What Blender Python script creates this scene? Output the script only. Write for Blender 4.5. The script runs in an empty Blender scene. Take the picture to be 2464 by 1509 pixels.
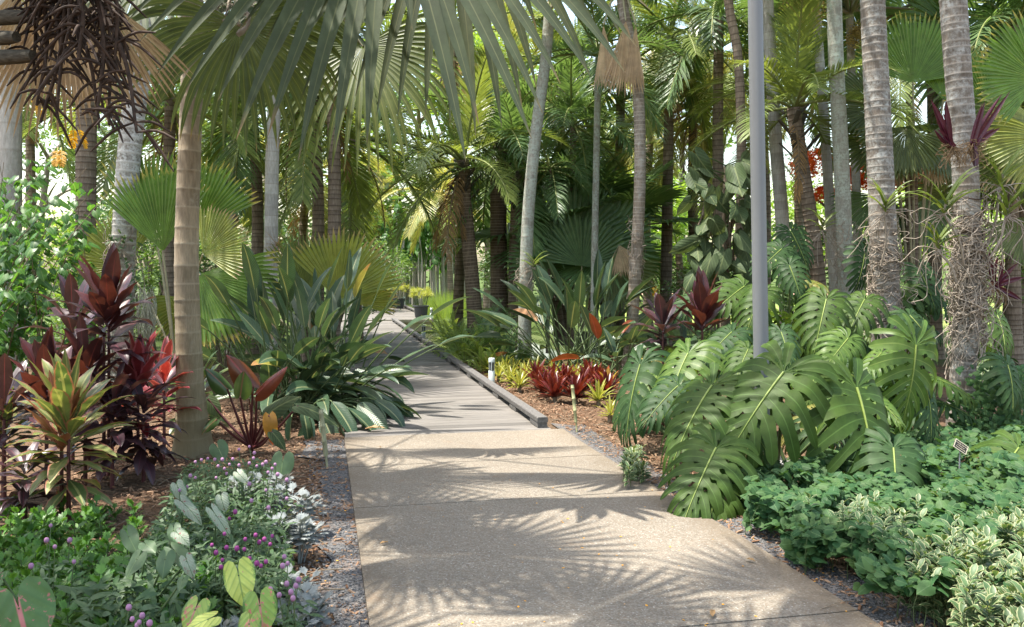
import bpy, math, random
import numpy as np
from mathutils import Vector, Matrix

# ---------------------------------------------------------------- scene, camera, light
scene = bpy.context.scene
C = scene.collection
RAD = math.radians
F, CX, HY, EYE = 2094.0, 1232.0, 650.0, 1.6      # focal length and horizon, for a 2464 px wide frame

cd = bpy.data.cameras.new('camera')
cam = bpy.data.objects.new('camera', cd)
C.objects.link(cam)
cam.location = (0, 0, EYE)
cam.rotation_euler = (RAD(90), 0, 0)
cd.sensor_width = 36
cd.lens = 36 * F / 2464
cd.shift_y = (HY - 754.5) / 2464
cd.clip_start = 0.05
cd.clip_end = 2000
scene.camera = cam

SUN_EL, SUN_AZ = RAD(73), math.atan2(-0.95, -0.08)     # the sun stands high, to the left and a little behind the camera
w = bpy.data.worlds.new('World')
scene.world = w
w.use_nodes = True
nt = w.node_tree
nt.nodes.clear()
o_ = nt.nodes.new('ShaderNodeOutputWorld')
b_ = nt.nodes.new('ShaderNodeBackground')
s_ = nt.nodes.new('ShaderNodeTexSky')
s_.sky_type = 'NISHITA'
s_.sun_disc = False
s_.sun_elevation = SUN_EL
s_.sun_rotation = SUN_AZ
s_.air_density = 1.3
s_.dust_density = 2.5
s_.ozone_density = 1.0
b_.inputs[1].default_value = 0.15
mx_ = nt.nodes.new('ShaderNodeMixRGB')          # thin bright cloud takes the blue out of the sky light
mx_.blend_type = 'MULTIPLY'
mx_.inputs[0].default_value = 1.0
mx_.inputs[2].default_value = (1.06, 1.0, 0.91, 1)
nt.links.new(s_.outputs[0], mx_.inputs[1])
nt.links.new(mx_.outputs[0], b_.inputs[0])
nt.links.new(b_.outputs[0], o_.inputs[0])
sd = bpy.data.lights.new('sun', 'SUN')
sd.energy = 3.4
sd.angle = RAD(0.6)
sd.color = (1.0, 0.95, 0.87)
sun = bpy.data.objects.new('sun', sd)
C.objects.link(sun)
sv = Vector((math.sin(SUN_AZ) * math.cos(SUN_EL), math.cos(SUN_AZ) * math.cos(SUN_EL), math.sin(SUN_EL)))
sun.rotation_euler = sv.to_track_quat('Z', 'Y').to_euler()
sun.location = (-8, -6, 20)
scene.view_settings.view_transform = 'Standard'
scene.view_settings.look = 'None'
scene.view_settings.exposure = 1.75
scene.view_settings.gamma = 1
scene.cycles.max_bounces = 8
scene.cycles.diffuse_bounces = 4
scene.cycles.glossy_bounces = 2
scene.cycles.transmission_bounces = 5
scene.cycles.transparent_max_bounces = 4
scene.cycles.caustics_reflective = False
scene.cycles.caustics_refractive = False

rng = random.Random(7)
U = rng.uniform


def W(px, py, D):
    """world point at depth D that shows at pixel (px, py) of a 2464 px wide frame"""
    return Vector(((px - CX) / F * D, D, EYE - (py - HY) / F * D))


def G(px, py, z=0.0):
    D = F * (EYE - z) / (py - HY)
    return Vector(((px - CX) / F * D, D, z))


DV = Vector((-0.2135, 0.977, 0))       # along the path
RV = Vector((0.977, 0.2135, 0))        # across it, to the right


def ST(s, t, z=0.0):
    v = DV * s + RV * t
    v.z = z
    return v


# ---------------------------------------------------------------- materials
def newmat(name):
    m = bpy.data.materials.new(name)
    m.use_nodes = True
    m.node_tree.nodes.clear()
    return m, m.node_tree


class NT:
    def __init__(self, nt):
        self.nt = nt

    def n(self, typ, **kw):
        x = self.nt.nodes.new('ShaderNode' + typ)
        for k, v in kw.items():
            setattr(x, k, v)
        return x

    def put(self, sock, v):
        if isinstance(v, bpy.types.NodeSocket):
            self.nt.links.new(v, sock)
        elif isinstance(v, (tuple, list)) and len(v) == 3 and sock.type == 'RGBA':
            sock.default_value = (*v, 1)
        else:
            sock.default_value = v

    def m(self, op, a, b=0.0, c=0.0, clamp=False):
        x = self.n('Math', operation=op, use_clamp=clamp)
        for i, v in enumerate((a, b, c)):
            self.put(x.inputs[i], v)
        return x.outputs[0]

    def mix(self, f, a, b, blend='MIX'):
        x = self.n('MixRGB', blend_type=blend)
        self.put(x.inputs[0], f)
        self.put(x.inputs[1], a)
        self.put(x.inputs[2], b)
        return x.outputs[0]

    def rng(self, v, a, b, c=0.0, d=1.0, smooth=False):
        x = self.n('MapRange')
        if smooth:
            x.interpolation_type = 'SMOOTHSTEP'
        for i, q in enumerate((v, a, b, c, d)):
            self.put(x.inputs[i], q)
        return x.outputs[0]

    def noise(self, scale, detail=3.0, rough=0.6, vec=None, dist=0.0):
        x = self.n('TexNoise')
        x.inputs['Scale'].default_value = scale
        x.inputs['Detail'].default_value = detail
        x.inputs['Roughness'].default_value = rough
        x.inputs['Distortion'].default_value = dist
        if vec is not None:
            self.put(x.inputs['Vector'], vec)
        return x.outputs['Fac']

    def coord(self, which='Object', scale=None):
        c = self.n('TexCoord').outputs[which]
        if scale is None:
            return c
        mp = self.n('Mapping')
        self.put(mp.inputs['Vector'], c)
        mp.inputs['Scale'].default_value = scale
        return mp.outputs[0]

    def bsdf(self, col, rough=0.5, spec=0.5, bump=None, bstr=0.3, bdist=0.01, trans=0.0, tcol=None, metal=0.0):
        p = self.n('BsdfPrincipled')
        self.put(p.inputs['Base Color'], col)
        self.put(p.inputs['Roughness'], rough)
        self.put(p.inputs['Specular IOR Level'], spec)
        self.put(p.inputs['Metallic'], metal)
        if bump is not None:
            bn = self.n('Bump')
            bn.inputs['Strength'].default_value = bstr
            bn.inputs['Distance'].default_value = bdist
            self.put(bn.inputs['Height'], bump)
            self.nt.links.new(bn.outputs[0], p.inputs['Normal'])
        out = self.n('OutputMaterial')
        sh = p.outputs[0]
        if trans:
            t = self.n('BsdfTranslucent')
            self.put(t.inputs[0], tcol if tcol is not None else col)
            mx = self.n('MixShader')
            mx.inputs[0].default_value = trans
            self.nt.links.new(sh, mx.inputs[1])
            self.nt.links.new(t.outputs[0], mx.inputs[2])
            sh = mx.outputs[0]
        self.nt.links.new(sh, out.inputs[0])

    def lf(self):
        a = self.n('Attribute', attribute_name='lf')
        s = self.n('SeparateXYZ')
        self.nt.links.new(a.outputs['Vector'], s.inputs[0])
        return s.outputs


def leafmat(name, c1, c2, rib=None, ribw=0.07, tip=None, tip0=0.85, trans=0.32, rough=0.42, spec=0.45, edge=None,
            edge0=0.6, vein=0.0, vfreq=110.0, vslope=0.10, gain=1.0, spot=None, spot0=0.6, sscale=9.0, veincol=None, under=None, warm=1.25):
    m, t = newmat(name)
    k = NT(t)
    u, v, r = k.lf()
    au = k.m('ABSOLUTE', u)
    oi = k.n('ObjectInfo').outputs['Random']
    f = k.m('FRACT', k.m('ADD', r, k.m('MULTIPLY', oi, 0.37)))
    col = k.mix(f, c1, c2)
    ns = k.noise(7.0, 4.0, 0.65, k.coord('Object'))
    col = k.mix(1.0, col, k.rng(ns, 0.3, 0.7, 0.72, 1.22), 'MULTIPLY')
    bump = None
    if spot is not None:
        sp = k.noise(sscale, 4.0, 0.7, k.coord('Object'), 0.6)
        col = k.mix(k.rng(sp, spot0, spot0 + 0.05), col, spot)
    if vein:
        vv = k.m('SINE', k.m('MULTIPLY', k.m('SUBTRACT', v, k.m('MULTIPLY', au, vslope)), vfreq))
        bump = vv
        col = k.mix(k.m('MULTIPLY', k.rng(vv, 0.45, 1.0), vein), col, veincol if veincol else (0.16, 0.24, 0.10))
    if edge is not None:
        en = k.m('ADD', au, k.m('MULTIPLY', k.m('SUBTRACT', k.noise(30.0, 2.0), 0.5), 0.5))
        col = k.mix(k.rng(en, edge0, edge0 + 0.15), col, edge)
    if rib is not None:
        col = k.mix(k.rng(au, ribw, ribw * 1.8, 1.0, 0.0), col, rib)
    if tip is not None:
        tn = k.m('ADD', v, k.m('MULTIPLY', k.m('SUBTRACT', k.noise(5.0, 3.0), 0.5), 0.25))
        col = k.mix(k.rng(tn, tip0, tip0 + 0.08), col, tip)
    if under is not None:
        bf = k.n('NewGeometry').outputs['Backfacing']
        col = k.mix(bf, col, under)
    if name in GAIN:
        col = k.mix(1.0, col, (GAIN[name],) * 3, 'MULTIPLY')
    tc = k.mix(1.0, col, (warm * 1.25, warm * 1.2, 0.75), 'MULTIPLY')
    k.bsdf(col, rough, spec, bump, 0.25, 0.004, trans, tc)
    return m


def plainmat(name, c1, c2, scale=6.0, rough=0.7, spec=0.3, stretch=None, bstr=0.3, bdist=0.01, trans=0.0, detail=6.0):
    m, t = newmat(name)
    k = NT(t)
    n1 = k.noise(scale, detail, 0.65, k.coord('Object', stretch))
    col = k.mix(k.rng(n1, 0.3, 0.72), c1, c2)
    if name in GAIN:
        col = k.mix(1.0, col, (GAIN[name],) * 3, 'MULTIPLY')
    k.bsdf(col, rough, spec, n1, bstr, bdist, trans)
    return m


def trunkmat(name, dark, light, ring, ringw=0.82, lichen=None, lich0=0.58, stretch=(9, 9, 2.2), mottle=0.7, moss=None):
    m, t = newmat(name)
    k = NT(t)
    x, y, z = k.lf()
    co = k.coord('Object')
    n1 = k.noise(3.0, 6.0, 0.7, k.coord('Object', stretch))
    col = k.mix(k.rng(n1, 0.3, 0.7), dark, light)
    col = k.mix(1.0, col, k.rng(z, 0, 1, 0.82, 1.14), 'MULTIPLY')
    fine = k.noise(1.0, 4.0, 0.7, k.coord('Object', (70, 70, 8)))
    col = k.mix(1.0, col, k.rng(fine, 0.3, 0.7, 0.78, 1.18), 'MULTIPLY')
    if lichen is not None:
        n2 = k.noise(5.5, 6.0, 0.72, co, 0.3)
        n3 = k.noise(26.0, 4.0, 0.7, co)
        col = k.mix(k.m('MULTIPLY', k.rng(n2, lich0 - 0.08, lich0 + 0.1), k.rng(n3, 0.38, 0.55)), col, lichen)
    xr = k.m('ADD', x, k.m('MULTIPLY', k.m('SUBTRACT', k.noise(14.0, 3.0), 0.5), 0.35))
    col = k.mix(k.m('MULTIPLY', k.rng(xr, ringw, ringw + 0.14), mottle), col, ring)
    if moss is not None:
        col = k.mix(k.m('MULTIPLY', k.rng(k.m('ADD', y, k.m('MULTIPLY', n1, 1.2)), 2.4, 0.9), 0.75), col, moss)
    if name in GAIN:
        col = k.mix(1.0, col, (GAIN[name],) * 3, 'MULTIPLY')
    h = k.m('ADD', k.m('MULTIPLY', fine, 0.6), n1)
    k.bsdf(col, 0.82, 0.2, h, 0.5, 0.012)
    return m


M = {}
GAIN = {'grey green fan leaf': .85, 'smooth tan ringed palm trunk': .85, 'grey ringed palm trunk': .95, 'grey brown palm trunk with white lichen': .78,
        'glossy split leaf': .74, 'young yellow green split leaf': .8, 'blue green split leaf': .66, 'yellow leaf rib': .8, 'whitish grey': 1, 'round blue green leaf': .80, 'green leaf with cream edge': .72,
        'fresh green lobed leaf': .8, 'soft green herb leaf': .75, 'silver felted leaf': .46, 'blue green paddle leaf': .8, 'bright green heart leaf': .8,
        'dark maroon strap leaf': .6, 'purple brown strap leaf': .62, 'red strap leaf': .72, 'yellow green strap leaf with pink edge': .8, 'salmon strap leaf': .8,
        'white arrow leaf with red flecks': .75, 'plain grey green arrow leaf': .75, 'lime arrow leaf with pink blots': 1.2, 'whitish smooth palm trunk': .85,
        'pale trunk with green grey lichen': .85, 'mulch chip': .8, 'blue grey gravel stone': .6, 'red rosette leaf': .5, 'yellow rosette leaf': .8, 'yellow dying leaf': .7,
        'yellow green coconut leaflet': 1.1, 'dull green arrow leaf': .8, 'spotted purple tube leaf': .6, 'dark feather leaflet': 1.4, 'dark fan leaf': 1.35, 'green feather leaflet': 1.15, 'weathered leaf base': .42}

# ---------------------------------------------------------------- mesh building
class MB:
    def __init__(self):
        self.v, self.lf, self.f, self.mi, self.nv = [], [], [], [], 0

    def add(self, V, Fq, LF, mat=0):
        V = np.asarray(V, dtype=np.float32)
        LF = np.asarray(LF, dtype=np.float32)
        Fq = np.asarray(Fq, dtype=np.int32)
        self.v.append(V)
        self.lf.append(LF)
        self.f.append(Fq + self.nv)
        self.mi.append(np.full(len(Fq), mat, dtype=np.int32))
        self.nv += len(V)

    def mesh(self, name, mats, origin=(0, 0, 0), smooth=True):
        me = bpy.data.meshes.new(name)
        V = np.concatenate(self.v) - np.asarray(origin, dtype=np.float32)
        LF = np.concatenate(self.lf)
        me.vertices.add(len(V))
        me.vertices.foreach_set('co', np.ascontiguousarray(V, dtype=np.float32).ravel())
        tot = np.concatenate([np.full(len(f), f.shape[1], dtype=np.int32) for f in self.f])
        idx = np.concatenate([f.ravel() for f in self.f])
        st = np.zeros(len(tot), dtype=np.int32)
        st[1:] = np.cumsum(tot)[:-1]
        me.loops.add(len(idx))
        me.loops.foreach_set('vertex_index', idx)
        me.polygons.add(len(tot))
        me.polygons.foreach_set('loop_start', st)
        me.polygons.foreach_set('loop_total', tot)
        me.polygons.foreach_set('material_index', np.concatenate(self.mi))
        me.polygons.foreach_set('use_smooth', np.full(len(tot), smooth))
        a = me.attributes.new('lf', 'FLOAT_VECTOR', 'POINT')
        a.data.foreach_set('vector', np.ascontiguousarray(LF, dtype=np.float32).ravel())
        for q in (mats if isinstance(mats, (list, tuple)) else [mats]):
            me.materials.append(M[q])
        me.update(calc_edges=True)
        me.validate()
        return me

    def build(self, name, mats, parent=None, smooth=True):
        org = world_loc(parent)
        return link(name, self.mesh(name, mats, org, smooth), parent)


def world_loc(p):
    l = Vector((0, 0, 0))
    while p is not None:
        l = l + p.location
        p = p.parent
    return l


def link(name, me, parent=None, loc=None):
    o = bpy.data.objects.new(name, me)
    C.objects.link(o)
    if parent is not None:
        o.parent = parent
    if loc is not None:
        o.location = loc
    return o


def tag(o, label=None, cat=None, group=None, kind=None):
    if label:
        o['label'] = label
    if cat:
        o['category'] = cat
    if group:
        o['group'] = group
    if kind:
        o['kind'] = kind
    return o


def thing(name, label, cat, loc=(0, 0, 0), group=None):
    o = bpy.data.objects.new(name, None)
    C.objects.link(o)
    o.location = loc
    o.empty_display_size = 0.1
    return tag(o, label, cat, group)


def copy_tree(o, parent=None):
    c = o.copy()
    C.objects.link(c)
    c.parent = parent
    for ch in o.children:
        copy_tree(ch, c)
    return c


def grid_faces(rows, cols, base=0):
    i = np.arange(rows - 1)[:, None] * cols + np.arange(cols - 1)[None, :] + base
    return np.stack([i, i + 1, i + cols + 1, i + cols], -1).reshape(-1, 4)


GF = {}


def gf(r, c):
    if (r, c) not in GF:
        GF[(r, c)] = grid_faces(r, c)
    return GF[(r, c)]


PROF = {
    'lance': lambda t: max(0.02, math.sin(math.pi * min(1, t ** 0.75 * 0.97 + 0.03)) ** 0.8),
    'strap': lambda t: (1 - t ** 4) * (0.75 + 0.25 * math.sin(math.pi * t)) + 0.02,
    'cord': lambda t: max(0.03, (0.18 + 0.82 * min(1, (t / 0.42) ** 1.3) if t < 0.42 else max(0.0, math.cos((t - 0.42) / 0.58 * math.pi / 2)) ** 0.7)),
    'oval': lambda t: max(0.02, math.sin(math.pi * min(1, t * 0.97 + 0.03)) ** 0.65),
    'leaflet': lambda t: max(0.03, min(1, 0.35 + t * 3.0) * (1 - min(1, t) ** 2.2)),
    'taper': lambda t: max(0.05, 1 - t ** 1.5),
}


def blade(mb, P, D, N, L, Wd, n=6, prof='lance', g=0.5, gexp=1.0, fold=0.2, cols=3, mat=0, r=None, wav=0.0, v0=0.0, v1=1.0, split=None):
    """a leaf blade that starts at P along D, faces N, bends down by g"""
    p = Vector(P)
    d = Vector(D).normalized()
    s = d.cross(Vector(N))
    if s.length < 1e-4:
        s = d.cross(Vector((1, 0, 0.3)))
    s.normalize()
    if r is None:
        r = rng.random()
    pf = PROF[prof] if isinstance(prof, str) else prof
    V, LF = [], []
    st = L / n
    ph = U(0, 6.28)
    for i in range(n + 1):
        t = i / n
        nn = s.cross(d)
        hw = pf(t) * Wd * 0.5
        wv = wav * math.sin(ph + t * 14) * hw
        e = nn * (fold * hw + wv)
        if cols == 2:
            V += [p - s * hw, p + s * hw]
            LF += [(-1, v0 + (v1 - v0) * t, r), (1, v0 + (v1 - v0) * t, r)]
        elif cols == 3:
            V += [p - s * hw + e, p, p + s * hw + nn * (fold * hw - wv)]
            vv = v0 + (v1 - v0) * t
            LF += [(-1, vv, r), (0, vv, r), (1, vv, r)]
        else:
            vv = v0 + (v1 - v0) * t
            b = fold * hw
            V += [p - s * hw + e, p - s * hw * 0.5 + nn * b * 0.7, p, p + s * hw * 0.5 + nn * b * 0.7, p + s * hw + nn * (b - wv)]
            LF += [(q, vv, r) for q in (-1, -0.5, 0, 0.5, 1)]
        p = p + d * st
        d = d + Vector((0, 0, -g / n * (gexp + 1) * t ** gexp if gexp else -g / n))
        d.normalize()
        s = (s - d * s.dot(d))
        s.normalize()
    mb.add([tuple(q) for q in V], gf(n + 1, cols if cols < 5 else 5), LF, mat)
    return p


def spline(pts, n):
    pts = [Vector(q) for q in pts]
    if len(pts) == 2:
        return [pts[0].lerp(pts[1], i / n) for i in range(n + 1)]
    P = [pts[0] * 2 - pts[1]] + pts + [pts[-1] * 2 - pts[-2]]
    out = []
    m = len(pts) - 1
    for i in range(n + 1):
        x = i / n * m
        k = min(int(x), m - 1)
        t = x - k
        a, b, c, d = P[k], P[k + 1], P[k + 2], P[k + 3]
        out.append(0.5 * ((2 * b) + (c - a) * t + (2 * a - 5 * b + 4 * c - d) * t * t + (3 * b - a - 3 * c + d) * t ** 3))
    return out


def tube(mb, pts, radii, k=6, mat=0, lf=None, cap=True, r=None):
    n = len(pts)
    if not hasattr(radii, '__len__'):
        radii = [radii] * n
    if r is None:
        r = rng.random()
    V, LF = [], []
    side = None
    ang = [2 * math.pi * j / k for j in range(k)]
    ln = 0.0
    for i in range(n):
        d = pts[min(i + 1, n - 1)] - pts[max(i - 1, 0)]
        if d.length < 1e-9:
            d = Vector((0, 0, 1))
        d.normalize()
        if side is None:
            side = d.cross(Vector((0, 0, 1)) if abs(d.z) < 0.9 else Vector((1, 0, 0)))
        side = side - d * side.dot(d)
        side.normalize()
        up = d.cross(side)
        if i:
            ln += (pts[i] - pts[i - 1]).length
        for a in ang:
            V.append(tuple(pts[i] + (side * math.cos(a) + up * math.sin(a)) * radii[i]))
        LF += [lf[i] if lf else (0.5, ln, r)] * k
    f = []
    for i in range(n - 1):
        for j in range(k):
            j2 = (j + 1) % k
            f.append((i * k + j, i * k + j2, (i + 1) * k + j2, (i + 1) * k + j))
    mb.add(V, f, LF, mat)
    if cap:
        c = len(V)
        mb.add([V[(n - 1) * k + j] for j in range(k)] , [tuple(range(k))], [LF[-1]] * k, mat)
        mb.add([V[j] for j in range(k)][::-1], [tuple(range(k))], [LF[0]] * k, mat)


def box(mb, o, ax, ay, az, mat=0, r=None):
    o, ax, ay, az = Vector(o), Vector(ax), Vector(ay), Vector(az)
    V = [o, o + ax, o + ax + ay, o + ay, o + az, o + ax + az, o + ax + ay + az, o + ay + az]
    f = [(0, 3, 2, 1), (4, 5, 6, 7), (0, 1, 5, 4), (1, 2, 6, 5), (2, 3, 7, 6), (3, 0, 4, 7)]
    if r is None:
        r = rng.random()
    mb.add([tuple(q) for q in V], f, [(0.5, 0.5, r)] * 8, mat)


def bbox(mb, o, ax, ay, az, b=0.006, mat=0, r=None):
    """a box with its long edges bevelled (ax is the long axis)"""
    o, ax, ay, az = Vector(o), Vector(ax), Vector(ay), Vector(az)
    uy, uz = ay.normalized() * b, az.normalized() * b
    ring = [o + uy, o + ay - uy, o + ay + uz, o + ay + az - uz, o + ay + az - uy, o + az + uy, o + az - uz, o + uz]
    V = ring + [q + ax for q in ring]
    f4 = [(j, (j + 1) % 8, (j + 1) % 8 + 8, j + 8) for j in range(8)]
    if r is None:
        r = rng.random()
    LF = [(0.5, 0.5, r)] * 16
    base = mb.nv
    mb.add([tuple(q) for q in V], f4, LF, mat)
    mb.add([tuple(q) for q in ring][::-1], [tuple(range(8))], LF[:8], mat)
    mb.add([tuple(q + ax) for q in ring], [tuple(range(8))], LF[:8], mat)


def lathe(mb, c, prof, k=20, mat=0):
    V, LF = [], []
    for (r, z) in prof:
        for j in range(k):
            a = 2 * math.pi * j / k
            V.append((c[0] + r * math.cos(a), c[1] + r * math.sin(a), c[2] + z))
            LF.append((j / k, z, 0.5))
    f = []
    for i in range(len(prof) - 1):
        for j in range(k):
            j2 = (j + 1) % k
            f.append((i * k + j, i * k + j2, (i + 1) * k + j2, (i + 1) * k + j))
    mb.add(V, f, LF, mat)


def rotmats(n, nrm, yaw, rs):
    """(n,3,3) frames whose z is nrm and whose y is spun by yaw"""
    z = nrm / np.linalg.norm(nrm, axis=1, keepdims=True)
    a = np.stack([np.cos(yaw), np.sin(yaw), np.zeros(n)], 1)
    y = a - z * (a * z).sum(1, keepdims=True)
    y /= np.maximum(np.linalg.norm(y, axis=1, keepdims=True), 1e-6)
    x = np.cross(y, z)
    return np.stack([x, y, z], 2)


def scatter(mb, T, Fq, L2, P, R, S, rnd, mat=0):
    T = np.asarray(T, dtype=np.float32)
    Fq = np.asarray(Fq)
    n, k = len(P), len(T)
    V = np.einsum('nij,kj->nki', R, T) * np.asarray(S).reshape(n, 1, 1) + np.asarray(P)[:, None, :]
    LF = np.empty((n, k, 3), dtype=np.float32)
    LF[:, :, :2] = np.asarray(L2)[None]
    LF[:, :, 2] = np.asarray(rnd)[:, None]
    fa = (Fq[None] + (np.arange(n) * k)[:, None, None]).reshape(-1, Fq.shape[1])
    mb.add(V.reshape(-1, 3), fa, LF.reshape(-1, 3), mat)


def tmpl_leaf(L=1.0, Wd=0.6, prof='oval', n=4, droop=0.25, fold=0.25):
    """a small leaf template along +y, facing +z"""
    t_ = MB()
    V, LF = [], []
    for i in range(n + 1):
        t = i / n
        hw = PROF[prof](t) * Wd / 2
        z = -droop * t * t
        V += [(-hw, t * L, z + fold * hw), (0, t * L, z), (hw, t * L, z + fold * hw)]
        LF += [(-1, t), (0, t), (1, t)]
    return np.array(V), gf(n + 1, 3), np.array(LF)


def tmpl_lobed(Wd=0.6, pairs=3, droop=0.3, lw=0.15):
    """a deeply lobed small leaf (5 to 9 lobes)"""
    V, Fq, LF = [], [], []

    def strip(p, d, L, w):
        b = len(V)
        s = Vector((-d[1], d[0], 0))
        for t, ww in ((0, 0.7), (0.55, 1.0), (1, 0.35)):
            q = Vector(p) + Vector(d) * L * t
            for sg in (-1, 1):
                x = q + s * w * ww * sg * 0.5
                V.append((x.x, x.y, -droop * x.y ** 2 - 0.25 * x.x ** 2))
                LF.append((sg, min(1, q.y)))
        Fq.extend([(b, b + 1, b + 3, b + 2), (b + 2, b + 3, b + 5, b + 4)])
    strip((0, 0, 0), (0, 1, 0), 1.0, 0.16)
    for i in range(pairs):
        y = 0.32 + 0.5 * i / pairs
        L = Wd * (0.55 - 0.05 * i)
        for sg in (-1, 1):
            a = RAD(48)
            strip((0, y, 0), (sg * math.sin(a), math.cos(a), 0), L, lw)
    return np.array(V), np.array(Fq), np.array(LF)


def heart(L=1.0, Wd=0.7, lobe=0.25, rows=14, droop=0.3, cup=0.25, wave=0.03, seed=0):
    """a heart or arrow shaped leaf: attached at the origin, tip at y = L, with lobes behind; lf.x across, lf.y along"""
    rr = random.Random(seed)
    V, LF, Fq = [], [], []
    H = L + lobe
    p1, p2 = rr.uniform(0, 6), rr.uniform(0, 6)
    for sg in (-1, 1):
        b = len(V)
        for i in range(rows + 1):
            ta = i / rows
            y = -lobe + H * ta
            pk = 0.36
            if ta < pk:
                wo = Wd * (0.24 + 0.26 * math.sqrt(max(0.0, 1 - (1 - ta / pk) ** 2)))
            else:
                wo = Wd * 0.5 * max(0.015, math.cos((ta - pk) / (1 - pk) * math.pi / 2)) ** 0.85
            q_ = min(1.0, max(0.0, -y / max(lobe, 1e-3)))
            wi = 0.0 if y >= 0 else Wd * (0.012 + 0.20 * (1 - math.sqrt(max(0.0, 1 - q_ ** 2))))
            for j in range(5):
                q = j / 4
                x = wi + (wo - wi) * q
                z = -droop * (max(y, 0) / L) ** 2 * L - cup * x * x / Wd * 1.6 + wave * math.sin(p1 + 9 * ta + 3 * sg) * q * q + (0.35 * x if y < 0 else 0.0) * 0
                V.append((sg * x, y, z))
                LF.append((sg * (x / (Wd / 2)), max(0.0, ta)))
        f = gf(rows + 1, 5) + b
        Fq.append(f if sg > 0 else f[:, ::-1])
    return np.array(V), np.concatenate(Fq), np.array(LF)


def monstera(seed, holes=True):
    """a split leaf: attached at the origin, tip near y = 1; fingers part from each other towards the margin"""
    rr = random.Random(seed)
    nf = 11
    mb = MB()
    split = [rr.uniform(0.34, 0.62) for _ in range(nf + 1)]
    for sg in (-1, 1):
        B = []
        for k in range(nf + 1):
            f = k / nf
            y0 = 0.0 if k < 4 else 0.92 * ((k - 3) / (nf - 3)) ** 1.05
            a = RAD(174 - 164 * f ** 0.74)
            ln = float(np.interp(k / nf, np.linspace(0, 1, 10), (0.38, 0.50, 0.56, 0.58, 0.56, 0.51, 0.45, 0.37, 0.26, 0.12))) * rr.uniform(0.95, 1.04)
            p = Vector((0, y0, 0))
            pts = [p.copy()]
            for i in range(12):
                aa = a - RAD(34) * (i / 12) * (1 if k > 1 else 0.3)
                p = p + Vector((math.sin(aa), math.cos(aa), 0)) * ln / 12
                pts.append(p.copy())
            B.append(pts)
        for k in range(nf):
            hole = holes and rr.random() < 0.85
            hc, hw_ = rr.uniform(0.16, 0.34), rr.uniform(0.05, 0.09)
            sp = split[k]
            V, LF = [], []
            rnd = rr.random()
            dro = rr.uniform(0.0, 0.30)
            wid = rr.uniform(0.22, 0.55)
            for i in range(21):
                s = i / 20
                w_ = 1.0
                if s > sp:
                    q = (s - sp) / (1 - sp)
                    w_ = 1 - wid * min(1, q * 2.2) ** 0.7
                    if q > 0.6:
                        w_ *= math.sqrt(max(0.06, 1 - ((q - 0.6) / 0.4) ** 2.2))
                elif hole and abs(s - hc) < hw_:
                    w_ = 1 - 0.46 * math.cos((s - hc) / hw_ * math.pi / 2)
                i2 = min(11, int(s * 12))
                fr_ = s * 12 - i2
                a, b = B[k][i2].lerp(B[k][i2 + 1], fr_), B[k + 1][i2].lerp(B[k + 1][i2 + 1], fr_)
                for j in range(5):
                    q = j / 4
                    qq = 0.5 + (q - 0.5) * w_
                    p = a.lerp(b, qq)
                    z = -0.011 * (1 - abs(2 * q - 1) ** 2) * min(1, s * 3) - 0.70 * p.x ** 2 - 0.25 * max(0, abs(p.x) - 0.3) - 0.22 * max(0, p.y) ** 2 - dro * max(0, s - .45) ** 2 * 2 + 0.16 * abs(p.x)
                    V.append((sg * p.x, p.y, z))
                    LF.append((2 * q - 1, s, rnd))
            f = gf(21, 5)
            mb.add(V, f if sg < 0 else f[:, ::-1], LF, 0)
    pts = [Vector((0, y, -0.22 * y * y + 0.004)) for y in np.linspace(-0.01, 0.93, 9)]
    tube(mb, pts, [0.014 * (1 - 0.8 * i / 8) for i in range(9)], 5, 1, cap=False)
    return mb


def frame(base, tip, face, L=1.0):
    base, tip = Vector(base), Vector(tip)
    y = tip - base
    ln = y.length
    y.normalize()
    z = Vector(face)
    z = z - y * z.dot(y)
    z.normalize()
    x = y.cross(z)
    s = ln / L
    m = Matrix((x * s, y * s, z * s)).transposed().to_4x4()
    m.translation = base
    return m


def put(name, me, parent, mtx):
    o = bpy.data.objects.new(name, me)
    C.objects.link(o)
    o.parent = parent
    l = world_loc(parent)
    mm = mtx.copy()
    mm.translation = mtx.translation - l
    o.matrix_basis = mm
    return o


# ---------------------------------------------------------------- plant builders
def fan(mb, H, A, N, R, span=150, nseg=40, split=0.45, droop=0.9, gexp=1.6, mat=0, pleat=0.55, cup=0.15, wid=1.0, side=0.75, rows=8, r0=0.02, dmg=0.0):
    """a fan frond blade: hub H, middle direction A, facing N"""
    A = Vector(A).normalized()
    N = Vector(N)
    N = (N - A * N.dot(A)).normalized()
    S = A.cross(N).normalized()
    da = 2 * RAD(span) / nseg
    for j in range(nseg):
        a = -RAD(span) + da * (j + 0.5) + U(-0.1, 0.1) * da
        d = A * math.cos(a) + S * math.sin(a) + N * cup
        L = R * (side + (1 - side) * (0.5 + 0.5 * math.cos(a))) * U(0.93, 1.05)
        wm = 2 * L * split * math.tan(da / 2) * 1.08 * wid
        sp = split * U(0.92, 1.08)
        if rng.random() < dmg:
            L *= U(0.5, 0.85)

        def pf(t, sp=sp):
            if t < sp:
                return max(0.03, t / sp)
            q = (t - sp) / (1 - sp)
            return max(0.02, (1 - q ** 1.4) * (1.0 + 0.25 * q))
        blade(mb, Vector(H) + d * r0, d, N, L, wm, rows, pf, droop * U(0.75, 1.3), gexp, pleat, 3, mat)


def petiole(mb, a, b, r0, r1, sag=0.1, k=6, mat=0, n=8):
    a, b = Vector(a), Vector(b)
    mid = a.lerp(b, 0.5) + Vector((0, 0, sag * (b - a).length))
    pts = spline([a, mid, b], n)
    tube(mb, pts, [r0 + (r1 - r0) * i / n for i in range(n + 1)], k, mat)


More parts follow.
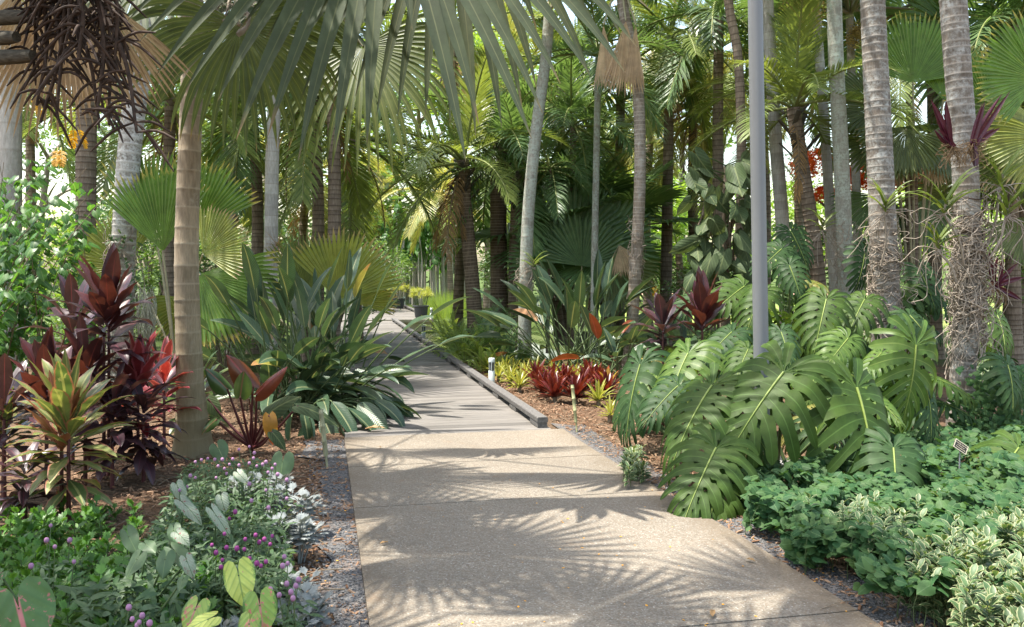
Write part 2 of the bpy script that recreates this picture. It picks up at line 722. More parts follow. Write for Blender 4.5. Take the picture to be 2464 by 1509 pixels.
def fan_part(parent, H, A, N, R, mats, frm=None, pr=0.016, sag=0.1, name='frond', **kw):
    mb = MB()
    fan(mb, H, A, N, R, **kw)
    if frm is not None:
        petiole(mb, frm, H, pr * 1.5, pr, sag, 6, 1)
    return mb.build(name, mats, parent)


def pinnate(mb, P, az, el, L, nl=48, ll=0.5, lw=0.035, droop=1.1, vee=0.35, lg=0.9, mat=0, rmat=1, rr=0.016, start=0.14, plume=0.0, ang=58, lrows=4, drop=0.0):
    """a feather frond that starts at P"""
    d = Vector((math.cos(az) * math.cos(el), math.sin(az) * math.cos(el), math.sin(el)))
    side = Vector((-math.sin(az), math.cos(az), 0))
    n = 22
    pts, ds = [], []
    p = Vector(P)
    for i in range(n + 1):
        pts.append(p.copy())
        ds.append(d.copy())
        p = p + d * L / n
        d = d + Vector((0, 0, -droop / n * (0.5 + 1.4 * i / n)))
        d.normalize()
    tube(mb, pts, [rr * (1 - 0.85 * i / n) + 0.002 for i in range(n + 1)], 5, rmat, cap=False)
    fr = rng.random()
    for sg in (-1, 1):
        for j in range(nl):
            t = start + (1 - start) * (j + U(-0.3, 0.3) + 0.5) / nl
            if rng.random() < drop:
                continue
            x = t * n
            i = min(int(x), n - 1)
            q = pts[i].lerp(pts[i + 1], x - i)
            dd = ds[i]
            nrm = side.cross(dd) * -1
            if nrm.z < 0 and abs(dd.z) < 0.9:
                nrm = -nrm
            a = RAD(ang - 26 * t + U(-5, 5))
            vv = vee + U(-plume, plume) * 1.2 + U(-0.08, 0.08)
            ld = dd * math.cos(a) + (side * sg * math.cos(vv) + nrm * math.sin(vv)) * math.sin(a)
            le = ll * (0.35 + 0.65 * math.sin(math.pi * min(1, (t - start) / (1 - start) * 0.82 + 0.16)) ** 0.8) * U(0.9, 1.08)
            blade(mb, q, ld, nrm, le, lw, lrows, 'leaflet', lg * U(0.7, 1.3), 1.0, 0.0, 2, mat, min(0.999, fr * 0.6 + U(0, 0.4)))


def trunk(parent, pts, r0, r1, mat, ring=0.12, amp=0.05, flare=0.25, name='trunk', k=16, jit=0.35, lump=0.03):
    mb = MB()
    ln = sum((Vector(pts[i + 1]) - Vector(pts[i])).length for i in range(len(pts) - 1))
    cs = spline(pts, 60)
    acc = [0.0]
    for i in range(60):
        acc.append(acc[-1] + (cs[i + 1] - cs[i]).length)
    T = acc[-1]

    def at(s):
        s = max(0, min(T, s))
        j = min(int(np.searchsorted(acc, s)), 60)
        j = max(1, j)
        q = (s - acc[j - 1]) / max(acc[j] - acc[j - 1], 1e-6)
        return cs[j - 1].lerp(cs[j], q)
    P, Rr, LF = [], [], []
    s = 0.0
    while s < T:
        st = ring * U(1 - jit, 1 + jit)
        rv = rng.random()
        for ph, bulge in ((0.0, 1.0), (0.07, 0.25), (0.35, 0.05), (0.75, 0.0), (0.94, 0.45)):
            ss = s + st * ph
            if ss > T:
                break
            f = ss / T
            P.append(at(ss))
            Rr.append((r0 + (r1 - r0) * f) * (1 + flare * math.exp(-ss / (r0 * 2.2 + 0.05))) * (1 + amp * bulge + U(-lump, lump) * 0.3))
            LF.append((1 - 2 * min(ph, 1 - ph), ss, rv))
        s += st
    tube(mb, P, Rr, k, 0, LF)
    return mb.build(name, mat, parent)


PINSETS = {}


def pinset(key, mats, **kw):
    if key not in PINSETS:
        out = []
        for el in (78, 60, 42, 22, 0, -25, -50):
            for q in range(2):
                mb = MB()
                pinnate(mb, (0, 0, 0), 0.0, RAD(el + U(-6, 6)), 1.0, **kw)
                out.append((el, mb.mesh('frond', mats)))
        PINSETS[key] = out
    return PINSETS[key]


FANSETS = {}


def fanset(key, mats, **kw):
    pet = kw.pop('pet', 0.7)
    if key not in FANSETS:
        out = []
        for el in (80, 58, 34, 10, -18, -45):
            for q in range(2):
                mb = MB()
                e = RAD(el + U(-6, 6))
                d = Vector((math.cos(e), 0, math.sin(e)))
                H = d * pet + Vector((0, 0, -0.08 * pet * (1 - abs(math.sin(e)))))
                e2 = e - RAD(18)
                A = Vector((math.cos(e2), 0, math.sin(e2)))
                N = Vector((-math.sin(e2), U(-0.3, 0.3), math.cos(e2)))
                fan(mb, H, A, N, 1.0, **kw)
                petiole(mb, (0, 0, 0), H, 0.022, 0.013, 0.04, 5, 1)
                out.append((el, mb.mesh('frond', mats)))
        FANSETS[key] = out
    return FANSETS[key]


def crown(parent, top, fset, n, L, e0=-50, e1=80, az0=None, pref=0.9, name='frond'):
    """n fronds around the top, from upright to hanging"""
    l = world_loc(parent)
    az = U(0, 6.28) if az0 is None else az0
    for i in range(n):
        f = (i + 0.5) / n
        el = e1 + (e0 - e1) * f ** pref
        c = min(fset, key=lambda q: abs(q[0] - el) + U(0, 6))
        az += 2.39996
        o = link(name, c[1], parent, Vector(top) - l + Vector((U(-0.03, 0.03), U(-0.03, 0.03), U(-0.12, 0.05) * L * 0.3)))
        o.rotation_euler = (U(-0.12, 0.12), U(-0.1, 0.1), az + U(-0.25, 0.25))
        s = L * U(0.86, 1.1)
        o.scale = (s, s, s)


def rosette(mb, c, n, L, Wd, e0=85, e1=5, g=0.6, prof='cord', h=0.0, fold=0.25, rows=7, mat=0, wav=0.12, cols=3, gexp=1.0, lvar=0.15, az=None, rad=0.015):
    """leaves spiralled round a stem: upright ones in the middle, spreading ones below"""
    az = U(0, 6.28) if az is None else az
    for i in range(n):
        f = i / max(1, n - 1)
        el = RAD(e0 + (e1 - e0) * f ** 0.8 + U(-9, 9))
        az += 2.39996 + U(-0.2, 0.2)
        o = Vector((math.cos(az), math.sin(az), 0))
        d = o * math.cos(el) + Vector((0, 0, math.sin(el)))
        nrm = Vector((0, 0, 1)) * math.cos(el) - o * math.sin(el)
        nrm = nrm + Vector((U(-0.2, 0.2), U(-0.2, 0.2), 0))
        p = Vector(c) + o * rad + Vector((0, 0, h * (1 - f)))
        ll = L * U(1 - lvar, 1 + lvar) * (0.72 + 0.28 * math.sin(math.pi * min(1, f * 0.8 + 0.25)))
        blade(mb, p, d, nrm, ll, Wd * U(0.85, 1.12), rows, prof, g * U(0.6, 1.4), gexp, fold, cols, mat, None, wav)

# ---------------------------------------------------------------- the materials
M['fan_grey'] = leafmat('grey green fan leaf', (0.060, 0.085, 0.038), (0.090, 0.115, 0.055), rib=(0.15, 0.17, 0.08), ribw=0.05, tip=(0.30, 0.20, 0.10), tip0=0.95, trans=0.20, rough=0.5, spec=0.35, warm=1.15)
M['fan_green'] = leafmat('olive fan leaf', (0.085, 0.12, 0.038), (0.125, 0.16, 0.05), rib=(0.22, 0.24, 0.08), ribw=0.06, tip=(0.32, 0.22, 0.10), tip0=0.93, trans=0.38, warm=1.3)
M['fan_bright'] = leafmat('bright green pleated fan leaf', (0.10, 0.20, 0.035), (0.15, 0.27, 0.045), rib=(0.25, 0.33, 0.09), ribw=0.10, tip=(0.42, 0.36, 0.10), tip0=0.86, trans=0.45, warm=1.3)
M['fan_yellow'] = leafmat('yellow green fan leaf', (0.20, 0.25, 0.045), (0.27, 0.29, 0.05), rib=(0.35, 0.36, 0.10), ribw=0.10, tip=(0.40, 0.30, 0.14), tip0=0.84, trans=0.45, warm=1.2)
M['fan_dark'] = leafmat('dark fan leaf', (0.055, 0.105, 0.040), (0.080, 0.140, 0.050), rib=(0.12, 0.17, 0.06), ribw=0.08, trans=0.3)
M['dead'] = leafmat('dry tan fan leaf', (0.40, 0.27, 0.16), (0.54, 0.40, 0.25), rib=(0.55, 0.42, 0.26), ribw=0.1, trans=0.25, rough=0.75, spec=0.15, warm=0.95)
M['feather_dark'] = leafmat('dark feather leaflet', (0.060, 0.110, 0.045), (0.095, 0.155, 0.060), trans=0.38, rough=0.35, spec=0.5)
M['feather_mid'] = leafmat('green feather leaflet', (0.115, 0.165, 0.045), (0.200, 0.245, 0.065), tip=(0.26, 0.22, 0.08), tip0=0.96, trans=0.36, rough=0.38)
M['feather_gold'] = leafmat('yellow green coconut leaflet', (0.20, 0.23, 0.06), (0.30, 0.29, 0.09), tip=(0.42, 0.32, 0.14), tip0=0.93, trans=0.42, rough=0.4)
M['feather_brown'] = leafmat('dry brown feather leaflet', (0.28, 0.17, 0.08), (0.38, 0.25, 0.12), trans=0.25, rough=0.7, spec=0.2, warm=1.0)
M['rachis_green'] = plainmat('green leaf stalk', (0.14, 0.17, 0.05), (0.22, 0.25, 0.08), 8, 0.5)
M['rachis_gold'] = plainmat('yellow leaf stalk', (0.42, 0.36, 0.09), (0.52, 0.44, 0.14), 8, 0.5)
M['rachis_brown'] = plainmat('brown leaf stalk', (0.16, 0.11, 0.06), (0.26, 0.19, 0.11), 8, 0.7)
M['petiole'] = plainmat('pale grey green leaf stalk', (0.24, 0.22, 0.13), (0.34, 0.32, 0.20), 9, 0.6)
M['stem_green'] = plainmat('soft green stem', (0.06, 0.095, 0.035), (0.10, 0.14, 0.055), 10, 0.5)
M['stem_maroon'] = plainmat('dark red stem', (0.06, 0.015, 0.018), (0.12, 0.03, 0.03), 10, 0.4, 0.5)
M['twig'] = plainmat('woody twig', (0.13, 0.10, 0.07), (0.24, 0.19, 0.13), 14, 0.85)
M['root'] = plainmat('dry aerial root', (0.20, 0.16, 0.12), (0.42, 0.36, 0.29), 14, 0.85)
M['dark_stalk'] = plainmat('dark dried fruit stalk', (0.018, 0.011, 0.008), (0.085, 0.052, 0.036), 22, 0.8)
M['boot'] = plainmat('weathered leaf base', (0.10, 0.085, 0.065), (0.30, 0.27, 0.21), 5, 0.9, 0.15, (2, 14, 14), 0.6)
M['fibre'] = plainmat('dry fibre', (0.14, 0.09, 0.05), (0.34, 0.24, 0.14), 8, 0.9, 0.1, (8, 8, 1.5), 0.6)

M['trunk_tan'] = trunkmat('smooth tan ringed palm trunk', (0.28, 0.22, 0.15), (0.41, 0.335, 0.235), (0.48, 0.41, 0.30), 0.84, lichen=(0.42, 0.38, 0.30), lich0=0.64, moss=(0.20, 0.175, 0.095))
M['trunk_grey'] = trunkmat('grey ringed palm trunk', (0.20, 0.17, 0.14), (0.36, 0.325, 0.28), (0.54, 0.51, 0.46), 0.66, lichen=(0.58, 0.57, 0.53), lich0=0.50)
M['trunk_right'] = trunkmat('grey brown palm trunk with white lichen', (0.15, 0.122, 0.095), (0.27, 0.23, 0.185), (0.42, 0.38, 0.325), 0.70, lichen=(0.50, 0.50, 0.46), lich0=0.52)
M['trunk_white'] = trunkmat('whitish smooth palm trunk', (0.38, 0.35, 0.30), (0.56, 0.53, 0.47), (0.30, 0.26, 0.20), 0.86, lichen=(0.36, 0.37, 0.30), lich0=0.60, mottle=0.45)
M['trunk_lichen'] = trunkmat('pale trunk with green grey lichen', (0.24, 0.225, 0.18), (0.42, 0.40, 0.34), (0.27, 0.24, 0.19), 0.88, lichen=(0.46, 0.50, 0.42), lich0=0.45, mottle=0.5)
M['trunk_brown'] = trunkmat('dark brown ringed trunk', (0.085, 0.06, 0.04), (0.19, 0.14, 0.095), (0.30, 0.24, 0.17), 0.70)
M['trunk_coco'] = trunkmat('brown grey coconut trunk', (0.14, 0.105, 0.075), (0.27, 0.215, 0.16), (0.09, 0.065, 0.045), 0.70)
M['trunk_fine'] = trunkmat('grey brown trunk with fine rings', (0.19, 0.15, 0.115), (0.34, 0.285, 0.225), (0.42, 0.37, 0.31), 0.72, lichen=(0.46, 0.45, 0.40), lich0=0.58)
M['trunk_tree'] = trunkmat('grey bark', (0.16, 0.13, 0.10), (0.30, 0.26, 0.21), (0.2, 0.17, 0.13), 0.95)

M['strelitzia'] = leafmat('blue green paddle leaf', (0.045, 0.092, 0.048), (0.080, 0.135, 0.068), rib=(0.30, 0.32, 0.16), ribw=0.055, tip=(0.34, 0.24, 0.10), tip0=0.975, trans=0.18, rough=0.36, spec=0.5, vein=0.35, vfreq=150, veincol=(0.12, 0.19, 0.10))
M['strelitzia_old'] = leafmat('yellowing paddle leaf', (0.30, 0.29, 0.06), (0.36, 0.28, 0.07), rib=(0.45, 0.40, 0.15), ribw=0.06, tip=(0.40, 0.22, 0.09), tip0=0.7, trans=0.25, vein=0.3, vfreq=150)
M['strelitzia_dry'] = leafmat('dry brown paddle leaf', (0.38, 0.22, 0.12), (0.46, 0.31, 0.18), trans=0.15, rough=0.8, spec=0.1)
M['monstera'] = leafmat('glossy split leaf', (0.050, 0.102, 0.018), (0.082, 0.142, 0.025), rib=(0.11, 0.20, 0.045), ribw=0.045, spot=(0.13, 0.11, 0.03), spot0=0.72, sscale=6.0, trans=0.30, rough=0.52, spec=0.2, warm=1.2)
M['monstera_light'] = leafmat('young yellow green split leaf', (0.085, 0.165, 0.03), (0.12, 0.20, 0.038), rib=(0.20, 0.28, 0.07), ribw=0.05, trans=0.36, rough=0.45, spec=0.3, warm=1.2)
M['monstera_dark'] = leafmat('blue green split leaf', (0.034, 0.084, 0.026), (0.056, 0.116, 0.034), rib=(0.08, 0.16, 0.055), ribw=0.045, trans=0.26, rough=0.54, spec=0.2, warm=1.15)
M['monstera_old'] = leafmat('yellowing old split leaf', (0.09, 0.125, 0.022), (0.16, 0.15, 0.03), rib=(0.2, 0.22, 0.06), ribw=0.045, spot=(0.16, 0.10, 0.04), spot0=0.56, sscale=4.0, trans=0.25, rough=0.5, spec=0.3)
M['midrib'] = plainmat('yellow leaf rib', (0.19, 0.27, 0.05), (0.28, 0.34, 0.08), 9, 0.45)
M['cord_maroon'] = leafmat('dark maroon strap leaf', (0.070, 0.022, 0.026), (0.135, 0.035, 0.038), rib=(0.20, 0.045, 0.05), ribw=0.03, trans=0.22, rough=0.36, spec=0.55, vein=0.2, vfreq=0.0, warm=1.5)
M['cord_purple'] = leafmat('purple brown strap leaf', (0.050, 0.028, 0.040), (0.095, 0.042, 0.052), rib=(0.24, 0.06, 0.09), ribw=0.03, trans=0.2, rough=0.36, spec=0.55, warm=1.3)
M['cord_red'] = leafmat('red strap leaf', (0.32, 0.030, 0.035), (0.11, 0.035, 0.045), edge=(0.42, 0.10, 0.13), edge0=0.6, trans=0.28, rough=0.36, spec=0.5)
M['cord_var'] = leafmat('yellow green strap leaf with pink edge', (0.24, 0.28, 0.09), (0.10, 0.16, 0.05), rib=(0.34, 0.35, 0.13), ribw=0.10, edge=(0.36, 0.15, 0.10), edge0=0.74, trans=0.28, rough=0.4, spot=(0.40, 0.40, 0.17), spot0=0.60, sscale=5.0)
M['cord_pink'] = leafmat('salmon strap leaf', (0.36, 0.22, 0.11), (0.30, 0.11, 0.06), rib=(0.30, 0.07, 0.06), ribw=0.06, edge=(0.42, 0.16, 0.13), edge0=0.65, trans=0.28, rough=0.4)
M['brom_red'] = leafmat('red rosette leaf', (0.30, 0.040, 0.028), (0.19, 0.030, 0.030), tip=(0.40, 0.12, 0.05), tip0=0.86, trans=0.22, rough=0.3, spec=0.55, spot=(0.36, 0.25, 0.07), spot0=0.66, sscale=10)
M['brom_yellow'] = leafmat('yellow rosette leaf', (0.40, 0.40, 0.06), (0.22, 0.28, 0.05), rib=(0.50, 0.48, 0.16), ribw=0.2, trans=0.3, rough=0.35)
M['brom_orange'] = leafmat('orange rosette leaf', (0.50, 0.22, 0.04), (0.38, 0.26, 0.05), tip=(0.50, 0.12, 0.05), tip0=0.8, trans=0.3, rough=0.4)
M['brom_purple'] = leafmat('spotted purple tube leaf', (0.11, 0.012, 0.035), (0.16, 0.02, 0.05), spot=(0.42, 0.25, 0.22), spot0=0.64, sscale=60, trans=0.12, rough=0.35, spec=0.5)
M['orchid'] = leafmat('yellow green strap orchid leaf', (0.13, 0.19, 0.04), (0.19, 0.25, 0.05), rib=(0.24, 0.30, 0.08), ribw=0.05, trans=0.3, rough=0.38)
M['philo_green'] = leafmat('dull green arrow leaf', (0.060, 0.095, 0.040), (0.095, 0.13, 0.055), rib=(0.17, 0.21, 0.09), ribw=0.05, trans=0.24, rough=0.6, spec=0.22, vein=0.3, vfreq=40, vslope=.4, tip=(0.22, 0.2, 0.08), tip0=0.97)
M['philo_red'] = leafmat('bronze arrow leaf', (0.20, 0.040, 0.018), (0.13, 0.045, 0.02), rib=(0.28, 0.06, 0.05), ribw=0.05, trans=0.24, rough=0.3, spec=0.55)
M['philo_dark'] = leafmat('dark green arrow leaf', (0.045, 0.085, 0.025), (0.075, 0.12, 0.03), rib=(0.20, 0.10, 0.06), ribw=0.05, trans=0.22, rough=0.3, spec=0.55)
M['cal_lime'] = leafmat('lime arrow leaf with pink blots', (0.40, 0.47, 0.10), (0.46, 0.50, 0.13), rib=(0.20, 0.28, 0.07), ribw=0.035, edge=(0.12, 0.22, 0.045), edge0=0.82, trans=0.3, rough=0.45, spot=(0.42, 0.14, 0.14), spot0=0.65, sscale=30, vein=0.5, vfreq=30, vslope=.45, veincol=(0.16, 0.26, 0.05))
M['cal_pink'] = leafmat('green arrow leaf splashed pink', (0.20, 0.32, 0.06), (0.28, 0.38, 0.08), rib=(0.40, 0.18, 0.14), ribw=0.05, edge=(0.08, 0.17, 0.035), edge0=0.78, trans=0.3, rough=0.45, spot=(0.48, 0.13, 0.13), spot0=0.56, sscale=38, vein=.4, vfreq=30, vslope=.45, veincol=(0.12, 0.22, 0.05))
M['cal_dark'] = leafmat('dark green arrow leaf splashed pink', (0.065, 0.135, 0.04), (0.085, 0.165, 0.045), rib=(0.42, 0.15, 0.15), ribw=0.05, trans=0.25, rough=0.45, spot=(0.36, 0.13, 0.12), spot0=0.585, sscale=32, vein=.4, vfreq=28, vslope=.45, veincol=(0.05, 0.12, 0.035))
M['cal_white'] = leafmat('white arrow leaf with red flecks', (0.44, 0.49, 0.38), (0.36, 0.42, 0.31), rib=(0.14, 0.22, 0.10), ribw=0.03, edge=(0.08, 0.17, 0.06), edge0=0.74, trans=0.25, rough=0.5, spot=(0.32, 0.05, 0.06), spot0=0.59, sscale=60, vein=0.35, vfreq=40, vslope=.5, veincol=(0.20, 0.28, 0.14))
M['cal_green'] = leafmat('plain grey green arrow leaf', (0.085, 0.155, 0.065), (0.12, 0.19, 0.085), rib=(0.16, 0.24, 0.10), ribw=0.03, trans=0.25, rough=0.5)
M['silver'] = leafmat('silver felted leaf', (0.50, 0.55, 0.53), (0.62, 0.66, 0.63), trans=0.15, rough=0.85, spec=0.1, warm=0.9)
M['lush'] = leafmat('fresh green lobed leaf', (0.075, 0.20, 0.030), (0.12, 0.27, 0.040), trans=0.35, rough=0.45, warm=1.15)
M['herb'] = leafmat('soft green herb leaf', (0.075, 0.145, 0.055), (0.11, 0.185, 0.075), trans=0.32, rough=0.55)
M['round_leaf'] = leafmat('round blue green leaf', (0.034, 0.105, 0.036), (0.088, 0.170, 0.052), rib=(0.11, 0.20, 0.08), ribw=0.04, trans=0.3, rough=0.6, spec=0.22)
M['cream_leaf'] = leafmat('green leaf with cream edge', (0.085, 0.165, 0.06), (0.125, 0.21, 0.08), edge=(0.46, 0.48, 0.26), edge0=0.66, trans=0.28, rough=0.5)
M['shrub_bright'] = leafmat('bright green heart leaf', (0.10, 0.25, 0.035), (0.06, 0.15, 0.045), rib=(0.2, 0.32, 0.1), ribw=0.04, trans=0.42, rough=0.4)
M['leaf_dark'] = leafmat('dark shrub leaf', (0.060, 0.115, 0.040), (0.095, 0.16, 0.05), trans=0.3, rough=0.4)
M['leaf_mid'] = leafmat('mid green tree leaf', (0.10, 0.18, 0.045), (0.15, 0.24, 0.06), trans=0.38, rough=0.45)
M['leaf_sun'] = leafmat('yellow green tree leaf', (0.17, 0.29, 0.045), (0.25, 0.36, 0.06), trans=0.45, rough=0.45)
M['fern'] = leafmat('yellow green fern leaflet', (0.19, 0.29, 0.06), (0.26, 0.34, 0.08), trans=0.35, rough=0.5)
M['fern_dark'] = leafmat('dark fern leaflet', (0.07, 0.15, 0.055), (0.11, 0.20, 0.07), trans=0.35, rough=0.4)
M['papyrus'] = leafmat('gold green papyrus ray', (0.38, 0.39, 0.06), (0.30, 0.34, 0.07), trans=0.45, rough=0.6)
M['reed'] = leafmat('bright grass blade', (0.24, 0.36, 0.06), (0.32, 0.40, 0.09), trans=0.4, rough=0.5)
M['poinciana'] = leafmat('orange red blossom', (0.85, 0.12, 0.025), (0.92, 0.24, 0.05), trans=0.45, rough=0.6, warm=1.0)
M['gold_spray'] = leafmat('straw gold flower spray', (0.46, 0.34, 0.12), (0.56, 0.43, 0.18), trans=0.3, rough=0.7, warm=1.0)
M['yellow_leaf'] = leafmat('yellow dying leaf', (0.72, 0.36, 0.02), (0.80, 0.46, 0.04), trans=0.4, rough=0.6, warm=1.0)
M['petal'] = leafmat('orange petal', (0.75, 0.30, 0.02), (0.80, 0.40, 0.03), trans=0.1, rough=0.7, warm=1.0)
M['flower_pink'] = leafmat('lilac pink globe flower', (0.33, 0.15, 0.28), (0.40, 0.21, 0.34), trans=0.1, rough=0.7, warm=1.0)
M['flower_purple'] = leafmat('magenta globe flower', (0.20, 0.02, 0.14), (0.28, 0.05, 0.20), trans=0.1, rough=0.7, warm=1.0)
M['moss_hang'] = plainmat('grey hanging moss', (0.30, 0.32, 0.25), (0.45, 0.46, 0.38), 20, 0.9)


def deckmat():
    m, t = newmat('weathered deck planks')
    k = NT(t)
    x, y, z = k.lf()
    co = k.n('TexCoord').outputs['Object']
    rot = k.n('Mapping')
    rot.inputs['Rotation'].default_value = (0, 0, -math.atan2(0.2135, 0.977))
    k.put(rot.inputs['Vector'], co)
    st = k.n('Mapping')
    st.inputs['Scale'].default_value = (1.6, 38, 38)
    k.put(st.inputs['Vector'], rot.outputs[0])
    g = k.noise(1.0, 6.0, 0.7, st.outputs[0])
    big = k.noise(1.3, 4.0, 0.6, co)
    col = k.mix(k.rng(g, 0.3, 0.7), (0.105, 0.096, 0.085), (0.205, 0.191, 0.172))
    col = k.mix(1.0, col, k.rng(z, 0, 1, 0.68, 1.18), 'MULTIPLY')
    col = k.mix(k.rng(big, 0.5, 0.75, 0, 0.45), col, (0.225, 0.21, 0.19))
    k.bsdf(col, 0.75, 0.25, g, 0.35, 0.004)
    return m


M['deck'] = deckmat()
M['rail_wood'] = plainmat('grey weathered rail timber', (0.065, 0.062, 0.058), (0.19, 0.182, 0.172), 3.0, 0.8, 0.25, (12, 12, 12), 0.5, 0.006)
M['fascia'] = plainmat('pale weathered deck edge', (0.20, 0.185, 0.14), (0.34, 0.32, 0.25), 3.0, 0.85)
M['dark_gap'] = plainmat('dark joint filler', (0.04, 0.036, 0.03), (0.07, 0.06, 0.05), 8)
M['bamboo'] = plainmat('pale green bamboo', (0.26, 0.27, 0.13), (0.42, 0.41, 0.22), 6, 0.5, 0.35, (10, 10, 1.5))
M['bamboo_old'] = plainmat('grey green old bamboo', (0.20, 0.20, 0.11), (0.36, 0.34, 0.21), 6, 0.6, 0.3, (14, 14, 2))
M['pole_paint'] = plainmat('grey painted steel', (0.165, 0.172, 0.178), (0.195, 0.202, 0.208), 2.0, 0.42, 0.45, (1, 1, 0.3), 0.02)
M['concrete_grey'] = plainmat('grey footing concrete', (0.25, 0.245, 0.235), (0.38, 0.37, 0.355), 9, 0.85)
M['light_body'] = plainmat('pale powder coated metal', (0.52, 0.58, 0.56), (0.60, 0.66, 0.64), 4, 0.5)
M['light_glass'] = plainmat('smoky lamp glass', (0.07, 0.08, 0.08), (0.12, 0.13, 0.13), 4, 0.12, 0.5)
M['pot'] = plainmat('charcoal plastic pot', (0.030, 0.033, 0.036), (0.060, 0.064, 0.068), 5, 0.55, 0.4, (6, 6, 1.2))
M['soil'] = plainmat('dark soil', (0.05, 0.035, 0.025), (0.11, 0.08, 0.055), 30, 0.95)
M['plaque_face'] = plainmat('dark bronze plaque face', (0.022, 0.019, 0.020), (0.040, 0.034, 0.034), 30, 0.5)
M['plaque_edge'] = plainmat('cream plaque border and lettering', (0.52, 0.46, 0.33), (0.60, 0.54, 0.40), 30, 0.6)
M['stake_metal'] = plainmat('thin grey steel stake', (0.25, 0.25, 0.25), (0.35, 0.35, 0.35), 10, 0.4)
M['chip_a'] = leafmat('mulch chip', (0.20, 0.105, 0.060), (0.40, 0.27, 0.175), trans=0.0, rough=0.9, spec=0.1)
M['gravel_a'] = leafmat('blue grey gravel stone', (0.10, 0.102, 0.106), (0.27, 0.27, 0.27), trans=0.0, rough=0.8, spec=0.25)


def groundmat():
    m, t = newmat('mulch and leaf litter ground')
    k = NT(t)
    co = k.coord('Object')
    v = k.n('TexVoronoi')
    v.inputs['Scale'].default_value = 34
    k.put(v.inputs['Vector'], k.coord('Object', (1.0, 2.2, 1)))
    n1 = k.noise(0.7, 5.0, 0.6, co)
    n2 = k.noise(45.0, 4.0, 0.7, co)
    sep = k.n('SeparateXYZ')
    k.put(sep.inputs[0], v.outputs['Color'])
    col = k.mix(sep.outputs[0], (0.070, 0.040, 0.025), (0.23, 0.145, 0.09))
    col = k.mix(k.rng(n2, 0.35, 0.7, 0, 0.6), col, (0.06, 0.04, 0.028))
    col = k.mix(k.rng(n1, 0.45, 0.7, 0, 0.45), col, (0.15, 0.13, 0.085))
    sy = k.n('SeparateXYZ')
    k.put(sy.inputs[0], co)
    far = k.rng(k.m('ADD', sy.outputs[1], k.m('MULTIPLY', k.m('SUBTRACT', n1, 0.5), 9.0)), 14.0, 17.0)
    gr = k.mix(k.noise(2.2, 5.0, 0.7, co), (0.045, 0.075, 0.022), (0.12, 0.165, 0.045))
    gr = k.mix(1.0, gr, k.rng(n2, 0.3, 0.7, 0.6, 1.25), 'MULTIPLY')
    col = k.mix(far, col, gr)
    k.bsdf(col, 0.95, 0.1, k.m('ADD', v.outputs['Distance'], n2), 0.8, 0.02)
    return m


def concretemat():
    m, t = newmat('exposed aggregate concrete')
    k = NT(t)
    co = k.coord('Object')
    v = k.n('TexVoronoi')
    v.inputs['Scale'].default_value = 115
    k.put(v.inputs['Vector'], co)
    sep = k.n('SeparateXYZ')
    k.put(sep.inputs[0], v.outputs['Color'])
    v2 = k.n('TexVoronoi')
    v2.inputs['Scale'].default_value = 95
    k.put(v2.inputs['Vector'], co)
    sep2 = k.n('SeparateXYZ')
    k.put(sep2.inputs[0], v2.outputs['Color'])
    n1 = k.noise(0.9, 5.0, 0.6, co)
    n2 = k.noise(7.0, 5.0, 0.65, co)
    col = k.mix(sep.outputs[0], (0.130, 0.110, 0.083), (0.243, 0.213, 0.168))
    col = k.mix(k.m('MULTIPLY', k.rng(sep2.outputs[1], 0.90, 0.93), k.rng(v2.outputs['Distance'], 0.5, 0.3)), col, (0.37, 0.35, 0.31))
    col = k.mix(k.m('MULTIPLY', k.rng(sep.outputs[2], 0.88, 0.90), 0.8), col, (0.16, 0.12, 0.085))
    col = k.mix(k.rng(n1, 0.35, 0.72, 0.0, 0.30), col, (0.20, 0.172, 0.135))
    col = k.mix(k.rng(n2, 0.56, 0.76, 0.0, 0.25), col, (0.17, 0.135, 0.10))
    st = k.noise(2.3, 4.0, 0.7, co, 0.5)
    sx = k.n('SeparateXYZ')
    k.put(sx.inputs[0], co)
    tt = k.m('ADD', k.m('MULTIPLY', sx.outputs[0], 0.977), k.m('MULTIPLY', sx.outputs[1], 0.2135))
    ed = k.m('ABSOLUTE', k.m('SUBTRACT', tt, 1.31))
    ed = k.m('ADD', ed, k.m('MULTIPLY', k.m('SUBTRACT', k.noise(5.0, 5.0, 0.7, co), 0.5), 0.55))
    col = k.mix(k.rng(ed, 0.86, 1.18, 0.0, 0.6), col, (0.125, 0.095, 0.062))
    wear = k.noise(0.55, 3.0, 0.5, co, 0.8)
    col = k.mix(1.0, col, k.rng(wear, 0.3, 0.7, 0.86, 1.12), 'MULTIPLY')
    col = k.mix(k.rng(st, 0.62, 0.74, 0.0, 0.4), col, (0.22, 0.135, 0.07))
    k.bsdf(col, 0.82, 0.25, k.m('ADD', v.outputs['Distance'], k.m('MULTIPLY', n2, 0.4)), 0.35, 0.004)
    return m


def gravelmat():
    m, t = newmat('fine blue grey gravel')
    k = NT(t)
    co = k.coord('Object')
    v = k.n('TexVoronoi')
    v.inputs['Scale'].default_value = 85
    k.put(v.inputs['Vector'], co)
    sep = k.n('SeparateXYZ')
    k.put(sep.inputs[0], v.outputs['Color'])
    col = k.mix(sep.outputs[0], (0.06, 0.06, 0.06), (0.185, 0.178, 0.17))
    n1 = k.noise(4.0, 4.0, 0.6, co)
    col = k.mix(k.rng(n1, 0.52, 0.72, 0, 0.7), col, (0.20, 0.12, 0.07))
    k.bsdf(col, 0.9, 0.2, v.outputs['Distance'], 0.9, 0.01)
    return m


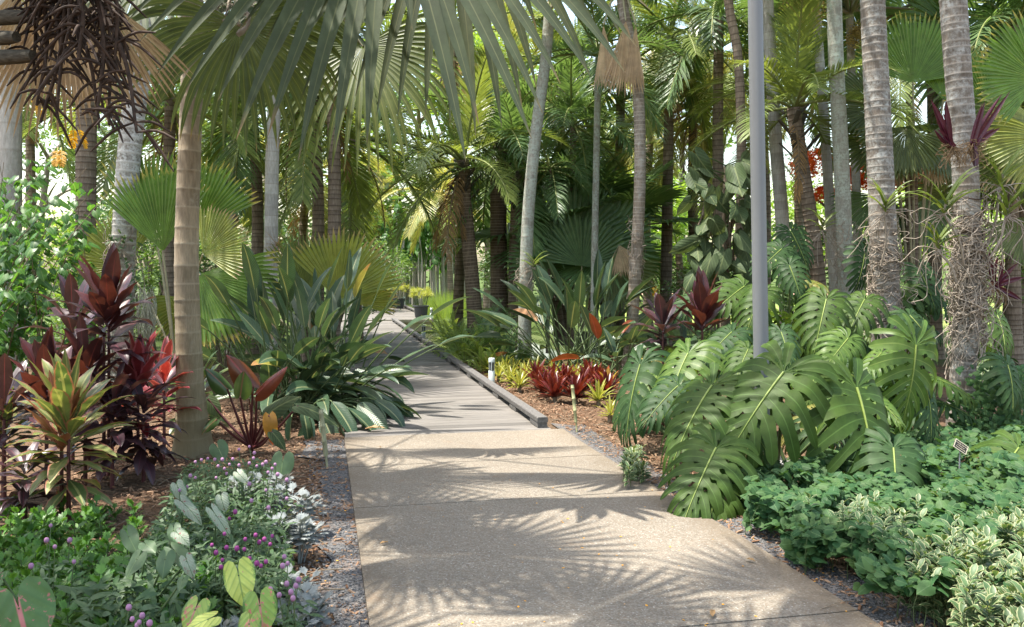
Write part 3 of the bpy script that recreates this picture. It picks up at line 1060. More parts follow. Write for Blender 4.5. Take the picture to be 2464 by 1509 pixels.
def lawnmat():
    m, t = newmat('mown lawn')
    k = NT(t)
    co = k.coord('Object')
    col = k.mix(k.noise(40.0, 4.0, 0.7, co), (0.11, 0.17, 0.035), (0.24, 0.31, 0.08))
    col = k.mix(k.rng(k.noise(0.5, 3.0, 0.6, co), 0.4, 0.7, 0, 0.5), col, (0.28, 0.30, 0.10))
    k.bsdf(col, 0.9, 0.1, k.noise(60.0, 3.0), 0.6, 0.03)
    return m


def watermat():
    m, t = newmat('still green pond water')
    k = NT(t)
    k.bsdf((0.10, 0.11, 0.055), 0.06, 0.5, k.noise(5.0, 3.0), 0.05, 0.02)
    return m


M['ground'] = groundmat()
M['concrete'] = concretemat()
M['gravel'] = gravelmat()
M['lawn'] = lawnmat()
M['water'] = watermat()
M['red_path'] = plainmat('red brown gravel walk', (0.30, 0.17, 0.11), (0.42, 0.27, 0.19), 20, 0.95)

# ---------------------------------------------------------------- the setting: ground, path, boardwalk, pond
S0 = 8.48            # where the boardwalk starts along the path


def in_pond(s, t):
    return 15.8 < s < 27.7 and 2.3 < t < 6.5


def sheet(name, poly, mat, z, kind='structure', thick=0.0):
    mb = MB()
    V = [(p[0], p[1], z) for p in poly]
    n = len(V)
    mb.add(V, [tuple(range(n))], [(0, 0, 0)] * n)
    if thick:
        Vb = [(p[0], p[1], z - thick) for p in poly]
        for i in range(n):
            j = (i + 1) % n
            mb.add([V[j], V[i], Vb[i], Vb[j]], [(0, 1, 2, 3)], [(0, 0, 0)] * 4)
    return tag(mb.build(name, mat, None, False), kind=kind)


# ground in the path's own axes: one sheet to the horizon, sunk where the pond lies
ss = sorted(set([-900, -300, -100, -40, -15, -5, 0, 2, 4, 6, 8, 10, 12, 14, 15.4, 16.0, 18, 20, 22, 24, 26, 27.4, 27.9, 30, 33, 36, 40, 46, 55, 70, 100, 200, 400, 1200]))
ts = sorted(set([-1200, -400, -150, -60, -30, -20, -14, -10, -7, -5, -3.5, -2, -1, 0, 1, 2.2, 2.45, 3, 4, 5, 6.2, 6.8, 8, 10, 13, 17, 22, 30, 45, 70, 150, 400, 1200]))
gm = MB()
V, LF = [], []
for s in ss:
    for t in ts:
        q = ST(s, t)
        V.append((q.x, q.y, -0.75 if in_pond(s, t) else -0.03))
        LF.append((0, 0, 0))
gm.add(V, gf(len(ss), len(ts)), LF)
tag(gm.build('ground', 'ground', None, False), kind='structure')
sheet('pond_water', [ST(15.6, 2.4), ST(15.6, 6.6), ST(27.8, 6.6), ST(27.8, 2.4)], 'water', -0.42)
sheet('lawn', [(3.0, 27), (15, 24), (24, 40), (22, 56), (3.5, 56)], 'lawn', -0.022)
sheet('gravel_walk', [(2.0, 57), (26, 57), (27, 61), (2.0, 61)], 'red_path', -0.018)

# concrete path: separate slabs with sawn joints; right edge swings out a little near the camera
mb = MB()
cuts = [-2.5, 1.05, 2.35, 3.65, 5.94, 7.19, S0 - 0.004]


def redge(s):
    return 2.42 + 0.05 * math.sin((s - 2.5) * 0.9)


for a, b in zip(cuts[:-1], cuts[1:]):
    a2, b2 = a + 0.006, b - 0.006
    n = 6
    for i in range(n):
        sa, sb = a2 + (b2 - a2) * i / n, a2 + (b2 - a2) * (i + 1) / n
        tl, tr0, tr1 = 0.21, redge(sa), redge(sb)
        V = [ST(sa, tl), ST(sa, tr0), ST(sb, tr1), ST(sb, tl)]
        mb.add([tuple(q) for q in V], [(0, 1, 2, 3)], [(0, 0, 0)] * 4)
        for (p, q) in ((V[1], V[2]), (V[3], V[0])):
            mb.add([tuple(p), tuple(p - Vector((0, 0, .06))), tuple(q - Vector((0, 0, .06))), tuple(q)], [(0, 1, 2, 3)], [(0, 0, 0)] * 4)
    for s_, sg in ((a2, 1), (b2, -1)):
        p, q = ST(s_, 0.21), ST(s_, redge(s_))
        mb.add([tuple(p), tuple(q), tuple(q - Vector((0, 0, .06))), tuple(p - Vector((0, 0, .06)))], [(0, 1, 2, 3)], [(0, 0, 0)] * 4)
tag(mb.build('concrete_path', 'concrete', None, False), kind='structure')
sheet('path_joint_bed', [ST(-2.5, 0.24), ST(-2.5, 2.36), ST(S0 - 0.02, 2.36), ST(S0 - 0.02, 0.24)], 'dark_gap', -0.012)
sheet('gravel_strip_left', [ST(S0 - .02, 0.209)] + [ST(S0 - .02 - i * .22, 0.0 + .055 * math.sin(i * 1.7) + U(-.04, .04) - (.16 if i < 4 else 0)) for i in range(48)] + [ST(-2.5, 0.209)], 'gravel', -0.016)
sheet('gravel_strip_right', [ST(-2.5, 2.34), ST(-2.5, 2.78), ST(4, 2.76), ST(6.2, 2.62), ST(8.6, 2.66), ST(8.9, 2.36)], 'gravel', -0.016)

# boardwalk: planks laid across, joists below
mb = MB()
s = S0
while s < 27.5:
    dz = U(-0.002, 0.002)
    a = ST(s, 0.22 + U(-0.004, 0.004), -0.035 + dz)
    bbox(mb, a, RV * 2.04, DV * 0.1315, Vector((0, 0, 0.035)), 0.004)
    s += 0.1405
for t in (0.3, 1.25, 2.15):
    box(mb, ST(S0 + 0.02, t, -0.16), DV * 18.9, RV * 0.06, Vector((0, 0, 0.118)), 0, 0.1)
box(mb, ST(15.4, 2.262, -0.34), DV * 12.2, RV * 0.03, Vector((0, 0, 0.30)), 1, 0.5)
tag(mb.build('boardwalk', ['deck', 'fascia'], None, False), kind='structure')
mb = MB()
s = 27.64
while s < 41:
    bbox(mb, ST(s, 0.2 + U(-0.01, 0.01), 0.0), RV * 3.25, DV * 0.134, Vector((0, 0, 0.04)), 0.004)
    s += 0.1405
box(mb, ST(27.66, 0.0, -0.36), RV * 3.43, DV * 0.05, Vector((0, 0, 0.30)), 1, 0.5)
box(mb, ST(27.58, 0.0, -0.055), RV * 3.47, DV * 0.05, Vector((0, 0, 0.085)), 1, 0.8)
tag(mb.build('boardwalk_landing', ['deck', 'fascia'], None, False), kind='structure')


def kerb(name, label, s0, s1, t0, z, step, group):
    t = thing(name, label, 'kerb rail', ST(s0, t0, z), group)
    s = s0
    while s < s1 - 0.5:
        L = min(2.6, s1 - s)
        mb = MB()
        bbox(mb, ST(s, t0, z + 0.052), DV * (L - 0.008), RV * 0.11, Vector((0, 0, 0.058)), 0.008)
        mb.build('rail', 'rail_wood', t, False)
        s += L
    s = s0 + 0.0
    while s < s1 - 0.3:
        mb = MB()
        bbox(mb, ST(s + 0.005, t0 + 0.004, z + 0.001), DV * 0.34, RV * 0.10, Vector((0, 0, 0.051)), 0.005)
        mb.build('block', 'rail_wood', t, False)
        s += step
    return t


kerb('kerb_rail', 'long grey timber kerb rail on blocks along the boardwalk', S0 + 0.06, 27.4, 2.13, 0.0, 1.02, 'timber kerb rails')
kerb('kerb_rail', 'dark timber kerb rail on the far landing behind the plant pots', 29.2, 40.5, 3.30, 0.04, 1.3, 'timber kerb rails')


def bollard(label, p, h=0.33, r=0.045):
    t = thing('bollard_light', label, 'bollard light', p, 'short path lights')
    mb = MB()
    lathe(mb, p, [(r, -0.04), (r, h * 0.50), (r * 0.96, h * 0.505), (0, h * 0.505)], 18)
    mb.build('body', 'light_body', t)
    mb = MB()
    lathe(mb, p, [(r * 0.8, h * 0.507), (r * 0.8, h * 0.84)], 18)
    mb.build('lamp_glass', 'light_glass', t)
    mb = MB()
    for i in range(3):
        a = i * 2.094 + 0.5
        tube(mb, [Vector(p) + Vector((math.cos(a) * r * 0.9, math.sin(a) * r * 0.9, h * q)) for q in (0.505, 0.842)], 0.006, 5)
    mb.build('cage', 'light_body', t)
    mb = MB()
    lathe(mb, p, [(r, h * 0.842), (r, h * 0.97), (r * 0.85, h), (0, h)], 18)
    lathe(mb, p, [(0, h * 0.842), (r, h * 0.842)], 18)
    mb.build('cap', 'light_body', t)


bollard('pale bollard light with glass window beside the boardwalk kerb near the yellow rosettes', ST(12.05, 2.34, 0.0), 0.36, 0.045)
bollard('pale post light at the kerb in front of the pond gap', ST(20.2, 2.31, 0.0), 0.34, 0.05)
bollard('white post light at the right end of the landing edge', ST(28.0, 3.46, 0.04), 0.34, 0.05)
bollard('white post light at the left of the landing beside dry leaves', ST(27.2, 0.40, 0.0), 0.62, 0.06)
bollard('farthest white post light right of the rear plant pot', ST(37.6, 3.46, 0.04), 0.42, 0.05)


def planter(label, plabel, p, r, h, n):
    t = thing('plant_pot', label, 'plant pot', p, 'charcoal pots on the landing')
    mb = MB()
    lathe(mb, p, [(0, 0.002), (r * 0.76, 0.002), (r * 0.80, 0.03), (r * 0.94, h * 0.86)], 24)
    mb.build('pot_wall', 'pot', t)
    mb = MB()
    lathe(mb, p, [(r * 0.94, h * 0.861), (r * 1.05, h * 0.87), (r * 1.08, h * 0.92), (r * 1.05, h * 0.985), (r * 0.95, h), (r * 0.9, h * 0.97), (r * 0.9, h * 0.86)], 24)
    mb.build('rim', 'pot', t)
    mb = MB()
    lathe(mb, p, [(r * 0.9, h * 0.9), (0, h * 0.93)], 20)
    mb.build('soil', 'soil', t)
    g = thing('papyrus_plant', plabel, 'papyrus', Vector(p) + Vector((0, 0, h * 0.92)), 'papyrus in pots')
    ms, mr = MB(), MB()
    for i in range(n):
        a, rr_ = U(0, 6.28), r * 0.8 * math.sqrt(rng.random())
        b = Vector(p) + Vector((math.cos(a) * rr_, math.sin(a) * rr_, h * 0.92))
        hh = U(0.28, 0.56)
        e = b + Vector((math.cos(a) * U(0.02, 0.24), math.sin(a) * U(0.02, 0.24), hh))
        tube(ms, spline([b, b.lerp(e, 0.5) + Vector((0, 0, 0.03)), e], 4), 0.004, 3, cap=False)
        for j in range(26):
            az, el = U(0, 6.28), RAD(U(-25, 80))
            blade(mr, e, (math.cos(az) * math.cos(el), math.sin(az) * math.cos(el), math.sin(el)), (0.2, -0.5, 1), U(0.10, 0.18), 0.011, 2, 'strap', 0.6, 1, 0, 2)
    ms.build('stem', 'stem_green', g)
    mr.build('rays', 'papyrus', g)


planter('charcoal plastic pot standing at the front edge of the landing', 'gold green tufted papyrus growing in the nearer charcoal pot', Vector(((1013 - CX) / F * 28.7, 28.7, 0.04)), 0.25, 0.40, 46)
planter('charcoal plastic pot standing farther back on the deck', 'gold green tufted papyrus growing in the rear charcoal pot', Vector(((960 - CX) / F * 35.3, 35.3, 0.04)), 0.24, 0.42, 46)

# grey lamp pole
pb = Vector(((1836 - CX) / F * 7.1, 7.1, 0))
t = thing('lamp_pole', 'tall smooth grey metal pole on a concrete footing among split leaves', 'pole', pb)
mb = MB()
pt = W(1808, -560, 7.1)
tube(mb, [pb + Vector((0, 0, -0.05)), pb.lerp(pt, 0.5), pt], [0.062, 0.060, 0.058], 28, lf=None)
mb.build('shaft', 'pole_paint', t)
mb = MB()
lathe(mb, pb, [(0.0, -0.05), (0.24, -0.05), (0.22, 0.045), (0.205, 0.06), (0.0, 0.065)], 28)
mb.build('footing', 'concrete_grey', t)
mb = MB()
lathe(mb, pb + Vector((0, 0, 0.066)), [(0.105, 0.0), (0.105, 0.018), (0.066, 0.022)], 24)
mb.build('flange', 'pole_paint', t)


def bamboo(label, a, b, r, mat):
    a, b = Vector(a), Vector(b)
    t = thing('bamboo_stake', label, 'stake', a, 'bamboo stakes')
    d = b - a
    mb = MB()
    ks = [0.0, 0.3, 0.31, 0.32, 0.62, 0.63, 0.64, 0.90, 0.91, 0.92, 1.0]
    tube(mb, [a + d * (0.18 + 0.82 * q) for q in ks], [r * (1.22 if q in (0.31, 0.63, 0.91) else 1.0) for q in ks], 14)
    mb.build('cane', mat, t)
    mb = MB()
    tube(mb, [a - d * 0.03, a + d * 0.2], r * 0.5, 8)
    mb.build('pin', mat, t)


bamboo('grey green bamboo stake leaning in the gravel left of the path', G(787, 1122), W(772, 985, 7.15), 0.019, 'bamboo_old')
bamboo('pale bamboo stake upright in the mulch beside red rosettes', G(1388, 1036), W(1377, 926, 8.75), 0.017, 'bamboo')

# plaque on a thin stake
pc = W(2312, 1075, 6.25)
t = thing('plant_plaque', 'small tilted dark plaque with cream border in the ground cover by the palm', 'plaque', Vector((pc.x, pc.y + 0.03, 0)))
ux = (W(2352, 1094, 7.4) - W(2310, 1060, 7.4)).normalized()
ux = Vector((0.83, 0.05, -0.55)).normalized()
uy = Vector((0.47, 0.38, 0.78))
uy = (uy - ux * uy.dot(ux)).normalized()
un = ux.cross(uy).normalized()
pw, ph = 0.112, 0.067
mb = MB()
box(mb, pc - ux * pw / 2 - uy * ph / 2 - un * 0.006, ux * pw, uy * ph, un * 0.006)
mb.build('plate', 'plaque_face', t, False)
mb = MB()
bw = 0.005
for (o, a, b) in ((pc - ux * pw / 2 - uy * ph / 2, ux * pw, uy * bw), (pc - ux * pw / 2 + uy * (ph / 2 - bw), ux * pw, uy * bw),
                  (pc - ux * pw / 2 - uy * (ph / 2 - bw), ux * bw, uy * (ph - 2 * bw)), (pc + ux * (pw / 2 - bw) - uy * (ph / 2 - bw), ux * bw, uy * (ph - 2 * bw))):
    box(mb, o + un * 0.0005, a, b, un * 0.002)
mb.build('border', 'plaque_edge', t, False)
for txt, off, sz in (('Donated By Their Friends', 0.016, 0.0118), ('In Memory of', 0.001, 0.0108), ('The Garden Lady', -0.014, 0.0118)):
    cu = bpy.data.curves.new('lettering', 'FONT')
    cu.body = txt
    cu.size = sz
    cu.align_x = 'CENTER'
    cu.align_y = 'CENTER'
    cu.extrude = 0.0006
    cu.materials.append(M['plaque_edge'])
    tmp = bpy.data.objects.new('lettering_curve', cu)
    C.objects.link(tmp)
    bpy.context.view_layer.update()
    lm = bpy.data.meshes.new_from_object(tmp.evaluated_get(bpy.context.evaluated_depsgraph_get()))
    bpy.data.objects.remove(tmp)
    bpy.data.curves.remove(cu)
    o = bpy.data.objects.new('lettering', lm)
    C.objects.link(o)
    o.parent = t
    mm = Matrix((ux, uy, un)).transposed().to_4x4()
    mm.translation = pc + uy * off + un * 0.0012 - world_loc(t)
    o.matrix_basis = mm
mb = MB()
tube(mb, [Vector((pc.x, pc.y + 0.03, -0.02)), pc - un * 0.008], 0.005, 6)
mb.build('stake', 'stake_metal', t)

# ---------------------------------------------------------------- palms
P_DARK = pinset('dark', ['feather_dark', 'rachis_green'], nl=52, ll=0.27, lw=0.016, droop=1.25, vee=0.3, lg=1.1, rr=0.012, plume=0.35)
P_MID = pinset('mid', ['feather_mid', 'rachis_green'], nl=54, ll=0.25, lw=0.0145, droop=1.15, vee=0.25, lg=1.0, rr=0.012)
P_GOLD = pinset('gold', ['feather_gold', 'rachis_gold'], nl=56, ll=0.24, lw=0.0135, droop=1.35, vee=0.1, lg=1.5, rr=0.013)
F_DARK = fanset('dark', ['fan_dark', 'petiole'], span=140, nseg=36, split=0.5, droop=0.9, rows=6, pet=0.8)
F_GREEN = fanset('green', ['fan_green', 'petiole'], span=150, nseg=38, split=0.45, droop=1.2, rows=7, pet=0.8)
F_BRIGHT = fanset('bright', ['fan_bright', 'petiole'], span=115, nseg=36, split=0.72, droop=0.5, rows=7, pet=0.9, pleat=0.7)
P_DEAD = pinset('dead', ['feather_brown', 'rachis_brown'], nl=34, ll=0.22, lw=0.016, droop=1.6, vee=0.0, lg=2.2, rr=0.012, drop=0.2)


def palm(label, cat, pts, r0, r1, tmat, fset=None, n=12, L=1.8, ring=0.12, amp=0.05, flare=0.25, group=None, name='palm_tree', e0=-45, e1=80, dead=0, stub=0, boots=0, k=14):
    pts = [Vector(p) for p in pts]
    t = thing(name, label, cat, (pts[0].x, pts[0].y, 0), group)
    trunk(t, pts, r0, r1, tmat, ring, amp, flare, k=k)
    top = pts[-1]
    if fset:
        crown(t, top, fset, n, L, e0, e1)
    if dead:
        for i in range(dead):
            el = -60
            c = P_DEAD[-1 - (i % 2)]
            o = link('dead_frond', c[1], t, top - world_loc(t) + Vector((0, 0, -0.1)))
            o.rotation_euler = (U(-.1, .1), U(0.0, 0.35), U(0, 6.28))
            s = L * U(0.6, 0.85)
            o.scale = (s, s, s)
    if boots:
        mb = MB()
        d = (pts[-1] - pts[-2]).normalized()
        for i in range(boots):
            f = i / boots
            p = top - d * (0.1 + 0.9 * f * 0.8)
            a = i * 2.4
            o = Vector((math.cos(a), math.sin(a), 0))
            bbox(mb, p + o * r1 * 0.7 - Vector((0, 0, 0.05)), (o * 0.7 + Vector((0, 0, 0.75))) * U(0.22, 0.42), o.cross(Vector((0, 0, 1))) * 0.07, (o * -0.75 + Vector((0, 0, 0.7))) * 0.025, 0.005)
        mb.build('leaf_bases', 'boot', t)
    return t


# --- the ringed tan fan palm at the left, whose fronds hang into the top of the view
tA = thing('fan_palm', 'fan palm with smooth tan ringed trunk and huge fans hanging over the view', 'palm tree', (-2.78, 7.6, 0))
trunk(tA, [G(466, 1085) + Vector((0, 0, -0.03)), W(456, 880, 7.6), W(449, 600, 7.6), W(462, 180, 7.6), W(462, -200, 7.6), W(458, -420, 7.6)], 0.112, 0.078, 'trunk_tan', 0.155, 0.026, 0.75, k=26, jit=0.32, lump=.06)
topA = W(458, -420, 7.6)
fan_part(tA, W(930, -350, 6.0), W(1010, 440, 5.6) - W(930, -350, 6.0), (0.05, -1, 0.30), 2.25, ['fan_grey', 'petiole'], topA, 0.011, 0.05,
         span=150, nseg=52, split=0.44, droop=0.6, gexp=1.2, wid=1.12, pleat=0.30, cup=0.12, side=0.86, rows=12, dmg=0.06)
fan_part(tA, W(1075, -330, 6.7), W(1140, 430, 6.4) - W(1075, -330, 6.7), (-0.12, -1, 0.25), 2.15, ['fan_grey', 'petiole'], topA, 0.011, 0.05,
         span=150, nseg=52, split=0.44, droop=0.75, gexp=1.2, wid=1.0, pleat=0.35, cup=0.14, side=0.86, rows=12, dmg=0.06)
fan_part(tA, W(578, 60, 6.8), W(640, 330, 6.7) - W(578, 60, 6.8), (-0.05, -0.42, 0.9), 1.05, ['fan_green', 'petiole'], topA, 0.010, 0.04,
         span=128, nseg=42, split=0.5, droop=1.9, gexp=1.1, pleat=0.4, cup=0.16, side=0.85, rows=10)
fan_part(tA, W(872, 112, 7.7), W(800, 420, 7.3) - W(872, 112, 7.7), (0.15, -0.75, 0.6), 1.25, ['fan_green', 'petiole'], topA, 0.010, 0.05,
         span=135, nseg=44, split=0.42, droop=1.9, gexp=1.1, pleat=0.4, cup=0.14, side=0.85, rows=10)
fan_part(tA, W(345, -70, 8.3), W(420, 140, 8.0) - W(345, -70, 8.3), (-0.1, -0.9, 0.4), 1.15, ['fan_grey', 'petiole'], topA, 0.010, 0.04,
         span=150, nseg=42, split=0.45, droop=1.2, pleat=0.4, cup=0.14, rows=9)
fan_part(tA, W(690, -30, 8.6), W(700, 200, 8.5) - W(690, -30, 8.6), (0.1, -0.8, 0.5), 1.2, ['fan_grey', 'petiole'], topA, 0.010, 0.04,
         span=150, nseg=42, split=0.45, droop=1.3, pleat=0.4, cup=0.14, rows=9)
fan_part(tA, W(300, -300, 6.8), (-0.5, -0.4, -0.25), (-0.3, -0.5, 0.8), 1.3, ['fan_grey', 'petiole'], topA, 0.010, 0.04, span=150, nseg=42, split=0.45, droop=1.2, rows=9)
fan_part(tA, W(330, -700, 6.6), (-0.2, -0.7, 0.4), (0.1, 0.3, 0.9), 1.3, ['fan_grey', 'petiole'], topA, 0.010, 0.04, span=150, nseg=42, split=0.45, droop=1.0, rows=9)
mb = MB()
for (px, d0) in ((500, 0.1), (545, 0.0), (570, -0.1), (590, 0.05)):
    a = W(px - 20, 10, 6.9)
    tube(mb, spline([topA, W(px, -120, 7.2), a, W(px + U(-60, 30), 62, 6.8)], 14), [0.012 + 0.005 * math.sin(i) for i in range(15)], 6)
for i in range(60):
    a = W(U(430, 600), U(10, 60), 6.9)
    tube(mb, spline([a, a + Vector((U(-.1, .1), U(-.05, .05), U(-.08, .08))), a + Vector((U(-.18, .18), U(-.1, .1), U(-.16, .02)))], 5), 0.0025, 3)
tube(mb, spline([W(500, 40, 6.8), W(540, 50, 6.75), W(592, 30, 6.7), W(596, 60, 6.65), W(572, 84, 6.6)], 18), [0.012, 0.016, 0.013, 0.018] * 4 + [0.022, 0.026, 0.020], 7)
mb.build('old_flower_stalks', 'root', tA)

# --- the palm just outside the left edge: leaf bases, dry fans and a mass of dark fruit stalks
b0 = Vector((-3.25, 4.75, 0))
tL = thing('old_palm', 'palm at the upper left edge with dry tan fans and dark fruit stalks', 'palm tree', b0)
trunk(tL, [b0, b0 + Vector((0.03, 0, 1.7)), b0 + Vector((0.10, 0.05, 3.5)), b0 + Vector((0.12, 0.1, 4.6))], 0.20, 0.20, 'trunk_brown', 0.08, 0.06, 0.2)
for (px, py, L_) in ((20, 45, 0.42), (-15, 95, 0.26), (25, 140, 0.34)):
    mb = MB()
    e = W(px + 55, py - 6, 4.45)
    s_ = W(px - 150, py + 14, 4.65)
    tube(mb, spline([s_, s_.lerp(e, 0.5) + Vector((0, 0, 0.01)), e], 8), [0.046, 0.044, 0.042, 0.040, 0.040, 0.041, 0.040, 0.038, 0.030], 7)
    mb.build('leaf_base', 'boot', tL)
for (hx, hy, tx, ty, D, R, sp) in ((150, -40, 160, 320, 5.6, 1.0, 38), (70, -60, 100, 200, 5.8, 0.75, 50), (230, -20, 310, 240, 5.9, 0.85, 36)):
    fan_part(tL, W(hx, hy, D), W(tx, ty, D) - W(hx, hy, D), (U(-.2, .2), -1, 0.1), R, ['dead', 'petiole'], Vector((b0.x + .1, b0.y, 4.2)), 0.018, 0.08, name='dead_frond',
             span=sp, nseg=26, split=0.6, droop=0.25, pleat=0.9, cup=0.05, rows=8)
topL = Vector((b0.x + .12, b0.y + .1, 4.55))
for (hx, hy, hz, ax, ay, az, R) in ((-1.95, 4.75, 4.45, .7, -.1, -.35, 1.05), (-2.2, 5.5, 4.6, .7, .5, -.2, 1.0), (-2.35, 3.4, 4.5, .6, -.8, -.3, 1.05), (-1.75, 4.8, 5.0, .9, .1, .2, 1.0), (-3.9, 4.0, 4.8, -.6, -.6, .1, 1.0), (-3.6, 5.8, 4.9, -.3, .9, .1, 1.0), (-3.0, 3.4, 5.0, .1, -.9, .4, 1.0)):
    fan_part(tL, (hx, hy, hz), (ax, ay, az), (-.2 * ax, -.2 * ay, 1), R, ['fan_grey', 'petiole'], topL, 0.010, 0.05, span=150, nseg=40, split=0.45, droop=0.9, rows=8)
mb = MB()
for q in range(16):
    a0 = W(U(-140, 140), U(-330, -120), U(4.2, 4.7))
    a3 = W(U(60, 345), U(60, 320), U(4.2, 4.6))
    a1 = a0.lerp(a3, 0.35) + Vector((0.1, 0, 0.16))
    a2 = a0.lerp(a3, 0.75) + Vector((0.10, 0, 0.12))
    sp = spline([a0, a1, a2, a3], 24)
    tube(mb, sp, [0.018 - 0.011 * i / 24 for i in range(25)], 6)
    for j in range(30):
        p = sp[rng.randint(5, 24)]
        d = Vector((U(-1, 1), U(-0.5, 0.5), U(-1.0, 0.35)))
        L_ = U(0.10, 0.30)
        c = spline([p, p + d * L_ * 0.5 + Vector((0, 0, 0.015)), p + d * L_ + Vector((0, 0, -0.10 * L_))], 6)
        tube(mb, c, [0.004, 0.006, 0.0075, 0.0075, 0.0075, 0.0065, 0.003], 5)
mb.build('fruit_stalks', 'dark_stalk', tL)

# --- a fan palm beside and behind the camera; only its shade on the path is in the picture
tS = thing('fan_palm', 'fan palm beside the viewer, above the picture, shading the path', 'palm tree', (-2.5, 3.3, 0))
trunk(tS, [(-2.5, 3.3, -0.03), (-2.5, 3.3, 2.4), (-2.4, 3.4, 5.0)], 0.12, 0.10, 'trunk_tan', 0.15, 0.04)
for (hx, hy, hz, ax, ay, az, R) in ((-1.2, 3.9, 4.9, .7, .5, -.3, 1.0), (-.7, 3.2, 5.0, .9, .1, -.2, 1.05), (-1.3, 2.5, 5.0, .6, -.8, -.2, 1.0), (-3.3, 2.6, 5.0, -.5, -.8, -.1, 1.0), (-3.6, 3.8, 5.1, -.9, .3, -.1, 1.0), (-.3, 4.2, 5.5, .8, .5, .1, .95)):
    fan_part(tS, (hx, hy, hz), (ax, ay, az), (-.2 * ax, -.2 * ay, 1), R, ['fan_grey', 'petiole'], (-2.4, 3.4, 5.0), 0.010, 0.05, span=150, nseg=40, split=0.45, droop=0.9, rows=8)
# --- right hand trunks
palm('stout grey ringed palm with lichen, left of the pair at the right', 'palm tree',
     [W(2134, 975, 10.3), W(2130, 700, 10.3), W(2118, 400, 10.3), W(2104, 100, 10.3), W(2092, -180, 10.3), W(2085, -480, 10.3)], 0.165, 0.126, 'trunk_right', P_MID, 5, 2.2, 0.098, 0.022, 0.12, e0=0, k=24)
palm('nearest grey ringed palm at the right, root tangle and purple bromeliad on its trunk', 'palm tree',
     [W(2306, 1055, 8.4), W(2318, 880, 8.4), W(2332, 700, 8.4), W(2322, 400, 8.4), W(2300, 100, 8.4), W(2284, -180, 8.4), W(2270, -560, 8.4)], 0.112, 0.128, 'trunk_right', P_MID, 5, 2.2, 0.085, 0.020, 0.12, e0=5, k=26)
palm('straight pale trunk with grey green lichen just left of the two stout ringed palms', 'palm tree',
     [W(2042, 920, 12.5), W(2036, 700, 12.5), W(2026, 420, 12.5), W(2010, 100, 12.5), W(2003, -250, 12.5)], 0.115, 0.102, 'trunk_lichen', F_DARK, 5, 1.5, 0.16, 0.015, 0.2, e0=0)
palm('slim whitish speckled trunk below a straw gold flower spray', 'palm tree',
     [W(2018, 880, 14), W(2000, 560, 14), W(1984, 300, 14), W(1968, 80, 14), W(1962, -60, 14)], 0.085, 0.07, 'trunk_white', F_DARK, 6, 1.4, 0.10, 0.03, e0=20)
palm('coconut palm with brown ringed leaning trunk and leafy head right of the grey pole', 'palm tree',
     [G(1990, 907), W(1962, 610, 13), W(1938, 450, 13), W(1914, 300, 13), W(1908, 255, 13)], 0.115, 0.10, 'trunk_coco', P_MID, 18, 1.9, 0.085, 0.06, e0=-25, dead=1, boots=10)
palm('slender grey brown trunk bending left, rising out of the climbing arrow leaf vine', 'palm tree',
     [W(1775, 900, 13), W(1780, 600, 13), W(1784, 390, 13), W(1777, 150, 13), W(1755, 20, 13), W(1742, -120, 13)], 0.078, 0.064, 'trunk_coco', P_DARK, 7, 2.0, 0.09, 0.02, e0=10)
t7 = palm('slender finely ringed trunk with a dry tan fan hanging against its top', 'palm tree',
          [W(1512, 889, 14), W(1526, 700, 14), W(1540, 420, 14), W(1532, 180, 14), W(1500, 20, 14), W(1490, -120, 14)], 0.098, 0.088, 'trunk_fine', F_GREEN, 7, 1.1, 0.075, 0.02, e0=10)
for (hx, hy, tx, ty, R, sp) in ((1506, 50, 1500, 220, 1.18, 19), (1452, 60, 1462, 215, 1.05, 13), (1530, 60, 1524, 200, 1.0, 11)):
    fan_part(t7, W(hx, hy, 13.8), W(tx, ty, 13.75) - W(hx, hy, 13.8), (0.1, -1, 0.1), R, ['dead', 'petiole'], W(1492, -60, 14), 0.015, 0.0, name='dead_frond',
             span=sp, nseg=16, split=0.75, droop=0.1, pleat=1.0, cup=0.0, rows=7)
palm('pale lichen covered trunk leaning right beside the dark trunks by the boardwalk', 'palm tree',
     [W(1262, 873, 15), W(1264, 700, 15), W(1272, 500, 15), W(1292, 300, 15), W(1312, 150, 15), W(1322, 30, 15)], 0.115, 0.095, 'trunk_lichen', F_GREEN, 8, 1.1, 0.14, 0.015, e0=10, dead=0)
palm('dark brown trunk nearest the boardwalk, its feather crown browning', 'palm tree',
     [W(1148, 847, 17), W(1138, 700, 17), W(1122, 520, 17), W(1114, 385, 17)], 0.155, 0.125, 'trunk_brown', P_MID, 12, 2.4, 0.06, 0.03, e0=-30, boots=14, dead=3)
palm('thick straight dark trunk, middle one of the three beside the boardwalk', 'palm tree',
     [W(1202, 836, 18), W(1200, 600, 18), W(1198, 340, 18)], 0.185, 0.165, 'trunk_brown', P_DARK, 12, 2.4, 0.06, 0.03, e0=-35, boots=12)
palm('dark trunk with brown fibrous leaf bases at its top behind the pale leaning trunk', 'palm tree',
     [W(1238, 841, 17.5), W(1240, 640, 17.5), W(1247, 420, 17.5)], 0.14, 0.13, 'trunk_brown', P_DARK, 11, 2.1, 0.07, 0.04, e0=-30, boots=18)
palm('thin smooth grey bamboo like trunk in front of the dark thicket', 'palm tree',
     [W(1428, 860, 16), W(1431, 600, 16), W(1436, 330, 16), W(1440, 130, 16)], 0.066, 0.058, 'trunk_lichen', P_DARK, 12, 1.9, 0.2, 0.03, e0=-20)
palm('thin brown grey trunk in the dark thicket left of the bamboo like trunk', 'palm tree',
     [W(1372, 836, 18), W(1376, 560, 18), W(1380, 300, 18)], 0.075, 0.066, 'trunk_coco', P_DARK, 15, 2.2, 0.16, 0.03, e0=-40)
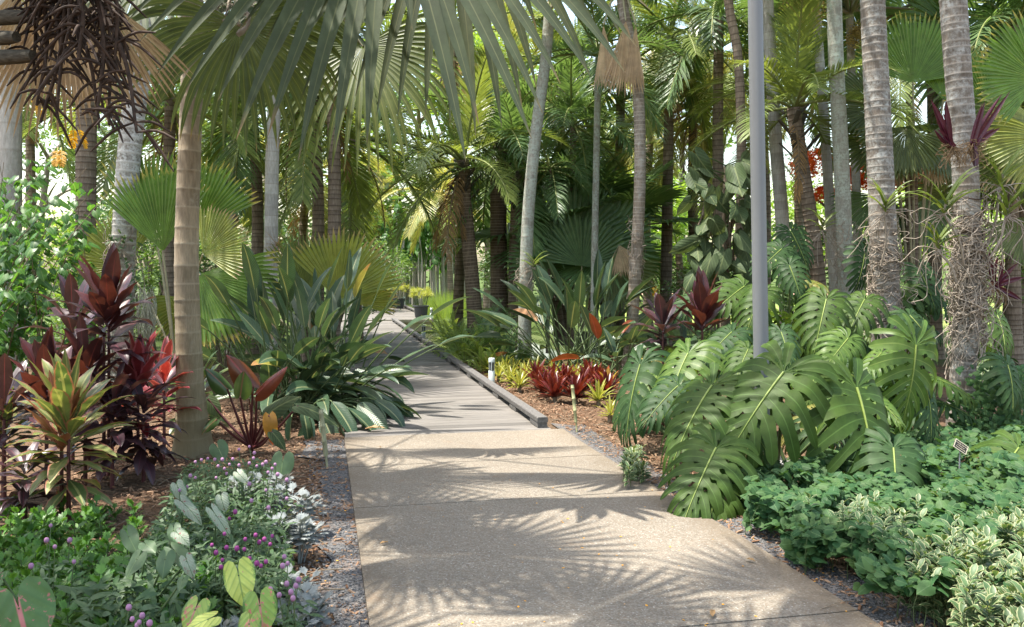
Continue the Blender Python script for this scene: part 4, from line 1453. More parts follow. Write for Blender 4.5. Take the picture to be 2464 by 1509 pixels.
palm('thinnest brown stem between the pale leaning trunk and the thicket', 'palm tree',
     [W(1318, 850, 17), W(1322, 600, 17), W(1326, 400, 17)], 0.036, 0.03, 'trunk_coco', P_DARK, 10, 1.5, 0.12, 0.03, e0=-40)
palm('pale slanting trunk half hidden behind the grey pole', 'palm tree',
     [W(1898, 900, 13.5), W(1884, 560, 13.5), W(1866, 330, 13.5), W(1850, 60, 13.5), W(1842, -100, 13.5)], 0.115, 0.085, 'trunk_white', P_DARK, 6, 1.8, 0.12, 0.02, e0=15)
palm('thin pale trunk seen between the lichen trunk and the stout ringed palm', 'palm tree',
     [W(2070, 850, 16), W(2062, 500, 16), W(2050, 200, 16), W(2044, 30, 16)], 0.085, 0.07, 'trunk_white', F_DARK, 12, 1.5, 0.12, 0.02, e0=0)
# --- left trunks
palm('stout pale grey ringed palm leaning right at the left, vine and roots at its foot', 'palm tree',
     [W(286, 940, 11.5), W(296, 620, 11.5), W(312, 360, 11.5), W(338, 120, 11.5), W(350, -200, 11.5)], 0.16, 0.135, 'trunk_grey', F_GREEN, 5, 1.5, 0.105, 0.03, 0.15, e0=15, k=22)
palm('smooth pale trunk at the left edge behind the heart leaved shrub', 'palm tree',
     [W(14, 908, 13), W(22, 500, 13), W(24, 130, 13), W(25, -150, 13)], 0.19, 0.145, 'trunk_white', F_DARK, 5, 1.5, 0.42, 0.02, 0.3, e0=10, k=20)
palm('brown trunk with shredded fibre behind the shrub at the left', 'palm tree',
     [W(206, 920, 13), W(206, 600, 13), W(208, 280, 13), W(210, 40, 13)], 0.14, 0.15, 'trunk_coco', F_DARK, 5, 1.5, 0.1, 0.05, e0=10, boots=16)
palm('straight white trunk behind the big paddle leaf clump', 'palm tree',
     [W(648, 889, 14), W(652, 600, 14), W(656, 350, 14), W(668, 100, 14), W(672, -60, 14)], 0.115, 0.10, 'trunk_white', P_MID, 8, 2.3, 0.2, 0.012, e0=5, k=18)
palm('thinner white trunk left of the straight white one, farther back', 'palm tree',
     [W(556, 850, 17), W(560, 500, 17), W(566, 250, 17), W(570, 60, 17)], 0.095, 0.085, 'trunk_white', P_MID, 8, 2.0, 0.2, 0.012, e0=0)

# --- background palms: (label, base px, top px, top py, D, kind, frond length, fronds, trunk)
BG = [
    ('coconut palm with drooping yellow green fronds straight above the far pots', 920, 918, 500, 47, 'gold', 4.2, 28, 'coco'),
    ('coconut palm with golden fronds between the dark trunk and the pots', 1085, 1058, 470, 36, 'gold', 3.0, 24, 'coco'),
    ('coconut palm with a long yellow ribbed frond hanging left of the climbing vine', 1690, 1668, 250, 19, 'gold', 2.5, 18, 'coco'),
    ('feather palm with fine sunlit fronds high between the tan fan and the pole', 1600, 1612, 90, 18, 'mid', 2.6, 20, 'coco'),
    ('feather palm with long shaded fronds directly left of the pole top', 1745, 1730, 20, 17, 'dark', 2.6, 20, 'coco'),
    ('feather palm arching over the pole from behind, mid green fronds', 1840, 1825, 130, 20, 'mid', 2.8, 20, 'coco'),
    ('feather palm of sunlit green fronds behind the slender bent trunk', 1700, 1705, 130, 24, 'mid', 2.8, 20, 'coco'),
    ('green feather palm behind the huge hanging fan, right half', 1360, 1352, 150, 20, 'mid', 2.8, 20, 'coco'),
    ('dark feather palm in the thicket below the tips of the huge fan', 1430, 1420, 330, 21, 'dark', 2.5, 20, 'coco'),
    ('green feather palm low in the thicket behind the bamboo like trunk', 1480, 1476, 400, 23, 'mid', 2.4, 18, 'coco'),
    ('pale green feather palm behind the slender finely ringed trunk', 1560, 1566, 300, 24, 'gold', 2.6, 20, 'coco'),
    ('feather palm with broad arching fronds left of the far coconut palm', 760, 752, 180, 16, 'mid', 3.0, 22, 'coco'),
    ('feather palm with long drooping dark fronds behind the white trunk', 610, 600, 160, 17, 'dark', 3.0, 20, 'coco'),
    ('large feather palm with ribbed fronds sweeping down beside the boardwalk', 860, 850, 330, 19, 'mid', 3.0, 22, 'coco'),
    ('feather palm half hidden behind the tan ringed trunk', 420, 410, 230, 15, 'mid', 2.6, 20, 'coco'),
    ('feather palm of browning fronds between the tan and the white trunks', 540, 530, 330, 19, 'mid', 2.6, 18, 'coco'),
    ('low feather palm with yellowish fronds behind the paddle leaf clump', 730, 740, 420, 21, 'gold', 2.6, 20, 'coco'),
    ('feather palm high behind the dry stalks at the upper left', 190, 180, 60, 18, 'mid', 2.6, 18, 'coco'),
    ('fan palm with dark fans high behind the stout palms at the right', 2250, 2240, -20, 16, 'fdark', 1.7, 16, 'coco'),
    ('feather palm with fine fronds at the upper right corner', 2450, 2440, 60, 15, 'dark', 2.4, 18, 'coco'),
    ('fan palm with sunlit open fans low at the right edge', 2440, 2430, 330, 14, 'fgreen', 1.35, 15, 'coco'),
    ('pale trunked fan palm standing on the grass far right', 2425, 2440, 420, 16, 'fgreen', 1.2, 12, 'coco'),
    ('dark fan palm low between the bamboo like trunk and the dry tan fan trunk', 1470, 1468, 560, 18, 'fdark', 1.3, 14, 'coco'),
    ('dark fan palm low behind the paddle leaf clump right of the boardwalk', 1350, 1350, 560, 19, 'fdark', 1.5, 14, 'coco'),
    ('feather palm in the distance under the huge fan, yellowish fronds', 870, 880, 380, 50, 'gold', 4.2, 24, 'coco'),
    ('feather palm in the distance between the dark trunks', 1170, 1165, 420, 30, 'mid', 2.8, 18, 'coco'),
    ('feather palm farther back behind the coconut palm with the brown leaning trunk', 1930, 1935, 90, 22, 'mid', 2.8, 20, 'coco'),
    ('feather palm behind the stout ringed palms, upper gap', 2180, 2185, 60, 21, 'mid', 2.7, 18, 'coco'),
    ('feather palm at the left edge behind the smooth pale trunk', 80, 70, 170, 20, 'mid', 2.6, 18, 'coco'),
    ('small palm with arching low fronds left of the climbing vine on the far lawn', 1625, 1632, 600, 24, 'mid', 1.5, 12, 'coco'),
    ('feather palm above the huge fan toward the left, high crown', 800, 790, -40, 15, 'mid', 2.8, 18, 'coco'),
    ('feather palm with its crown at the top centre behind the huge fan', 1100, 1090, 100, 20, 'mid', 3.0, 20, 'coco'),
    ('feather palm with sunlit crown left of the thin grey trunk', 1260, 1255, 190, 22, 'gold', 2.9, 20, 'coco'),
    ('feather palm behind the dead tan fan, highest crown there', 1490, 1500, -30, 20, 'mid', 2.9, 18, 'coco'),
]
KS = {'gold': P_GOLD, 'dark': P_DARK, 'mid': P_MID, 'fdark': F_DARK, 'fgreen': F_GREEN}
for (lab, bx, tx, ty, D, kd, L_, n, tm) in BG:
    top = W(tx, ty, D)
    base = Vector(((bx - CX) / F * D, D, -0.03))
    palm(lab, 'palm tree', [base, base.lerp(top, 0.5) + Vector((U(-.15, .15), 0, 0)), top], 0.13 if D > 12 else 0.1, 0.09, 'trunk_coco', KS[kd], int(n * 0.72), L_, 0.1, 0.04, e0=-48, e1=78,
         name='background_palm', dead=2 if kd in ('mid', 'gold') and D < 24 else 0, k=10, group='background palms')

pal = [o for o in C.objects if o.get('label', '').startswith('coconut palm with a long yellow ribbed')][0]
for (px, py, D, az, el, L_) in ((1688, 300, 18.6, -1.5, -72, 2.5), (1672, 270, 18.8, 3.0, -20, 2.4), (1720, 260, 18.5, -0.3, -35, 2.3), (1640, 300, 18.9, 2.6, -60, 2.2)):
    mb = MB()
    pinnate(mb, W(px, py, D), az, RAD(el), L_, nl=60, ll=0.62, lw=0.034, droop=0.5, vee=0.1, lg=1.6, rr=0.03)
    mb.build('frond', ['feather_gold', 'rachis_gold'], pal)

# straw gold flower sprays hang on two of the right hand palms
for (px, py, D, s) in ((1940, 20, 13.6, 0.42), (1655, 20, 20.0, 0.6), (2085, 75, 15.5, 0.40)):
    mb = MB()
    c = W(px, py, D)
    for i in range(26):
        d = Vector((U(-1, 1), U(-1, 1), U(-0.9, 0.6))).normalized()
        e = c + d * s * U(0.5, 1.0)
        tube(mb, spline([c, c.lerp(e, .5) + Vector((0, 0, .06)), e], 4), 0.006, 3, 1)
        n = 60
        Pn = np.array([c.lerp(e, U(0.35, 1.05)) + Vector((U(-.07, .07), U(-.07, .07), U(-.10, .05))) for _ in range(n)])
        nr = np.array([[U(-1, 1), U(-1, 1), U(-1, 1)] for _ in range(n)])
        T_, Q_, L2 = tmpl_leaf(1, 0.35, 'oval', 2)
        scatter(mb, T_, Q_, L2, Pn, rotmats(n, nr, np.random.RandomState(i).rand(n) * 6.28, 0), np.full(n, 0.055), np.random.RandomState(i).rand(n))
    o = mb.build('flower_spray', ['gold_spray', 'twig'], None)
    tag(o, {1940: 'straw gold flower spray at the top of the slim whitish trunk', 1655: 'straw gold flower spray high left of the bent trunk', 2085: 'straw gold flower spray right of the lichen trunk'}[px], 'flower spray', 'palm flower sprays')


# --- hand placed young fan palms
def fanplant(label, base, frs, mats, group=None, rt=0.06, ht=0.3, name='young_fan_palm', dead=()):
    t = thing(name, label, 'palm', base)
    mb = MB()
    tube(mb, [Vector(base) + Vector((0, 0, z)) for z in (-0.05, ht * 0.5, ht)], [rt * 1.3, rt * 1.1, rt], 10)
    mb.build('trunk', 'boot', t)
    for fr in frs:
        (hx, hy, tx, ty, D, R, sp, ns, dr, face) = fr[:10]
        mt = fr[10] if len(fr) > 10 else mats
        H = W(hx, hy, D)
        A = W(tx, ty, D + (fr[11] if len(fr) > 11 else 0)) - H
        fan_part(t, H, A, face, R, [mt, 'petiole'], Vector(base) + Vector((0, 0, ht)), 0.012, 0.06,
                 name='dead_frond' if mt == 'dead' else 'frond', span=sp, nseg=ns, split=0.72, droop=dr, gexp=2.0, pleat=0.75, cup=0.06, side=0.9, rows=8, wid=1.0)
    return t


fanplant('young fan palm with bright pleated fans behind the tan ringed trunk', Vector(((420 - CX) / F * 11, 11, 0)), [
    (392, 606, 378, 420, 11.0, 1.10, 44, 24, 0.15, (-0.1, -1, 0.1), 'fan_bright'),
    (372, 560, 352, 380, 11.6, 1.15, 36, 20, 0.15, (-0.2, -1, 0.1), 'fan_bright'),
    (488, 612, 560, 560, 9.8, 0.58, 70, 30, 0.2, (0.1, -0.9, 0.5), 'fan_yellow'),
    (470, 560, 500, 420, 11.2, 0.95, 52, 26, 0.3, (0.1, -1, 0.15), 'fan_bright'),
    (480, 660, 640, 790, 10.2, 0.95, 62, 30, 0.25, (-0.2, -0.8, 0.6), 'fan_bright'),
    (300, 640, 240, 580, 12.0, 0.75, 80, 30, 0.3, (0, -0.9, 0.5), 'fan_yellow'),
    (470, 720, 430, 800, 11.5, 0.7, 70, 28, 0.5, (0, -0.9, 0.4), 'fan_yellow'),
], 'fan_bright', rt=0.10, ht=0.5)
fanplant('young fan palm with green pleated fans rising behind the paddle leaf clump', Vector(((745 - CX) / F * 12, 12, 0)), [
    (745, 720, 755, 570, 12.0, 0.95, 45, 26, 0.15, (0.1, -1, 0.15), 'fan_green'),
    (815, 720, 850, 590, 11.8, 0.95, 62, 30, 0.25, (0.15, -1, 0.2), 'fan_yellow'),
    (855, 730, 900, 670, 12.2, 0.62, 70, 28, 0.3, (0.2, -0.9, 0.4), 'fan_yellow'),
    (575, 740, 540, 640, 14.4, 0.75, 65, 28, 0.3, (-0.1, -1, 0.2), 'fan_yellow'),
    (640, 720, 620, 760, 11.8, 0.6, 50, 20, 0.4, (0.1, -1, 0.2), 'dead'),
    (560, 700, 540, 800, 12.2, 0.65, 40, 18, 0.3, (0.1, -1, 0.2), 'dead'),
], 'fan_bright', rt=0.12, ht=0.55)
tf = fanplant('fan palm with one upright bright fan between the stout palms at the right', Vector(((2200 - CX) / F * 13, 13, 0)), [
    (2197, 200, 2203, 60, 12.6, 1.02, 78, 38, 0.1, (0.0, -1, 0.2), 'fan_bright'),
    (2110, 260, 2060, 250, 12.9, 0.8, 85, 32, 0.5, (-0.2, -0.8, 0.5), 'fan_green'),
    (2270, 240, 2330, 170, 12.7, 0.95, 85, 34, 0.3, (0.2, -0.9, 0.4), 'fan_bright'),
    (2150, 330, 2080, 370, 12.8, 0.85, 85, 32, 0.8, (-0.3, -0.8, 0.5), 'fan_green'),
    (2240, 320, 2300, 400, 12.6, 0.75, 85, 32, 0.9, (0.2, -0.8, 0.5), 'fan_green'),
    (2180, 310, 2160, 400, 12.3, 0.72, 85, 32, 0.9, (-0.1, -0.9, 0.4), 'fan_green'),
    (2232, 350, 2268, 420, 12.5, 0.62, 60, 24, 0.4, (0.2, -1, 0.2), 'dead'),
    (2150, 370, 2130, 430, 13.1, 0.55, 60, 24, 0.4, (-0.2, -1, 0.2), 'dead'),
    (2110, 470, 2090, 520, 13.3, 0.7, 80, 28, 0.6, (-0.2, -1, 0.3), 'fan_dark'),
    (2225, 480, 2240, 560, 13.2, 0.85, 80, 28, 0.6, (0.1, -1, 0.3), 'fan_dark'),
], 'fan_bright', rt=0.06, ht=0.5)
trunk(tf, [Vector(((2200 - CX) / F * 13, 13, 0.4)), W(2196, 600, 13), W(2192, 400, 13), W(2196, 330, 13)], 0.075, 0.095, 'trunk_coco', 0.07, 0.05)
fanplant('fan palm with wide bright fans entering at the right edge', Vector((6.9, 10.6, 0)), [
    (2500, 190, 2400, 120, 10.4, 0.85, 85, 36, 0.2, (-0.2, -0.9, 0.3), 'fan_bright'),
    (2380, 260, 2340, 180, 11.2, 0.72, 90, 34, 0.4, (0, -0.9, 0.4), 'fan_bright'),
    (2490, 290, 2400, 330, 10.8, 0.8, 85, 34, 0.7, (-0.2, -0.8, 0.5), 'fan_green'),
    (2470, 380, 2400, 420, 11.0, 0.75, 80, 32, 0.8, (-0.2, -0.8, 0.5), 'fan_green'),
    (2480, 520, 2440, 620, 10.8, 0.65, 60, 28, 0.7, (-0.2, -0.9, 0.4), 'fan_green'),
    (2405, 360, 2360, 420, 11.6, 0.62, 45, 22, 0.3, (-0.1, -1, 0.2), 'dead'),
    (2530, 330, 2480, 380, 10.4, 0.8, 85, 34, 0.8, (-0.2, -0.8, 0.5), 'fan_yellow'),
], 'fan_bright', rt=0.10, ht=2.2)
fanplant('dark stemless fan palm in the shade behind the thin grey trunk', Vector(((1400 - CX) / F * 17, 17, 0)), [
    (1380, 590, 1340, 480, 17, 1.3, 90, 30, 0.3, (-0.1, -1, 0.3), 'fan_dark'),
    (1440, 600, 1490, 500, 17, 1.2, 90, 30, 0.3, (0.1, -1, 0.3), 'fan_dark'),
    (1400, 640, 1410, 560, 16.6, 1.0, 90, 30, 0.4, (0, -0.9, 0.4), 'fan_dark'),
    (1480, 640, 1500, 690, 16.2, 0.9, 80, 28, 0.5, (0.1, -1, 0.3), 'fan_green'),
    (1330, 640, 1290, 600, 16.8, 0.9, 80, 28, 0.5, (-0.1, -1, 0.3), 'fan_dark'),
    (1490, 590, 1510, 640, 16.0, 0.6, 40, 18, 0.3, (0.1, -1, 0.2), 'dead'),
], 'fan_dark', rt=0.10, ht=0.4)

# ---------------------------------------------------------------- broadleaf trees and shrubs behind
def crownmesh(seed, mats, clumps, per, R, H, leaf=0.2, flat=1.0):
    """leaf clusters spread through the crown's volume, uneven outline"""
    rs = np.random.RandomState(seed)
    mb = MB()
    T_, Q_, L2 = tmpl_leaf(1, 0.45, 'oval', 2, 0.2, 0.2)
    for c in range(clumps):
        a, e = rs.rand() * 6.28, math.asin(rs.rand() * 1.7 - 0.7)
        rr_ = (0.55 + 0.45 * rs.rand() ** 0.5)
        cc = np.array([R * rr_ * math.cos(a) * math.cos(e), R * rr_ * math.sin(a) * math.cos(e), H * 0.5 * rr_ * math.sin(e) * flat])
        cr = (0.16 + 0.16 * rs.rand()) * R
        n = int(per * (0.6 + 0.8 * rs.rand()))
        Pn = cc + rs.normal(size=(n, 3)) * cr * np.array([0.6, 0.6, 0.42])
        nr = rs.normal(size=(n, 3)) * 0.6 + np.array([0, 0, 0.8])
        scatter(mb, T_, Q_, L2, Pn, rotmats(n, nr, rs.rand(n) * 6.28, 0), leaf * (0.6 + 0.8 * rs.rand(n)), np.clip(rs.rand() * 0.5 + rs.rand(n) * 0.5, 0, 0.999))
    return mb.mesh('crown', mats)


def limbs(parent, base, h, R, r, mat='trunk_tree', n=7):
    mb = MB()
    top = Vector(base) + Vector((U(-.3, .3), U(-.3, .3), h))
    sp = spline([base, Vector(base).lerp(top, .5) + Vector((U(-.2, .2), U(-.2, .2), 0)), top], 12)
    tube(mb, sp, [r * (1 - 0.45 * i / 12) for i in range(13)], 10)
    for i in range(n):
        p = sp[rng.randint(6, 12)]
        a = i * 2.4
        e = p + Vector((math.cos(a) * R * U(.5, .85), math.sin(a) * R * U(.5, .85), U(0.2, 0.6) * R))
        tube(mb, spline([p, p.lerp(e, .5) + Vector((0, 0, .1 * R)), e], 8), [r * 0.5 * (1 - 0.85 * j / 8) for j in range(9)], 6)
    mb.build('trunk', mat, parent)


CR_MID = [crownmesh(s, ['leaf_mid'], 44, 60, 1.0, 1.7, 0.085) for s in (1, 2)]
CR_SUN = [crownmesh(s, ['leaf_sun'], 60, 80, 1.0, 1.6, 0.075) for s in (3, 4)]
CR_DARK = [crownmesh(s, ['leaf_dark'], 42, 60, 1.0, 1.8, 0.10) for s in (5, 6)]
TREES = [
    ('tall mid green tree high above the far boardwalk', 1000, 230, 52, 5.4, CR_MID),
    ('tall sunlit tree behind the white trunks at the left', 640, 300, 44, 4.6, CR_MID),
    ('tall yellow green tree behind the huge fan, top centre', 1220, 200, 48, 4.6, CR_SUN),
    ('green tree at far left high behind the heart leaved shrub', 90, 330, 34, 2.6, CR_MID),
    ('tall green tree high behind the dry tan fan and the pole', 1640, 260, 46, 4.2, CR_MID),
    ('sunlit yellow green tree behind the grass between the dead fan trunk and the thicket', 1480, 500, 36, 3.0, CR_SUN),
    ('yellow green tree right of the dead fan trunk, far across the lawn', 1570, 560, 40, 2.6, CR_SUN),
    ('sunlit tree at the right edge behind the root tangled palm', 2420, 540, 24, 1.9, CR_SUN),
    ('yellow green tree seen between the stout ringed palms', 2230, 560, 30, 2.2, CR_SUN),
    ('bright green tree behind the brown leaning coconut trunk', 1930, 560, 30, 2.2, CR_SUN),
    ('mid green tree far beyond the lawn behind the climbing vine', 1700, 540, 44, 3.2, CR_MID),
    ('mid green tree behind the far coconut palms', 980, 480, 48, 4.6, CR_MID),
    ('mid green tree behind the boardwalk landing at the left', 860, 560, 44, 3.6, CR_MID),
    ('mid green tree behind the three dark trunks', 1200, 540, 46, 3.4, CR_MID),
    ('sunlit green tree behind the thicket of feather palms', 1380, 520, 44, 3.4, CR_SUN),
    ('tall dark tree behind the tan ringed trunk', 430, 420, 36, 3.8, CR_DARK),
    ('bright tree low behind the heart leaved shrub', 150, 640, 26, 1.9, CR_SUN),
]
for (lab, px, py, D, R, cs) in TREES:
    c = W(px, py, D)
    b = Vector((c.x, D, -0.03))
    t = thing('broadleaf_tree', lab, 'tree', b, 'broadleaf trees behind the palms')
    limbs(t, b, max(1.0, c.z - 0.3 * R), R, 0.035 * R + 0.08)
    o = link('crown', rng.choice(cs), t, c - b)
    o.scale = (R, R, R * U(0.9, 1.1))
    o.rotation_euler = (0, 0, U(0, 6.28))
# flame tree
c = W(2005, 415, 16.5)
b = Vector((c.x + 0.6, 17.2, -0.03))
t = thing('flame_tree', 'flame tree with orange red blossom glowing between the right hand trunks', 'tree', b)
limbs(t, b, 2.6, 1.4, 0.08, n=9)
me = crownmesh(21, ['poinciana'], 34, 80, 1.0, 1.3, 0.15)
o = link('blossom', me, t, W(1962, 395, 16.3) - b)
o.scale = (.42, .42, .42)
o = link('blossom', me, t, W(2072, 425, 16.4) - b)
o.scale = (.36, .36, .42)
o.rotation_euler = (0, 0, 2)
o = link('blossom', me, t, W(1990, 470, 16.6) - b)
o.scale = (.36, .36, .25)
o.rotation_euler = (0, 0, 4)
o = link('crown', crownmesh(22, ['leaf_sun'], 26, 50, 1.0, 1.2, 0.07), t, c - b + Vector((0.2, 0.8, 0.2)))
o.scale = (1.0, .8, .7)
c = W(2170, 420, 17.2)
o = link('blossom', me, t, c - b)
o.scale = (.75, .6, .5)

# shrubs filling the middle distance
SHRUBS = [
    ('green shrub behind the stout palm leaning right at the left', 350, 640, 17, 0.9, CR_MID), ('dark shrub just behind the young bright fan palm', 440, 690, 16, 0.8, CR_DARK),
    ('leafy green shrub low between the left palms', 270, 720, 16, 0.8, CR_MID), ('green shrub in the back of the left bed behind the tan trunk', 500, 640, 22, 1.3, CR_MID),
    ('mid green shrub far back at the left between two trunks', 380, 560, 30, 2.0, CR_MID),
    ('dark rounded shrub left of the far pots', 870, 690, 33, 1.5, CR_DARK), ('green shrub behind the potted papyrus at the left', 905, 640, 37, 1.5, CR_MID),
    ('dark shrub beyond the lawn left of the climbing vine', 1590, 650, 44, 2.2, CR_DARK), ('mid green shrub beyond the lawn under the arching low palm', 1650, 660, 40, 1.8, CR_MID),
    ('dark shrub in the shade under the thicket', 1440, 660, 22, 0.9, CR_DARK), ('dark shrub between the thick dark trunk and the pale leaning trunk', 1230, 660, 24, 0.9, CR_DARK),
    ('green shrub behind the tan ringed trunk at knee height', 540, 800, 14, 0.55, CR_MID), ('leafy shrub at the foot of the vine wrapped grey palm', 390, 790, 12.5, 0.5, CR_MID),
    ('dark shrub behind the maroon cordyline', 170, 830, 14.5, 0.7, CR_MID), ('dark shrub at the left edge behind the pale trunk', 40, 760, 18, 1.1, CR_MID),
    ('dark shrub behind the split leaf bank', 1990, 640, 17, 0.9, CR_DARK), ('green shrub behind the purple bromeliads at the right', 2390, 700, 15, 0.8, CR_MID),
    ('dark shrub under the climbing vine', 1720, 700, 16, 0.8, CR_DARK), ('mid green shrub behind the stout left ringed palm', 2100, 660, 18, 0.9, CR_MID),
    ('yellow green shrub left of the paddle leaf clump', 660, 760, 15, 0.6, CR_MID), ('dark shrub behind the yellow fans beside the boardwalk', 800, 700, 20, 1.2, CR_DARK),
    ('dark shrub far back between bright fan palm and white trunk', 600, 620, 24, 1.6, CR_DARK), ('dark shrub behind the tall brown trunk at the left', 260, 600, 26, 1.6, CR_DARK),
]
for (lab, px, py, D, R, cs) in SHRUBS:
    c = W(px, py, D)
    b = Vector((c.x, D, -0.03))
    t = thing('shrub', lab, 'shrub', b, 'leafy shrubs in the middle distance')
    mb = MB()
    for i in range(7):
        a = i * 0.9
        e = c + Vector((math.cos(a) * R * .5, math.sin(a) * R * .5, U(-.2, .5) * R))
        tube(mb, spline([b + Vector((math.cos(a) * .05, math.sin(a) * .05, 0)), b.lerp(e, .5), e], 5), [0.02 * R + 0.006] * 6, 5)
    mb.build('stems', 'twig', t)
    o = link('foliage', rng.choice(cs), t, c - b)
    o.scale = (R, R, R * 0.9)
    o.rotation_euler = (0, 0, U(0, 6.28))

# pale stemmed aroid thicket behind the pots, all much alike
VAR = []
hm = heart(1, 0.8, 0.3, 8, 0.35, 0.2)
for vv in range(4):
    t = thing('tree_aroid', 'tall pale stemmed aroid with ragged leaf tuft in the thicket behind the pots', 'aroid', (0, 60, 0), 'pale stemmed aroids behind the pots')
    ms = MB()
    h = U(2.9, 3.8)
    top = Vector((U(-.15, .15), 60 + U(-.1, .1), h))
    tube(ms, spline([Vector((0, 60, -0.4)), Vector((U(-.12, .12), 60, h * .5)), top], 10), [0.042 - 0.002 * i for i in range(11)], 7)
    ms.build('stem', 'trunk_white', t)
    ml = MB()
    n = 16
    Pn, nr, yw = [], [], []
    for i in range(n):
        a = i * 2.4
        Pn.append(top + Vector((math.cos(a) * .12, math.sin(a) * .12, U(-.9, .25))))
        nr.append((math.cos(a) * .8, math.sin(a) * .8 - 0.3, U(.3, .9)))
        yw.append(a)
    scatter(ml, hm[0], hm[1], hm[2], np.array(Pn), rotmats(n, np.array(nr), np.array(yw), 0), np.array([U(.22, .38) for _ in range(n)]), np.array([rng.random() for _ in range(n)]))
    ml.build('leaves', 'shrub_bright', t)
    VAR.append(t)
for i in range(110):
    px, D = U(955, 1130), U(37.5, 44)
    if i >= 98:
        px = U(880, 960)
    loc = Vector(((px - CX) / F * D, D, 0.0))
    t = VAR[i] if i < 4 else copy_tree(VAR[i % 4])
    t.location = loc
    t.rotation_euler = (0, 0, U(0, 6.28))
    t.scale = (1, 1, U(0.75, 1.15))

# orange foliage behind the rear pot
for (px, py, D, lab) in ((895, 715, 36, 'orange leaved plant left of the rear plant pot'), (925, 700, 38, 'orange leaved plant just behind the rear plant pot'), (870, 730, 34, 'yellow orange plant by the dry leaves at the landing'), (1545, 690, 40, 'orange plant at the far edge of the lawn')):
    b = Vector(((px - CX) / F * D, D, 0.0))
    t = thing('orange_plant', lab, 'plant', b, 'orange plants in the distance')
    mb = MB()
    for q in range(5):
        rosette(mb, b + Vector((U(-.5, .5), U(-.4, .4), U(0.2, 0.8))), 14, 0.55, 0.09, 85, 5, 0.9, 'lance', rows=4)
    mb.build('leaves', 'brom_orange', t)

# bright reeds beside the landing
rs = np.random.RandomState(4)
mb = MB()
for i in range(1500):
    px, D = U(1020, 1135), U(28.5, 36)
    p = Vector(((px - CX) / F * D, D, -0.5 if D < 28 else -0.03))
    if (p.dot(RV) < 3.5):
        continue
    blade(mb, p, (U(-.2, .2), U(-.2, .2), 1), (U(-1, 1), -1, 0.1), U(0.5, 0.95), 0.014, 3, 'taper', 0.4, 1, 0, 2)
tag(mb.build('reeds', 'reed', None), kind='stuff')


# --- heart leaved shrub at the left
b = Vector((-5.5, 11.2, 0))
t = thing('heart_leaved_shrub', 'open shrub with thin upright stems and bright green heart leaves at the left edge', 'shrub', b)
ms, ml = MB(), MB()
hs = heart(1, 0.85, 0.22, 6, 0.25, 0.25)
Pn, nr, yw = [], [], []
for i in range(30):
    base = Vector((U(-7.2, -4.9), U(9.6, 11.6), 0))
    px = U(-30, 275)
    D = base.y - U(0, .6)
    ty = U(345, 560) + max(0, px - 180) * 0.9
    top = W(px, ty, D)
    sp = spline([base, base.lerp(top, .45) + Vector((U(-.15, .15), 0, 0.1)), top], 16)
    tube(ms, sp, [0.011 - 0.0005 * j for j in range(17)], 5)
    for j in range(52):
        f = U(0.18, 1.0)
        p = sp[min(16, int(f * 16))] + Vector((U(-.05, .05), U(-.05, .05), U(-.05, .05)))
        a = U(0, 6.28)
        Pn.append(p + Vector((math.cos(a) * .07, math.sin(a) * .07, -0.01)))
        nr.append((math.cos(a) * .5, math.sin(a) * .5 - 0.25, U(.4, 1)))
        yw.append(a)
n = len(Pn)
scatter(ml, hs[0], hs[1], hs[2], np.array(Pn), rotmats(n, np.array(nr), np.array(yw), 0), np.array([U(.07, .14) for _ in range(n)]), np.array([rng.random() for _ in range(n)]))
ms.build('stems', 'twig', t)
ml.build('foliage', 'shrub_bright', t)
# yellow dying leaves near it
for (px, py, D, lab) in ((178, 345, 10.5, 'yellow dying fern leaf below the dry tan fan'), (75, 275, 11, 'yellow dying fern leaf beside the smooth pale trunk'), (140, 395, 10.8, 'small yellow leaf above the heart leaved shrub')):
    mb = MB()
    for q in range(2):
        pinnate(mb, W(px + q * 8, py - 40, D), U(0, 6), RAD(-60), 0.26, nl=8, ll=0.09, lw=0.032, droop=0.6, lg=0.5, rr=0.004)
    tag(mb.build('yellow_leaf', ['yellow_leaf', 'rachis_gold'], None), lab, 'leaf', 'yellow leaves at the left')

# vine, roots and hanging moss on the vine wrapped grey palm
t = thing('creeping_vine', 'dry twiggy vine and roots wrapped round the foot of the grey ringed palm', 'vine', W(290, 938, 11.5))
mb = MB()
for i in range(110):
    a = U(0, 6.28)
    z0 = U(0.1, 2.2)
    c0 = W(292, 650, 11.5)
    p = Vector((c0.x, c0.y, z0)) + Vector((math.cos(a), math.sin(a), 0)) * 0.19
    q = p + Vector((U(-.12, .12), U(-.08, .02), U(-.7, .1)))
    tube(mb, spline([p, p.lerp(q, .5) + Vector((U(-.05, .05), -.03, 0)), q], 6), U(0.003, 0.008), 4)
mb.build('roots', 'root', t)
mb = MB()
for i in range(90):
    p = W(U(262, 345), U(560, 780), 11.2)
    blade(mb, p, (U(-.5, .5), -.4, U(-.6, .4)), (0, -1, .5), U(.06, .12), .035, 3, 'lance', .4, 1, .2, 3)
mb.build('leaves', 'herb', t)
mb = MB()
for i in range(120):
    p = W(U(335, 368), U(690, 760), 10.9)
    q = p + Vector((U(-.07, .07), U(-.05, .05), -U(.2, .55)))
    tube(mb, spline([p, p.lerp(q, .4) + Vector((U(-.05, .05), 0, 0)), q], 6), 0.0035, 3)
tag(mb.build('hanging_moss', 'moss_hang', None), 'grey hanging moss beside the foot of the grey ringed palm', 'moss')


